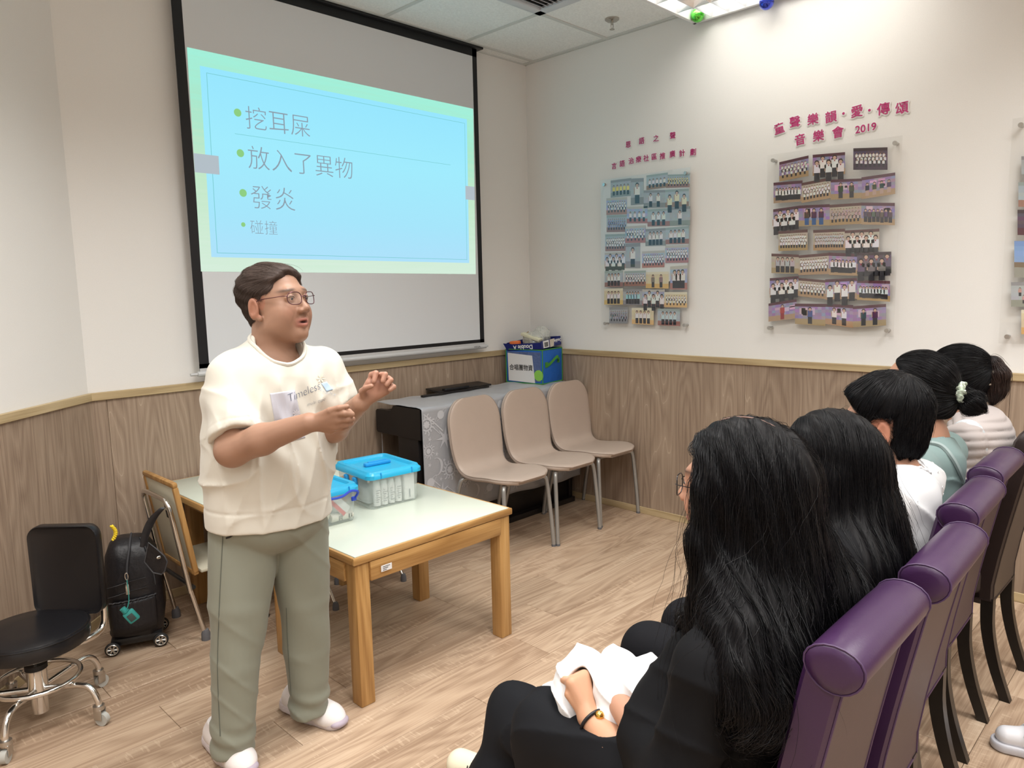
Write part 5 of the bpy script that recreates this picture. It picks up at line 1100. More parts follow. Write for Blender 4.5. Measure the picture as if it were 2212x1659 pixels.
def head_colour(f, skin, lip, brow):
    skin = np.array(skin); 
    def fn(p):
        q = ((p - f.c) @ f.A.T) / f.s; col = np.tile(skin, (len(p), 1)); x, y, z = np.abs(q[:, 0]), q[:, 1], q[:, 2]
        def mix(w, c): nonlocal col; w = np.clip(w, 0, 1)[:, None]; col = col * (1 - w) + np.array(c) * w
        near = (np.linalg.norm(q, axis=1) < .14)
        mix(near * np.exp(-((x - .04) / .022) ** 2 - ((z + .03) / .022) ** 2) * (y > .03) * .35, skin * np.array([1.12, .82, .80]))
        mix(near * (x > .070) * (np.abs(z) < .035) * .45, skin * np.array([1.18, .75, .7]))
        mix(near * (y > .07) * np.exp(-(x / .026) ** 4 - ((z + .0612) / .0125) ** 4) * .85, lip)
        mix(near * (y > .078) * np.exp(-(x / .019) ** 4 - ((z + .0610) / .0034) ** 4), (.05, .015, .015))
        bz = .030 + .010 * (1 - ((x - .034) / .022) ** 2) * 0 - ((x - .034) * .10)
        mix(near * (y > .045) * np.exp(-((x - .034) / .020) ** 4 - ((z - bz - .001) / .0042) ** 2) * .95, brow)
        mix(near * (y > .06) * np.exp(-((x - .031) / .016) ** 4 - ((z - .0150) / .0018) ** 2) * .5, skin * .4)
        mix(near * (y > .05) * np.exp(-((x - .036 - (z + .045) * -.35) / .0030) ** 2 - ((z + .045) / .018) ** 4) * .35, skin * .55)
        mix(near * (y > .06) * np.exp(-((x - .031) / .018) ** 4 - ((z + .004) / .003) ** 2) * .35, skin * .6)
        return col
    return fn
M_skin = mat('skin', (.5, .3, .22), .48, spec=.4, attr='Col'); M_skin.node_tree.nodes['Principled BSDF'].inputs['Subsurface Weight'].default_value = .08
M_skin.node_tree.nodes['Principled BSDF'].inputs['Subsurface Radius'].default_value = (.01, .004, .002)
M_eyew = mat('eye_white', (.62, .58, .55), .2); M_iris = mat('dark_iris', (.02, .012, .01), .1); M_lens = mat('spectacle_lens', (.9, .95, .95), .05, alpha=.045, spec=.8)
def eyes(f, parent, inv):
    for sd in (-1, 1):
        B().sph(f.W(sd * .031, .0745, .0070), .0105 * f.s, 12).build('eye', M_eyew, parent, inv=inv)
        B().tube([f.W(sd * .0190, .0835, .0095), f.W(sd * .0250, .0868, .0125), f.W(sd * .0320, .0872, .0130), f.W(sd * .0390, .0835, .0112), f.W(sd * .0450, .0775, .0075)], .0009, 6).build('lash_line', M_iris, parent, inv=inv)
        B().sph(f.W(sd * .031 + .001, .0808, .0070), .0060 * f.s, 10).build('iris', M_iris, parent, inv=inv)
def spectacles(f, parent, inv, m, r=.0012, w=.0235, h=.0175, drop=.0):
    g = []
    b = B(); W = f.W
    for sd in (-1, 1):
        ring = [W(sd * .0320 + w * math.copysign(abs(math.cos(a)) ** .7, math.cos(a)), .100 - .010 * (abs(.032 + sd * w * math.cos(a) - .0) / .055) ** 2, .004 + drop + h * math.copysign(abs(math.sin(a)) ** .75, math.sin(a))) for a in np.linspace(0, 2 * PI, 29)[:-1]]
        b.tube(ring, r, 6, closed=True); g.append(ring)
        b.tube([W(sd * (.032 + w), .0935, .010 + drop), W(sd * .0665, .085, .012 + drop), W(sd * .078, .02, .012 + drop), W(sd * .079, -.006, .010)], r * .85, 6)
    b.tube([W(-.0095, .1015, .008 + drop), W(0, .1035, .0105 + drop), W(.0095, .1015, .008 + drop)], r, 6)
    o = b.build('spectacles', m, parent, inv=inv)
    for ring in g: B().add([tuple(p) for p in ring], [tuple(range(len(ring)))]).build('lens', M_lens, o, 0, inv=inv)
    return o
def fingers(f, palm_pts, chains, pr=.014, fr=.0095, k=.010):
    w = palm_pts[0]
    for q in palm_pts[1:]: f.cap(w, q, pr * 1.15, pr, k)
    for ch in chains:
        n = len(ch) - 1
        for i in range(n): f.cap(ch[i], ch[i + 1], fr * (1 - .10 * i), fr * (1 - .10 * (i + 1)), .0022 if i else .005)
def drape(me, F, d, off=.0018, steps=60, step=.004, inv=None):
    """push vertices of a mesh (world coords) along d until they lie on field F"""
    n = len(me.vertices); co = np.empty(n * 3, f32); me.vertices.foreach_get('co', co); p = co.reshape(-1, 3).copy()
    d = np.asarray(d, f32); d = d[None] if d.ndim == 1 else d
    for _ in range(steps): e = F(p) - off; p = p + d * np.clip(e, -.02, .05)[:, None] * .7
    if inv is not None: A = np.array(inv, float); p = p @ A[:3, :3].T + A[:3, 3]
    me.vertices.foreach_set('co', p.astype(f32).ravel()); me.update()
# ================================================================ THE SPEAKER (standing)
def shoe(parent, heel, toe, name, msole, mup, accent, s=1., inv=None):
    heel = np.array([*heel[:2], 0.]); toe = np.array([*toe[:2], 0.]); d = nrm(toe - heel); L = float(np.linalg.norm(toe - heel)); l = np.cross(UP, d)
    W = lambda x, y, z: heel + l * x + d * y * L + UP * z
    A = np.array([l, d, UP]); f = Fld()
    f.cap(W(0, .17, .040), W(0, .50, .036), .038, .045, .02); f.cap(W(0, .50, .038), W(.0, .80, .032), .045, .040, .02); f.ell(W(0, .80, .026), (.044, .060, .032), A, .02)
    f.cap(W(0, .20, .06), W(0, .26, .095), .034, .033, .03); f.plane(W(0, 0, .098), UP, .004); f.plane(W(0, 0, .012), -UP, .004)
    up, _ = field_mesh('shoe_upper', f, W(0, .5, .05) - .19, W(0, .5, .05) + .19, .004, mup, parent)
    g = Fld(); g.cap(W(0, .13, .018), W(0, .50, .018), .042, .045, .02); g.cap(W(0, .50, .018), W(0, .86, .020), .045, .041, .02)
    g.put('i', lambda p: np.abs(p[:, 2] - .0185 - .007 * np.clip(1 - ((p - heel) @ d) / L * 1.6, 0, 1)) - .0185, .006, heel, 99); g.disp(lambda p: -.0012 * np.sin(p[:, 2] * 700))
    g.plane(W(0, 0, .001), -UP, .001)
    so, _ = field_mesh('sole', g, W(0, .5, .02) - .19, W(0, .5, .02) + .19, .004, msole, parent)
    t = Fld(); t.ell(W(0, .955, .020), (.036, .026, .016), A, .01); t.plane(W(0, 0, .010), -UP, .002); field_mesh('toe_guard', t, W(0, .9, .02) - .06, W(0, .9, .02) + .06, .004, accent, parent)
    return f
HH = 2.20
def wp(u, v, dh=0.): return onh(u, v, HH + dh)
sk = thing('person', 'standing grey-brown haired person in cream T-shirt and sage trousers gesturing with both hands', 'person', (-2.745, -1.43, 0)); ivs = INV[sk.name]
SKIN1 = (.335, .190, .128)
Fh = HR * .91 - HF * .415; hd = head_field(wp(598, 658), Fh, 1.035, 1., .12)
body = Fld(); body.sub(hd, 'u', 0, hd.c, .20)
Ft = nrm(HR * .57 - HF * .82); Lt = np.cross(UP, Ft)
At = np.array([Lt, Ft, UP])
tc = wp(588, 930)
shR = wp(508, 812, -.085); shL = wp(692, 800, .085)
body.cap(wp(588, 720), wp(588, 800), .052, .066, .03)
body.cap(shR, shL, .045, .045, .05); body.ell(tc, (.165, .12, .25), At, .04); body.ell(wp(585, 1080), (.16, .13, .12), At, .04)
elR = wp(502, 972, -.19); wrR = wp(668, 913, -.285); elL = wp(722, 925, .02); wrL = wp(778, 872, -.12)
body.chain([(shR, .045), (elR, .046)], .02).chain([(elR, .045), (elR * .6 + wrR * .4, .041), (wrR, .027)], .02)
body.chain([(shL, .042), (elL, .042)], .02).chain([(elL, .041), (wrL, .027)], .02)
# near hand: back of the hand to the camera, thumb over curled fingers
D = -.285
kn = [wp(724, 892, D - .02), wp(728, 906, D - .015), wp(725, 919, D - .005), wp(714, 927, D + .01)]
fingers(body, [wrR] + kn, [[kn[0], wp(745, 893, D - .03), wp(760, 895, D - .015), wp(755, 888, D + .0)], [kn[1], wp(750, 906, D - .02), wp(761, 905, D + .0), wp(752, 901, D + .015)],
    [kn[2], wp(748, 917, D - .01), wp(758, 914, D + .01), wp(748, 909, D + .02)], [kn[3], wp(738, 925, D + .005), wp(748, 921, D + .02), wp(740, 915, D + .03)],
    [wp(688, 899, D - .01), wp(712, 887, D - .025), wp(732, 881, D - .03), wp(750, 878, D - .025)]])
# far hand: palm turned to the camera, fingers curled over
D = -.13
kn = [wp(797, 815, D + .01), wp(818, 811, D + .015), wp(833, 820, D + .02), wp(840, 835, D + .02)]
fingers(body, [wrL] + [wp(800, 828, D + .005), wp(815, 828, D + .01), wp(826, 834, D + .012), wp(832, 843, D + .012)], [[wp(799, 829, D + .01), wp(803, 810, D + .005), wp(812, 806, D - .01), wp(808, 824, D - .02)], [wp(817, 826, D + .015), wp(824, 810, D + .005), wp(832, 809, D - .012), wp(827, 823, D - .02)],
    [wp(828, 833, D + .015), wp(839, 818, D + .005), wp(844, 821, D - .008), wp(835, 831, D - .015)], [wp(833, 843, D + .012), wp(845, 834, D + .005), wp(850, 836, D - .005), wp(843, 842, D - .012)],
    [wp(785, 858, D - .005), wp(782, 845, D - .02), wp(790, 838, D - .03), wp(802, 834, D - .035)]], pr=.0150, fr=.0102)
body.chain([(wp(540, 1130, -.03), .09), (wp(520, 1370, -.07), .06), (wp(508, 1590, -.10), .04)], .03).chain([(wp(640, 1130, .05), .09), (wp(660, 1330, .07), .06), (wp(664, 1510, .08), .04)], .03)
hcol = head_colour(hd, SKIN1, (.42, .15, .12), (.07, .045, .035))
def scol(p):
    c = hcol(p); R_ = np.sin(p @ V3(210, 170, 190)) * np.sin(p @ V3(90, 130, 70)); c = c * (1 + .035 * R_)[:, None]
    hh = np.minimum(np.linalg.norm(p - kn[1], axis=1), 9); w = np.clip(1 - np.abs(hh - .0) / .09, 0, 1)[:, None] * .45; return c * (1 - w) + np.array((.62, .27, .20)) * w
lo = np.minimum.reduce([elR, wrR, shR, tc]) - np.array([.3, .3, .0]); field_mesh('body', body, (-3.12, -1.98, .02), (-2.32, -1.10, 1.56), .0031, M_skin, sk, scol)
eyes(hd, sk, ivs)
spectacles(hd, sk, ivs, mat('plum_metal_frame', (.10, .035, .045), .3, metal=.6), r=.0013, drop=.002)
# ---- hair: short, swept back, greying at the temple
M_hair1 = mat('brown_grey_hair', (.062, .043, .036), .6, spec=.25); M_hair1b = mat('brown_grey_hair_strand', (.085, .060, .050), .42, spec=.5)
hf = Fld(); W = hd.W
hf.ell(W(0, -.024, .042), np.array((.082, .100, .081)) * hd.s, hd.A, .02); hf.ell(W(0, -.042, -.012), np.array((.066, .050, .062)) * hd.s, hd.A, .02); hf.ell(W(0, .030, .070), np.array((.060, .048, .030)) * hd.s, hd.A, .03)
qh = lambda p: ((p - hd.c) @ hd.A.T.astype(float)) / hd.s
def cutf(p):
    q = qh(p); x = np.abs(q[:, 0]); y = q[:, 1]; z = q[:, 2]
    a = y - (.024 + .50 * np.clip(z - .005, -.2, .2) + .10 * np.clip(z - .06, 0, .1)) - .016 * np.exp(-((z + .005) / .02) ** 2)     # face side boundary
    a = np.minimum(a, .5); low = -.020 - z - 1.0 * np.clip(y + .035, -.2, .2) * -1.0 * 1.3
    nape = -.068 - z; ear = .0225 - np.sqrt((y + .012) ** 2 + ((z + .008) * .75) ** 2)
    ear = np.where(z < .03, ear, -1)
    r = np.maximum(a, np.maximum(nape, -.030 - z - np.where(y > -.03, 0, 9)))
    return (np.maximum(r, np.where(x > .05, ear, -1)) * hd.s * .8).astype(f32)
hf.put('i', cutf, .006, hd.c, 99); hf.disp(lambda p: (-.0016 * np.sin(qh(p)[:, 2] * 190 + qh(p)[:, 1] * 60 + 3 * np.sin(qh(p)[:, 0] * 40))).astype(f32))
ho, HP = field_mesh('hair', hf, hd.c - .16, hd.c + .16, .0035, M_hair1, sk)
def flow1(p): q = qh(p); return (hd.A.T @ np.stack([np.zeros(len(p)), -.55 - .35 * np.clip((q[:, 2] - .01) / .07, 0, 1), -.8 + .85 * np.clip((q[:, 2] - .01) / .07, 0, 1)])).T.astype(f32)
strands('hair_strands', hf, HP, 8500, M_hair1b, ho, ivs, flow1, 10, .0070, .00038, .0008, .07, seed=3)['kind'] = 'stuff'
strands('loose_hair', hf, HP, 16, M_hair1b, ho, ivs, lambda p: (hd.A.T @ np.stack([np.zeros(len(p)), np.full(len(p), .9), np.full(len(p), -.5)])).T.astype(f32), 10, .009, .0004, .010, .3, keep=lambda p: (qh(p)[:, 2] > .095) & (qh(p)[:, 1] > -.02), seed=5)['kind'] = 'stuff'
# ---- T-shirt
M_tee = mat('cream_jersey', (.62, .595, .525), .75, sheen=.2, bump=(500, .15, .0006))
M_tee.node_tree.nodes['Principled BSDF'].inputs['Subsurface Weight'].default_value = .0
ts = Fld()
ts.cap(wp(592, 755), wp(590, 800), .075, .10, .03)
ts.cap(wp(510, 808, -.085), wp(694, 794, .085), .064, .064, .05)
ts.ell(wp(590, 865), (.205, .140, .17), At, .05); ts.ell(wp(586, 985), (.196, .162, .20), At, .05); ts.ell(wp(584, 1110), (.190, .156, .34), At, .04)
slR = wp(512, 925, -.165); sR = Fld(); sR.cap(wp(500, 812, -.09), slR, .064, .074, .03); sR.plane(slR + nrm(slR - wp(500, 812, -.09)) * .018, slR - wp(500, 812, -.09), .004)
slL = wp(733, 862, .075); sL = Fld(); sL.cap(wp(704, 804, .085), slL, .056, .058, .03); sL.plane(slL + nrm(slL - wp(704, 804, .085)) * .02, slL - wp(704, 804, .085), .004)
ts.sub(sR, 'u', .025, slR, .3); ts.sub(sL, 'u', .025, slL, .3)
ax1 = nrm(wp(520, 950, -.175) - wp(492, 800, -.09))
# sleeve ends are cut square; torso hem cut level with a split at the side
def sleeve_cut(p):
    a = (p - slR.astype(f32)) @ ax1.astype(f32) - .012; r = np.linalg.norm(p - slR.astype(f32), axis=1); return np.where((r < .13) & (((p - tc) @ (-Lt).astype(f32)) > .135), a, -1).astype(f32)
hz = float(wp(590, 1118)[2]); ts.plane((0, 0, hz), -UP, .004)
ts.cap(wp(491, 1088, -.20), wp(489, 1150, -.20), .002, .010, .003, 's'); ts.cap(wp(491, 1088, -.13), wp(489, 1150, -.13), .002, .010, .003, 's'); ts.cap(wp(592, 640), wp(604, 757, -.035), .055, .066, .012, 's')     # neck opening
ts.disp(lambda p: (.0022 * np.exp(-((p[:, 2] - hz - .062) / .004) ** 2)).astype(f32))
rel = lambda p: (p - tc.astype(f32)) @ At.astype(f32).T
def wr1(p):
    q = rel(p); z = q[:, 2]; a = np.sin(q[:, 0] * 38 + z * 11 + 1.5 * np.sin(z * 9)) * np.sin(z * 13 + q[:, 0] * 8); b = np.sin((q[:, 0] + q[:, 2]) * 55 + 2 * np.sin(q[:, 0] * 13)); c = np.sin(q[:, 0] * 95 + 3 * np.sin(z * 12)) * np.exp(-((z - .16) / .05) ** 2)
    hm = np.clip((p[:, 2] - hz) / .08, .15, 1)
    cr = (1 - np.abs(np.sin(q[:, 0] * 22 - z * 9 + 1.8 * np.sin(z * 11 + q[:, 0] * 9)))) ** 3; cr2 = (1 - np.abs(np.sin(q[:, 0] * 19 + z * 13 + 2.2 * np.sin(q[:, 0] * 8 - z * 6)))) ** 4
    return ((-.0026 * a - .0026 * b * np.exp(-((z - .05) / .12) ** 2) - .0022 * c - .0085 * np.clip((.19 - z) / .06, .05, 1) * cr * (.4 + .6 * np.exp(-((z + .08) / .12) ** 2)) - .006 * cr2 * np.clip((.19 - z) / .06, .05, 1)) * hm).astype(f32)
sn1 = nrm(slR - wp(500, 812, -.09)).astype(f32); so1 = (slR + nrm(slR - wp(500, 812, -.09)) * .018).astype(f32)
ts.disp(lambda p: (.0016 * np.exp(-(((p - so1) @ sn1 + .020) / .0022) ** 2) * (np.linalg.norm(p - so1, axis=1) < .12)).astype(f32))
def wr3(p):   # long soft drapes from the shoulder to the belly
    q = rel(p); t = q[:, 0] * 1.0 - q[:, 2] * .38; s_ = (1 - np.abs(np.sin(t * 34 + .8 * np.sin(q[:, 2] * 8)))) ** 2.2
    return (-.0060 * s_ * np.clip((.17 - q[:, 2]) / .07, .1, 1) * np.clip((q[:, 2] + .32) / .10, 0, 1)).astype(f32)
ts.disp(wr3); ts.disp(wr1)
tee, TP = field_mesh('t_shirt', ts, (-3.12, -1.80, hz - .02), (-2.42, -1.08, 1.34), .0042, M_tee, sk)
# collar rib, side split, hem seam
ring = []
cdir = nrm(wp(604, 757, -.035) - wp(592, 640))
for a in np.linspace(0, 2 * PI, 41)[:-1]:
    o = wp(599, 735, -.02) + (Lt * math.cos(a) * .078 + Ft * math.sin(a) * .078); p = o.astype(f32)[None] + V3(0, 0, .10)
    for _ in range(120):
        e = ts(p); p = p + V3(0, 0, -1)[None] * np.clip(e, 0, .01)[:, None] * .6
        if e[0] < .001: break
    ring.append(p[0])
B().tube([tuple(p) for p in ring], .0060, 8, closed=True).build('collar_rib', M_tee, tee, inv=ivs)
def gridpatch(name, quad, nu, nv, F, off, m, parent, H0):
    vs = []; fs = []
    for j in range(nv + 1):
        for i in range(nu + 1):
            u = i / nu; v = j / nv; (a, b), (c, d), (e, f_), (g, h_) = quad
            x = (a * (1 - u) + c * u) * (1 - v) + (g * (1 - u) + e * u) * v; y = (b * (1 - u) + d * u) * (1 - v) + (h_ * (1 - u) + f_ * u) * v; vs.append(tuple(onh(x, y, H0)))
    fs = [(j * (nu + 1) + i, (j + 1) * (nu + 1) + i, (j + 1) * (nu + 1) + i + 1, j * (nu + 1) + i + 1) for j in range(nv) for i in range(nu)]
    me = bpy.data.meshes.new(name); me.from_pydata(vs, [], fs); drape(me, F, ray(*quad[0]) / np.linalg.norm(ray(*quad[0])), off, inv=ivs); me.shade_smooth(); o = link(name, me, m, parent)
    so = o.modifiers.new('thickness', 'SOLIDIFY'); so.thickness = .0008; return o
gridpatch('chest_patch', [(583, 850), (640, 842), (664, 951), (602, 962)], 24, 34, ts, .0012, mat('lavender_satin', (.50, .50, .56), .35, sheen=.3), tee, 2.0)
M_thr = mat('slate_thread', (.10, .12, .18), .6)
def teetext(body, u0, v0, u1, v1, hpx, thin, m, shear=.3):
    me = textmesh(body, 1., thin, 0, 'LEFT', shear); co = np.array([v.co for v in me.vertices]); mn, mx = co.min(0), co.max(0); a = np.array([u0, v0], float); b = np.array([u1, v1], float); d = b - a; L_ = np.linalg.norm(d); d /= L_; n = np.array([d[1], -d[0]])
    out = [];
    for x, y, z in co: q = a + d * ((x - mn[0]) / (mx[0] - mn[0])) * L_ + n * ((y - mn[1]) / (mx[1] - mn[1]) * hpx); out.append(tuple(onh(q[0], q[1], 2.0)))
    me.vertices.foreach_set('co', np.array(out, f32).ravel()); r_ = ray((u0 + u1) / 2, (v0 + v1) / 2); drape(me, ts, r_ / np.linalg.norm(r_), .0032, inv=ivs); return link('shirt_lettering', me, m, tee)
teetext('Timeless', 626, 868, 697, 838, 17, -.018, M_thr); teetext('Legacy', 689, 846, 727, 858, 9, -.022, mat('pale_blue_thread', (.30, .38, .48), .6)); teetext('multi type', 663, 880, 706, 866, 9, -.02, M_thr, .5)
gridpatch('flower_print', [(694, 828), (707, 824), (722, 843), (707, 848)], 6, 6, ts, .0016, mat('pale_blue_print', (.45, .60, .75), .6), tee, 2.0)
def mini(name, cx, cy, R_, n, m, off=.003, w=.9):
    for k in range(n):
        a = 2 * PI * k / n; P = [onh(cx + R_ * math.cos(a + t) * s_, cy + R_ * math.sin(a + t) * s_, 2.0) for s_, t in ((0, 0), (.6, -.3), (1, 0), (.6, .3))]
        me = bpy.data.meshes.new(name); me.from_pydata([tuple(p) for p in P], [], [(0, 1, 2, 3)]); r_ = ray(cx, cy); drape(me, ts, r_ / np.linalg.norm(r_), off, inv=ivs); link(name, me, m, tee)
mini('flower_petal', 693, 817, 12, 6, mat('cream_thread', (.70, .66, .55), .6)); mini('flower_petal', 641, 893, 10, 8, mat('lilac_lace', (.66, .64, .68), .6))
# ---- trousers
M_sage = mat('sage_twill', (.215, .225, .18), .62, sheen=.1, bump=(600, .1, .0005))
tr = Fld()
tr.ell(wp(584, 1110), (.178, .148, .12), At, .04)
tr.chain([(wp(530, 1150, -.04), .105), (wp(518, 1300, -.07), .088), (wp(510, 1430, -.09), .073), (wp(503, 1560, -.105), .064), (wp(502, 1690, -.105), .062)], .006)
tr.chain([(wp(642, 1140, .05), .100), (wp(657, 1290, .06), .080), (wp(662, 1400, .07), .068), (wp(668, 1500, .075), .061), (wp(668, 1625, .08), .060)], .006)
tr.put('i', lambda p: np.where(((p - wp(585, 1400).astype(f32)) @ HR.astype(f32)) < 0, .040 - p[:, 2], .052 - p[:, 2]).astype(f32), .004, (0, 0, 0), 99)
tr.plane((0, 0, .83), UP, .004)
cR = wp(600, 1300, 0).astype(f32)
def wr2(p):
    q = (p - cR) @ At.astype(f32).T; z = p[:, 2]; s1 = np.sin(z * 26 + q[:, 0] * 30 + 2 * np.sin(q[:, 0] * 14)); low = np.exp(-((z - .10) / .05) ** 2); kn_ = np.exp(-((z - .42) / .10) ** 2)
    cr = (1 - np.abs(np.sin(z * 15 + q[:, 0] * 16 + 2 * np.sin(z * 7 + q[:, 0] * 9)))) ** 4
    return (-.0018 * s1 * (.4 + kn_) - .0035 * cr - .004 * low * np.sin(z * 95 + q[:, 0] * 20 + q[:, 1] * 30) - .0025 * np.sin(q[:, 0] * 42 + z * 5)).astype(f32)
tr.disp(wr2)
tro, _ = field_mesh('trousers', tr, (-3.12, -1.80, .03), (-2.42, -1.05, .86), .0055, M_sage, sk)
M_seamd = mat('sage_seam', (.10, .11, .09), .7)
def seam(name, pts, r, F, m, parent, H0=1.9):
    me = bpy.data.meshes.new(name); P = [onh(u, v, H0) for u, v in bez([(a, b, 0) for a, b in pts], 8) and [(q[0], q[1]) for q in bez([(a, b, 0) for a, b in pts], 8)]]
    me.from_pydata([tuple(p) for p in P], [], []); r_ = ray(*pts[len(pts) // 2]); drape(me, F, r_ / np.linalg.norm(r_), .0004); L_ = [tuple(v.co) for v in me.vertices]; bpy.data.meshes.remove(me); return B().tube(L_, r, 6).build(name, m, parent, inv=ivs)
seam('side_seam', [(482, 1135), (474, 1300), (470, 1450), (476, 1600)], .0014, tr, M_seamd, tro)
seam('side_seam', [(618, 1300), (622, 1400), (630, 1520)], .0014, tr, M_seamd, tro)
seam('pocket_edge', [(511, 1128), (508, 1144), (500, 1158), (488, 1163)], .0028, tr, mat('black_zip', (.01, .01, .01), .4), tro)
seam('drawstring', [(683, 1085), (684, 1100), (683, 1117)], .0026, tr, mat('speckled_cord', (.25, .25, .24), .7), tro, 1.9)
# ---- trainers
M_shw = mat('white_knit_upper', (.74, .70, .69), .8, bump=(700, .5, .001)); M_sol = mat('pale_lilac_sole', (.60, .55, .57), .5); M_lil = mat('lilac_rubber', (.42, .36, .43), .5)
for h_, t_ in (((624, 1527), (757, 1580)), ((462, 1600), (552, 1690))):
    a = onz(*h_); b = onz(*t_); d = nrm(b - a); a = a - d * .02; b = a + d * .275; shoe(sk, a, b, 'shoe', M_sol, M_shw, M_lil)
# ================================================================ THE SEATED LISTENERS
M_blackhair = mat('black_hair', (.0035, .0030, .0036), .5, spec=.15); M_strand = mat('black_hair_strand', (.0048, .0044, .0055), .36, spec=.30)
SK2 = (.44, .235, .155)
def seated(label, hc, Fd, px, skin, top, topm, legm, hs=1., yb=-2.93, lean=0., sk_h=.005, arms=True, wide=1., zsh=.86, shirt_extra=None, col_extra=None, chubby=0.):
    """person sitting on a chair centred at px, facing +y; hc = head centre"""
    t = thing('person', label, 'person', (px, yb, 0), group='listeners seated in the audience row'); inv = INV[t.name]
    hd = head_field(hc, Fd, hs, chubby); b = Fld(); b.sub(hd, 'u', 0, hd.c, .2)
    nb = hd.W(0, -.050, -.150); sx = .165 * wide; S = [np.array([px + s * sx, yb + lean + .0, zsh]) for s in (-1, 1)]
    pv = np.array([px, yb + .05, .53]); b.cap(nb, (px, yb + lean, zsh - .02), .05, .07, .03); b.cap(S[0], S[1], .045, .045, .04); b.ell((px, yb + lean, .72), (.13 * wide, .085, .16), None, .04); b.ell(pv, (.14, .10, .10), None, .04)
    kn = [np.array([px + s * .095, yb + .45, .49]) for s in (-1, 1)]; ft = [np.array([px + s * .10, yb + .43, .09]) for s in (-1, 1)]
    el = [np.array([px + s * .21 * wide, yb + .04 + lean, .60]) for s in (-1, 1)]; wr = [np.array([px + s * .07, yb + .26, .60]) for s in (-1, 1)]
    for i in (0, 1):
        b.chain([(S[i], .042), (el[i], .036), (wr[i], .025)], .02); s = -1 if i == 0 else 1
        d = nrm(np.array([px, yb + .36, .585]) - wr[i]); l = np.cross(UP, d); K = [wr[i] + d * .085 + l * q * .019 + UP * (-.004) for q in (-1.5, -.5, .5, 1.5)]
        fingers(b, [wr[i]] + K, [[k, k + d * .03 - UP * .006, k + d * .048 - UP * .022] for k in K] + [[wr[i] + d * .025 - l * s * .02, wr[i] + d * .055 - l * s * .035, wr[i] + d * .075 - l * s * .030]])
        lr = 1. if legm is not None else .5; b.chain([(pv + np.array([s * .08, 0, -.02]), .075 * lr), (kn[i] - UP * .05 * (1 - lr), .055 * lr), (ft[i], .035)], .03 * lr)
    field_mesh('body', b, (px - .32, yb - .22, .03), (px + .32, yb + .56, 1.30), .0048, M_skin, t, head_colour(hd, skin, (.42, .15, .12), (.02, .015, .012)))
    # top
    g = Fld(); g.cap(S[0] + UP * .004, S[1] + UP * .004, .060, .060, .05); g.ell((px, yb + lean * .8, .74), (.165 * wide, .100, .18), None, .05); g.ell((px, yb + .05, .58), (.160 * wide, .115, .12), None, .05)
    g.cap(hd.W(0, -.052, -.150), (px, yb + lean - .01, zsh), .062, .085, .04)
    for i in (0, 1): g.chain([(S[i], .060), (el[i], .055), (el[i] * .35 + wr[i] * .65, .045)], .03)
    for i in (0, 1): g.put('i', lambda p, w=wr[i], e=el[i]: np.where(np.linalg.norm(p - w.astype(f32), axis=1) < .15, (p - (e * .4 + w * .6).astype(f32)) @ nrm(w - e).astype(f32), -1).astype(f32), .004, wr[i], 99)
    g.plane((0, 0, .50), -UP, .004); g.cap(hd.W(0, -.02, -.05), hd.W(0, -.042, -.150), .058, .072, .01, 's')
    if shirt_extra: shirt_extra(g, hd)
    tp, TPt = field_mesh('top', g, (px - .34, yb - .26, .48), (px + .34, yb + .34, 1.08), .005, topm, t)
    # legs in trousers or skirt
    q = Fld(); q.ell(pv + np.array([0, .02, -.01]), (.165, .14, .09), None, .04)
    for i in (0, 1): s = -1 if i == 0 else 1; q.chain([(pv + np.array([s * .08, 0, -.01]), .09), (kn[i], .070), (ft[i] + UP * .02, .058)], .03)
    q.plane((0, 0, .075), -UP, .004); q.disp(lambda p: (-.004 * np.sin(p[:, 0] * 30 + p[:, 1] * 12) * np.sin(p[:, 1] * 22)).astype(f32))
    if legm is not None: field_mesh('trousers', q, (px - .24, yb - .18, .06), (px + .24, yb + .56, .66), .007, legm, t)
    for i in (0, 1): f = Fld(); c = ft[i]; f.cap((c[0], c[1] - .03, .035), (c[0], c[1] + .15, .030), .036, .038, .02); f.plane((0, 0, .002), -UP, .002); f.plane((0, 0, .075), UP, .004); field_mesh('shoe', f, (c[0] - .06, c[1] - .09, 0), (c[0] + .06, c[1] + .21, .1), .006, M_shw, t)
    eyes(hd, t, inv)
    return t, hd, g, TPt, tp, inv
down = V3(0, 0, -1)
def from_part(hd, side=.75):
    """hair falls away from a parting line and then straight down"""
    def fl(p):
        q = ((p - hd.c) @ hd.A.T) / hd.s; w = np.clip((q[:, 2] - .02) / .08, 0, 1)[:, None]; dl = np.stack([np.sign(q[:, 0] + .004) * side, np.full(len(q), -.35), np.zeros(len(q))], 1) @ hd.A; return (dl * w + down * (1.15 - w * .6)).astype(f32)
    return fl
M_btop = mat('black_cotton', (.0055, .0055, .0065), .8, spec=.15, bump=(400, .1, .0005)); M_bskirt = mat('black_linen', (.0065, .007, .009), .8, spec=.2, bump=(500, .12, .0006))
M_dark2 = mat('dark_denim', (.006, .006, .008), .8, spec=.2)
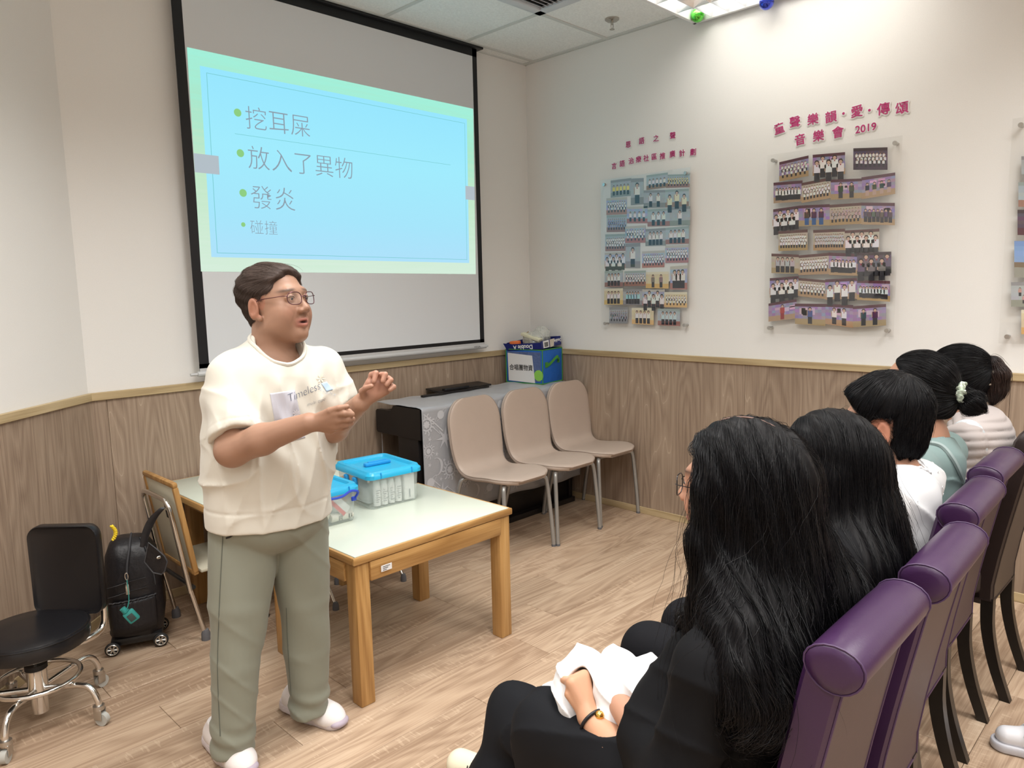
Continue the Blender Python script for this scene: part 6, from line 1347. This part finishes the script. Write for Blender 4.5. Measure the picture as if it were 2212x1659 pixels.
# ---- listener 1, nearest
P1H = 1.285
p1 = lambda u, v, d=0.: onh(u, v, P1H + d)
t1, h1, g1, T1, tp1, inv1 = seated('long black haired woman in round glasses and black top nearest the camera', p1(1590, 1056, .01), (-.12, .99), -2.585, SK2, None, M_btop, None, 1.0, yb=-2.965, lean=.0, wide=.98, zsh=.800,
    shirt_extra=lambda g, hd: (g.chain([(p1(1500, 1430, .02), .06), (p1(1455, 1540, .01), .072), (p1(1435, 1640, -.01), .075)], .04), g.disp(lambda p: (-.005 * (1 - np.abs(np.sin(p[:, 0] * 18 + p[:, 2] * 14 + 2 * np.sin(p[:, 2] * 9)))) ** 3).astype(f32))))
spectacles(h1, t1, inv1, mat('dark_wire_frame', (.02, .02, .025), .3, metal=.7), r=.0010, w=.0225, h=.0195, drop=-.002)
hf1 = Fld(); W = h1.W
hf1.ell(W(0, -.016, .036), (.092, .108, .098), h1.A, .02); hf1.ell(W(0, -.045, -.02), (.094, .085, .11), h1.A, .03)
hf1.chain([(W(.068, .018, .01), .034), (W(.072, .020, -.09), .035), (W(.068, .010, -.20), .036), (p1(1545, 1340, .0), .046), (p1(1555, 1440, -.04), .050)], .025)
hf1.chain([(W(-.068, .018, .01), .034), (W(-.072, .012, -.10), .035), (W(-.07, -.01, -.22), .045)], .025)
hf1.chain([(p1(1650, 1040, .0), .088), (p1(1650, 1200, -.02), .090), (p1(1650, 1330, -.04), .085), (p1(1600, 1480, -.07), .070), (p1(1580, 1600, -.09), .040)], .04)
hf1.chain([(p1(1730, 1180, .02), .060), (p1(1790, 1290, .0), .062), (p1(1770, 1370, -.02), .058), (p1(1690, 1450, -.05), .048)], .03); hf1.chain([(p1(1592, 1180, .0), .06), (p1(1592, 1280, -.08), .055), (p1(1596, 1370, -.15), .048), (p1(1600, 1450, -.19), .040), (p1(1606, 1520, -.21), .028), (p1(1612, 1575, -.22), .014)], .03); hf1.chain([(p1(1668, 1200, -.02), .07), (p1(1670, 1320, -.09), .06), (p1(1668, 1420, -.15), .050), (p1(1662, 1500, -.19), .038), (p1(1655, 1570, -.21), .018)], .03)
hf1.chain([(p1(1550, 1250, .05), .030), (p1(1515, 1310, .06), .028), (p1(1484, 1335, .06), .022)], .02)
hf1.disp(lambda p: (-.0022 * np.sin(((p - h1.c) @ h1.A.T)[:, 0] * 170 + 6 * np.sin(p[:, 2] * 9) + ((p - h1.c) @ h1.A.T)[:, 1] * 150)).astype(f32))
hf1.disp(lambda p: (.004 * np.exp(-(np.abs(((p - h1.c) @ h1.A.T)[:, 0] + .004) / .0035) ** 2) * (p[:, 2] > h1.c[2] + .06)).astype(f32))
def facecut(hd, y0=.052, zt=.075, slope=.25, wid=.085):
    def fn(p):
        q = ((p - hd.c) @ hd.A.T) / hd.s; return np.where(q[:, 2] > -.25, np.minimum(np.minimum(q[:, 1] - y0 - slope * np.maximum(np.abs(q[:, 0]) - .055, 0) * -1, zt - q[:, 2]), wid - np.abs(q[:, 0])), -1).astype(f32)
    return fn
hf1.put('i', facecut(h1), .006, (0, 0, 0), 99)
ho1, HP1 = field_mesh('hair', hf1, (-3.02, -3.26, .50), (-2.25, -2.70, 1.24), .0048, M_blackhair, t1)
part1 = from_part(h1)
strands('hair_strands', hf1, HP1, 9000, M_strand, ho1, inv1, part1, 16, .011, .00050, .0018, .10, seed=11)['kind'] = 'stuff'
curl = lambda p: (part1(p) + np.stack([np.sin(p[:, 2] * 40) * .9, np.cos(p[:, 2] * 34) * .9, np.zeros(len(p))], 1) * np.clip((.98 - p[:, 2]) * 4, 0, 1)[:, None]).astype(f32)
strands('curled_ends', hf1, HP1, 3500, M_strand, ho1, inv1, curl, 16, .010, .00050, .004, .25, keep=lambda p: p[:, 2] < .98, seed=12)['kind'] = 'stuff'
strands('loose_hair', hf1, HP1, 260, M_strand, ho1, inv1, part1, 18, .014, .00032, .012, .5, seed=13)['kind'] = 'stuff'
# scalp line of the parting
B().tube([tuple(W(.0, y, .036 + .098 * math.sqrt(max(0, 1 - ((y + .016) / .108) ** 2)) - .0005)) for y in np.linspace(-.075, .045, 14)], [.0008 + .0012 * math.sin(PI * i / 13) for i in range(14)], 6).build('parting', mat('scalp', (.16, .09, .07), .6), t1, inv=inv1)
# her left forearm and hand on the lap, bracelet, white garment, skirt over the knees
arm = Fld(); el1 = p1(1385, 1690, -.02); wr1_ = p1(1272, 1548, .10)
arm.chain([(p1(1425, 1600, .0), .042), (el1, .040), (el1 * .5 + wr1_ * .5, .035), (wr1_, .024)], .02)
kk = [p1(1236 + i * 9, 1476 - i * 5, .13 + .012 * i) for i in range(4)]
fingers(arm, [wr1_] + kk, [[k, k + np.array([.01, .03, -.008]), k + np.array([.02, .045, -.028])] for k in kk] + [[p1(1250, 1530, .11), p1(1228, 1500, .125), p1(1232, 1475, .14)]])
field_mesh('forearm', arm, (-2.90, -2.98, .38), (-2.45, -2.50, .80), .004, M_skin, t1, lambda p: np.tile(np.array((.50, .27, .165)), (len(p), 1)))
ax = nrm(wr1_ - el1); a1_ = np.cross(ax, UP); a1_ = nrm(a1_); a2_ = np.cross(ax, a1_); wc = wr1_ - ax * .012
B().tube([tuple(wc + (a1_ * math.cos(q) + a2_ * math.sin(q)) * .0285) for q in np.linspace(0, 2 * PI, 25)[:-1]], .0036, 8, closed=True).build('bracelet', M_blk, t1, inv=inv1)
B().sph(tuple(wc + RT * .012 - DN * .020 - FW * .018), .0095, 10).build('gold_charm', mat('gold', (.75, .48, .12), .25, metal=1.), t1, inv=inv1)
ks = Fld(); k0 = onh(1120, 1558, 1.72); k1_ = onh(1235, 1560, 1.80); hp = np.array([-2.60, -2.96, .52])
ks.chain([(hp - [.10, 0, .02], .09), (k0, .075), (onh(1085, 1720, 1.66), .080), (onh(1075, 1860, 1.62), .09)], .05); ks.chain([(hp + [-.10, .05, -.02], .09), (np.array([-2.67, -2.54, .475]), .075), (np.array([-2.67, -2.53, .15]), .08)], .05); ks.chain([(hp + [.10, .05, 0], .11), (np.array([-2.50, -2.54, .475]), .075), (k1_, .072), (onh(1190, 1740, 1.74), .08)], .05)
ks.cap(onh(1180, 1590, 1.74), hp - [0, 0, .03], .06, .09, .04); ks.cap(onh(1150, 1720, 1.68), onh(1150, 1600, 1.74), .08, .07, .06); ks.disp(lambda p: (-.010 * (1 - np.abs(np.sin(p[:, 0] * 24 + p[:, 1] * 7 + 1.5 * np.sin(p[:, 2] * 11)))) ** 2 - .004 * np.sin(p[:, 2] * 9 + p[:, 0] * 45)).astype(f32)); ks.plane((0, 0, .12), -UP, .01)
field_mesh('skirt', ks, (-2.95, -3.10, .10), (-2.25, -2.20, .72), .0055, M_bskirt, t1)
M_ivory = mat('ivory_canvas', (.72, .68, .52), .7)
f = Fld(); c = onz(1030, 1668, .03); f.cap(c + [0.02, -.08, .01], c + [-.01, .06, .004], .040, .042, .02); f.plane((0, 0, .002), -UP, .002); field_mesh('canvas_shoe', f, c - .16, c + .16, .005, M_ivory, t1)
B().tube([tuple(onz(*q, .062)) for q in ((1008, 1663), (1012, 1648), (1026, 1641), (1042, 1642))], .0022, 6).build('shoe_piping', M_blk, t1, inv=inv1)
# white cotton garment in her lap
gw = thing('white_garment', 'crumpled white cotton garment bunched on the lap of the nearest listener', 'garment', tuple(onh(1300, 1500, 1.46))); invg = INV[gw.name]
M_wct = mat('white_cotton', (.74, .745, .76), .85, sheen=.2, bump=(400, .15, .0006))
G = Fld(); w_ = lambda u, v, h: onh(u, v, h)
G.chain([(w_(1262, 1436, 1.50), .042), (w_(1240, 1475, 1.47), .044), (w_(1240, 1530, 1.44), .034)], .014); G.chain([(w_(1335, 1438, 1.46), .042), (w_(1345, 1490, 1.42), .052), (w_(1325, 1550, 1.38), .036)], .014)
G.chain([(w_(1398, 1455, 1.42), .036), (w_(1405, 1510, 1.38), .042)], .014); G.cap(w_(1176, 1486, 1.54), w_(1225, 1492, 1.50), .010, .020, .012)
G.cap(w_(1290, 1480, 1.46), w_(1370, 1505, 1.42), .042, .044, .014)
G.cap(w_(1244, 1500, 1.36), w_(1262, 1470, 1.47), .036, .026, .008, 's')
gf = lambda p: ((p - w_(1320, 1480, 1.44).astype(f32)) @ np.array([HR, HF, UP]).T)
G.disp(lambda p: (-.0065 * (1 - np.abs(np.sin(gf(p)[:, 0] * 42 + gf(p)[:, 2] * 12 + 2 * np.sin(gf(p)[:, 2] * 28)))) ** 2.5 - .004 * np.sin(gf(p)[:, 0] * 60 + gf(p)[:, 2] * 35) * np.sin(gf(p)[:, 1] * 40) - .003 * np.sin(gf(p)[:, 2] * 75 - gf(p)[:, 0] * 30)).astype(f32))
field_mesh('cloth', G, w_(1320, 1480, 1.44) - .24, w_(1320, 1480, 1.44) + .24, .0032, M_wct, gw)
# ---- listener 2, long straight hair
P2H = 1.64; p2 = lambda u, v, d=0.: onh(u, v, P2H + d)
t2, h2, g2, T2, tp2, inv2 = seated('long straight black haired listener second from the camera', p2(1781, 1005, .0), (-.14, .99), -2.165, SK2, None, M_btop, M_dark2, 1.0, yb=-2.97, zsh=.825)
hf2 = Fld(); W = h2.W
hf2.ell(W(0, -.016, .036), (.090, .106, .096), h2.A, .02); hf2.ell(W(0, -.045, -.02), (.092, .085, .11), h2.A, .03)
hf2.chain([(W(.070, .030, .015), .026), (W(.073, .026, -.06), .026)], .02).chain([(W(-.07, .02, .01), .034), (W(-.074, .01, -.2), .04)], .02)
hf2.chain([(p2(1830, 1010, .0), .085), (p2(1850, 1130, -.02), .090), (p2(1870, 1210, -.03), .092), (p2(1840, 1330, -.05), .10), (p2(1780, 1450, -.08), .10)], .04); hf2.chain([(p2(1835, 1120, -.06), .075), (p2(1835, 1230, -.13), .08), (p2(1830, 1350, -.16), .085)], .04)
hf2.chain([(W(.072, -.03, -.02), .036), (W(.075, -.04, -.16), .045), (W(.07, -.06, -.30), .05)], .03)
hf2.disp(lambda p: (-.0020 * np.sin(((p - h2.c) @ h2.A.T)[:, 0] * 170 + 4 * np.sin(p[:, 2] * 7) + ((p - h2.c) @ h2.A.T)[:, 1] * 150)).astype(f32))
hf2.put('i', facecut(h2, .050), .006, (0, 0, 0), 99)
ho2, HP2 = field_mesh('hair', hf2, (-2.46, -3.24, .60), (-1.90, -2.72, 1.22), .005, M_blackhair, t2)
strands('hair_strands', hf2, HP2, 5500, M_strand, ho2, inv2, from_part(h2, .5), 15, .011, .00050, .0015, .07, seed=21)['kind'] = 'stuff'
strands('loose_hair', hf2, HP2, 120, M_strand, ho2, inv2, from_part(h2, .5), 16, .013, .00035, .010, .4, seed=22)['kind'] = 'stuff'
kk2 = onh(1425, 1400, 1.86)
# ---- listener 3, short hair, white eyelet blouse
P3H = 1.985; p3 = lambda u, v, d=0.: onh(u, v, P3H + d)
M_eyl = mat('white_eyelet_cotton', (.60, .60, .61), .8, sheen=.1, bump=(300, .2, .0008))
t3, h3, g3, T3, tp3, inv3 = seated('short black haired listener in a white eyelet blouse, ear showing', p3(1905, 916), (-.20, .98), -1.70, SK2, None, M_eyl, M_dark2, 1.02, yb=-2.93, zsh=.86,
    shirt_extra=lambda g, hd: g.disp(lambda p: (-.007 * (1 - np.abs(np.sin(p[:, 0] * 20 + p[:, 2] * 18 + p[:, 1] * 11))) ** 3).astype(f32)))
def shorthair(hd, t, inv, lo, hi, h, n, seed, nape=-.078, puff=1., y0=.015, slope=.55, front=.0, er=.024):
    f = Fld(); W = hd.W
    f.ell(W(0, -.018, .050), np.array((.088, .106, .096)) * hd.s * puff, hd.A, .02); f.ell(W(0, -.052, -.020), np.array((.070, .060, .082)) * hd.s, hd.A, .03)
    if front: f.ell(W(0, .050, .070), np.array((.066, .044, .036)) * hd.s, hd.A, .02)
    def cut(p):
        q = ((p - hd.c) @ hd.A.T) / hd.s; x = np.abs(q[:, 0]); y = q[:, 1]; z = q[:, 2]
        a = y - (y0 + slope * np.clip(z - .005, -.2, .3)); lw = nape - z; sd = np.where(y > -.028, -.012 - z, lw); ear = np.where((x > .05) & (z < .030), er - np.sqrt((y + .008) ** 2 + ((z + .004) * .7) ** 2), -1)
        return (np.maximum(np.maximum(a, sd), ear) * hd.s * .85).astype(f32)
    f.put('i', cut, .006, hd.c, 99); f.disp(lambda p: (-.0018 * np.sin(((p - hd.c) @ hd.A.T)[:, 0] * 160 + ((p - hd.c) @ hd.A.T)[:, 1] * 110 + p[:, 2] * 90)).astype(f32))
    o, P = field_mesh('hair', f, lo, hi, h, M_blackhair, t); return f, o, P
c3 = h3.c
hf3, ho3, HP3 = shorthair(h3, t3, inv3, c3 - .17, c3 + .17, .0048, 0, 0, front=1, y0=.020, slope=.85, er=.032)
whorl = h3.W(.0, -.055, .13)
def fl3(p): d = p - whorl.astype(f32); return (d / np.maximum(np.linalg.norm(d, axis=1, keepdims=True), 1e-4) + down * .35).astype(f32)
strands('hair_strands', hf3, HP3, 4200, M_strand, ho3, inv3, fl3, 8, .0085, .00055, .0014, .08, seed=31)['kind'] = 'stuff'
# eyelets and lace edge
R_ = np.random.default_rng(4); sel = T3[(T3[:, 1] < -2.93) | (T3[:, 0] < -1.76)]; pk = []
for p in sel[R_.permutation(len(sel))]:
    if all(np.linalg.norm(p - q) > .030 for q in pk): pk.append(p)
    if len(pk) > 90: break
gn = grad(g3, np.array(pk, f32)); b = B(); b2_ = B()
for p, n in zip(pk, gn):
    n = Vector(n); a = n.orthogonal().normalized(); c = n.cross(a); o = Vector(p)
    b.tube([tuple(o + n * .0006 + (a * math.cos(q) + c * math.sin(q)) * .0030) for q in np.linspace(0, 2 * PI, 9)[:-1]], .0008, 5, closed=True); b2_.cyl(o, o + n * .0009, .0012, n=8)
e3 = b.build('eyelet_stitching', M_wct, tp3, inv=inv3); e3['kind'] = 'stuff'; e4 = b2_.build('eyelet_holes', mat('eyelet_shadow', (.35, .31, .30), .9), tp3, inv=inv3); e4['kind'] = 'stuff'
def neckring(hd, g, r, m, tp, inv, zz=-.148, rad=.070, scal=0):
    ring = []
    for k in range(40):
        a = 2 * PI * k / 40; p = hd.W(math.cos(a) * rad, -.050 + math.sin(a) * rad, zz + .05).astype(f32)[None]
        for _ in range(60): e = g(p); p = p + V3(0, 0, -1)[None] * np.clip(e, 0, .01)[:, None] * .6
        ring.append(tuple(p[0] + np.array([0, 0, scal * (k % 2)])))
    return B().tube(ring, r, 6, closed=True).build('neckline', m, tp, inv=inv)
neckring(h3, g3, .0035, M_wct, tp3, inv3, scal=.004)
# ---- listener 4, low bun in a floral scrunchie, teal T-shirt
P4H = 2.31; p4 = lambda u, v, d=0.: onh(u, v, P4H + d)
M_tl = mat('teal_grey_jersey', (.165, .235, .228), .8, sheen=.1); M_tl2 = mat('pale_teal_strap', (.27, .33, .325), .8)
t4, h4, g4, T4, tp4, inv4 = seated('listener with a scrunchie bun wearing a teal grey top and strap', p4(1972, 842), (-.20, .98), -1.255, SK2, None, M_tl, M_dark2, 1.0, yb=-2.885, zsh=.865,
    shirt_extra=lambda g, hd: g.disp(lambda p: (-.005 * (1 - np.abs(np.sin(p[:, 2] * 28 + p[:, 0] * 14 + p[:, 1] * 9))) ** 3 * (p[:, 2] < .84)).astype(f32)))
hf4 = Fld(); W = h4.W
hf4.ell(W(0, -.022, .034), np.array((.086, .102, .092)), h4.A, .02); hf4.ell(W(0, -.055, -.03), np.array((.072, .062, .075)), h4.A, .03); hf4.cap(W(0, -.09, -.02), W(0, -.112, -.010), .045, .026, .03)
hf4.put('i', lambda p: (np.maximum(((p - h4.c) @ h4.A.T)[:, 1] + .004 - .62 * ((p - h4.c) @ h4.A.T)[:, 2], -.085 - ((p - h4.c) @ h4.A.T)[:, 2])).astype(f32), .01, (0, 0, 0), 99)
ho4, HP4 = field_mesh('hair', hf4, h4.c - .17, h4.c + .17, .005, M_blackhair, t4)
toBun = lambda hd, c: (lambda p: ((lambda d: d / np.maximum(np.linalg.norm(d, axis=1, keepdims=True), 1e-4))(c.astype(f32) - p)).astype(f32))
bun4 = W(0, -.125, -.010); strands('hair_strands', hf4, HP4, 3200, M_strand, ho4, inv4, toBun(h4, bun4), 12, .009, .0006, .0012, .06, seed=41)['kind'] = 'stuff'
bb = Fld(); bc = W(.004, -.158, -.030); bb.ell(bc, (.035, .036, .034), h4.A, .01); bb.ell(W(.0, -.132, -.012), (.024, .026, .026), h4.A, .02); bb.disp(lambda p: (-.003 * np.sin(np.linalg.norm(p - bc, axis=1) * 0 + (p - bc)[:, 0] * 110 + (p - bc)[:, 2] * 120 + 3 * np.sin((p - bc)[:, 1] * 50))).astype(f32))
bo4, BP4 = field_mesh('hair_bun', bb, bc - .09, bc + .09, .004, M_blackhair, t4); strands('bun_strands', bb, BP4, 900, M_strand, bo4, inv4, lambda p: (down * .6 - h4.A[1].astype(f32) * .8 * np.ones((len(p), 1), f32)).astype(f32), 9, .008, .0006, .003, .15, seed=42)['kind'] = 'stuff'
sc_ = W(.010, -.130, .000); ey_ = h4.A[1]; q1 = h4.A[0]; q2 = h4.A[2]; M_scr1 = mat('floral_scrunchie', (.50, .58, .48), .7, var=(90, .6)); 
sc = B(); nS = 48
ringp = [tuple(sc_ + (q1 * math.cos(2 * PI * k / nS) + q2 * math.sin(2 * PI * k / nS)) * (.026 + .005 * math.sin(k * 2.1)) + ey_ * .006 * math.cos(k * 2.9)) for k in range(nS)]
scr = sc.tube(ringp, [.0095 + .003 * math.sin(k * 1.7) for k in range(nS)], 8, closed=True).build('scrunchie', M_scr1, t4, inv=inv4)
fl_ = B(); fy = B()
for k in range(0, nS, 3):
    o = np.array(ringp[k]); 
    for j in range(3): (fy if (k + j) % 4 == 0 else fl_).sph(tuple(o + R_.normal(0, .0065, 3)), .0030, 5)
fl_.build('flower_print', mat('scrunchie_white', (.75, .78, .72), .6), scr, inv=inv4); fy.build('flower_centre', mat('scrunchie_yellow', (.65, .55, .05), .6), scr, inv=inv4)
def surfline(name, pts, F, d, w, m, parent, inv, flat=True):
    me = bpy.data.meshes.new(name); L_ = bez(pts, 8); me.from_pydata([tuple(q) for q in L_], [], []); drape(me, F, d, .003); L_ = [tuple(v.co) for v in me.vertices]; bpy.data.meshes.remove(me); return B().tube(L_, w, 6).build(name, m, parent, inv=inv)
r_ = ray(2050, 1000); r_ = r_ / np.linalg.norm(r_)
surfline('shoulder_strap', [tuple(onh(*q, 2.1)) for q in ((1985, 952), (2030, 960), (2058, 990), (2078, 1030), (2092, 1065))], g4, r_, .0075, M_tl2, tp4, inv4)
# ---- listener 5, ponytail in a claw clip, quilted pink jacket
P5H = 2.62; p5 = lambda u, v, d=0.: onh(u, v, P5H + d)
M_pk = mat('pale_pink_quilt', (.40, .355, .342), .55, sheen=.1)
t5, h5, g5, T5, tp5, inv5 = seated('ponytailed listener in a quilted pale pink jacket, farthest along the row', p5(2058, 816), (-.18, .98), -.85, SK2, None, M_pk, M_dark2, .89, yb=-2.92, zsh=.885, wide=1.02,
    shirt_extra=lambda g, hd: (g.ell((-.83, -2.935, .84), (.165, .100, .15), None, .03), g.disp(lambda p: (-.007 * np.abs(np.sin(p[:, 2] * 105 + 1.2 * np.sin(p[:, 0] * 16 + p[:, 1] * 20))) ** .6 + .004).astype(f32))))
hf5 = Fld(); W = h5.W
hf5.ell(W(0, -.022, .036), np.array((.084, .102, .090)), h5.A, .02); hf5.ell(W(0, -.052, -.02), np.array((.070, .060, .075)), h5.A, .03); hf5.cap(W(0, -.075, .02), W(0, -.10, .045), .045, .022, .03)
hf5.put('i', lambda p: (np.maximum(np.maximum(((p - h5.c) @ h5.A.T)[:, 1] - .018 - .55 * ((p - h5.c) @ h5.A.T)[:, 2], np.where(((p - h5.c) @ h5.A.T)[:, 1] > -.03, -.01 - ((p - h5.c) @ h5.A.T)[:, 2], -.085 - ((p - h5.c) @ h5.A.T)[:, 2])), -9)).astype(f32), .01, (0, 0, 0), 99)
ho5, HP5 = field_mesh('hair', hf5, h5.c - .17, h5.c + .17, .005, M_blackhair, t5); ty = W(0, -.110, .052)
strands('hair_strands', hf5, HP5, 2600, M_strand, ho5, inv5, toBun(h5, ty), 12, .009, .0006, .0012, .06, seed=51)['kind'] = 'stuff'
pf = Fld(); pf.chain([(ty, .018), (W(0, -.130, .062), .023), (W(0, -.150, .02), .028), (W(0, -.150, -.04), .023), (W(0, -.140, -.078), .010)], .02); pf.disp(lambda p: (-.002 * np.sin(((p - h5.c) @ h5.A.T)[:, 0] * 220)).astype(f32))
po5, PP5 = field_mesh('ponytail', pf, h5.c + [-.14, -.30, -.14], h5.c + [.16, 0, .12], .0045, M_blackhair, t5)
strands('ponytail_strands', pf, PP5, 1100, mat('brown_black_strand', (.035, .018, .014), .35, spec=.6), po5, inv5, lambda p: (down + V3(0, -.3, 0) * (p[:, 2:3] > h5.c[2])).astype(f32), 9, .009, .0007, .003, .12, seed=52)['kind'] = 'stuff'
cb_ = B(); cc = W(.026, -.108, .022)
for k in range(5): o = cc + UP * (.030 - k * .016); cb_.tube([tuple(o), tuple(o + h5.A[0] * .010 - h5.A[1] * .010), tuple(o - h5.A[1] * .024)], .0035, 6)
cb_.tube([tuple(cc + UP * .034), tuple(cc - UP * .038)], .005, 8); cb_.tube([tuple(cc + h5.A[0] * .006 - h5.A[1] * (.012 + .013 * math.cos(a)) + UP * (.005 + .015 * math.sin(a))) for a in np.linspace(0, 2 * PI, 13)[:-1]], .0035, 6, closed=True)
cb_.build('claw_clip', mat('cream_clip', (.66, .56, .46), .35), t5, inv=inv5)
g6 = Fld(); g6.ell(p5(2087, 962, -.20), (.070, .060, .085), None, .03); g6.disp(lambda p: (-.004 * np.abs(np.sin(p[:, 0] * 30 + p[:, 2] * 22))).astype(f32)); g6.plane((0, 0, .66), -UP, .01)
field_mesh('grey_lace_vest', g6, p5(2087, 962, -.20) - .14, p5(2087, 962, -.20) + .14, .005, mat('grey_white_lace', (.48, .51, .53), .8, var=(120, .18)), t5)
# ---- white trainer in the lower right corner
sn = thing('trainer', 'white lace-up leather trainer on the floor in the lower right corner', 'shoe', tuple(onz(2200, 1600, 0))); ivn = INV[sn.name]
toe = onz(2136, 1596, 0.02); hl = onz(2360, 1655, 0.0); toe[2] = hl[2] = 0; d = nrm(hl - toe); l = np.cross(UP, d); A = np.array([d, l, UP]); Wn = lambda a, b_, c_: toe + d * a + l * b_ + UP * c_
M_lea = mat('white_leather', (.66, .66, .69), .4); M_soleg = mat('pale_grey_sole', (.50, .50, .54), .5)
f = Fld(); f.cap(Wn(.045, 0, .042), Wn(.12, .0, .046), .030, .036, .02); f.cap(Wn(.12, 0, .05), Wn(.22, 0, .055), .038, .036, .02); f.cap(Wn(.14, 0, .07), Wn(.24, 0, .10), .026, .032, .03); f.plane((0, 0, .024), -UP, .002)
up_, _ = field_mesh('upper', f, Wn(.14, 0, .06) - .18, Wn(.14, 0, .06) + .18, .004, M_lea, sn)
f2 = Fld(); f2.cap(Wn(.042, 0, .016), Wn(.12, 0, .016), .039, .043, .02); f2.cap(Wn(.12, 0, .016), Wn(.24, 0, .016), .043, .040, .02); f2.put('i', lambda p: np.abs(p[:, 2] - .015) - .014, .004, (0, 0, 0), 99); field_mesh('sole', f2, Wn(.14, 0, .06) - .18, Wn(.14, 0, .06) + .18, .004, M_soleg, sn)
for k in range(4):
    a = .085 + .024 * k; z = .078 + .009 * k; me = B(); me.tube(bez([tuple(Wn(a, -.030, z - .014)), tuple(Wn(a + .006, -.012, z + .006)), tuple(Wn(a + .010, .012, z + .006)), tuple(Wn(a + .012, .030, z - .014))], 5), .0032, 6)
    me.tube(bez([tuple(Wn(a, .030, z - .014)), tuple(Wn(a + .008, .01, z + .008)), tuple(Wn(a + .018, -.012, z + .008)), tuple(Wn(a + .022, -.030, z - .008))], 5), .0032, 6); me.build('lace', M_lwhite if 'M_lwhite' in globals() else M_wct, sn, inv=ivn)
for k in range(4): a = .085 + .024 * k; c = Vector(Wn(a + .002, -.0335, .060 + .006 * k)); B().sph(tuple(c), .0032, 6).build('eyelet', mat('eyelet_shadow2', (.12, .12, .13), .6), sn, inv=ivn)
B().tube(bez([tuple(Wn(.135, -.040, .022)), tuple(Wn(.125, -.040, .045)), tuple(Wn(.10, -.033, .062)), tuple(Wn(.15, -.034, .075))], 6), .0015, 6).build('stitch_line', M_soleg, sn, inv=ivn)
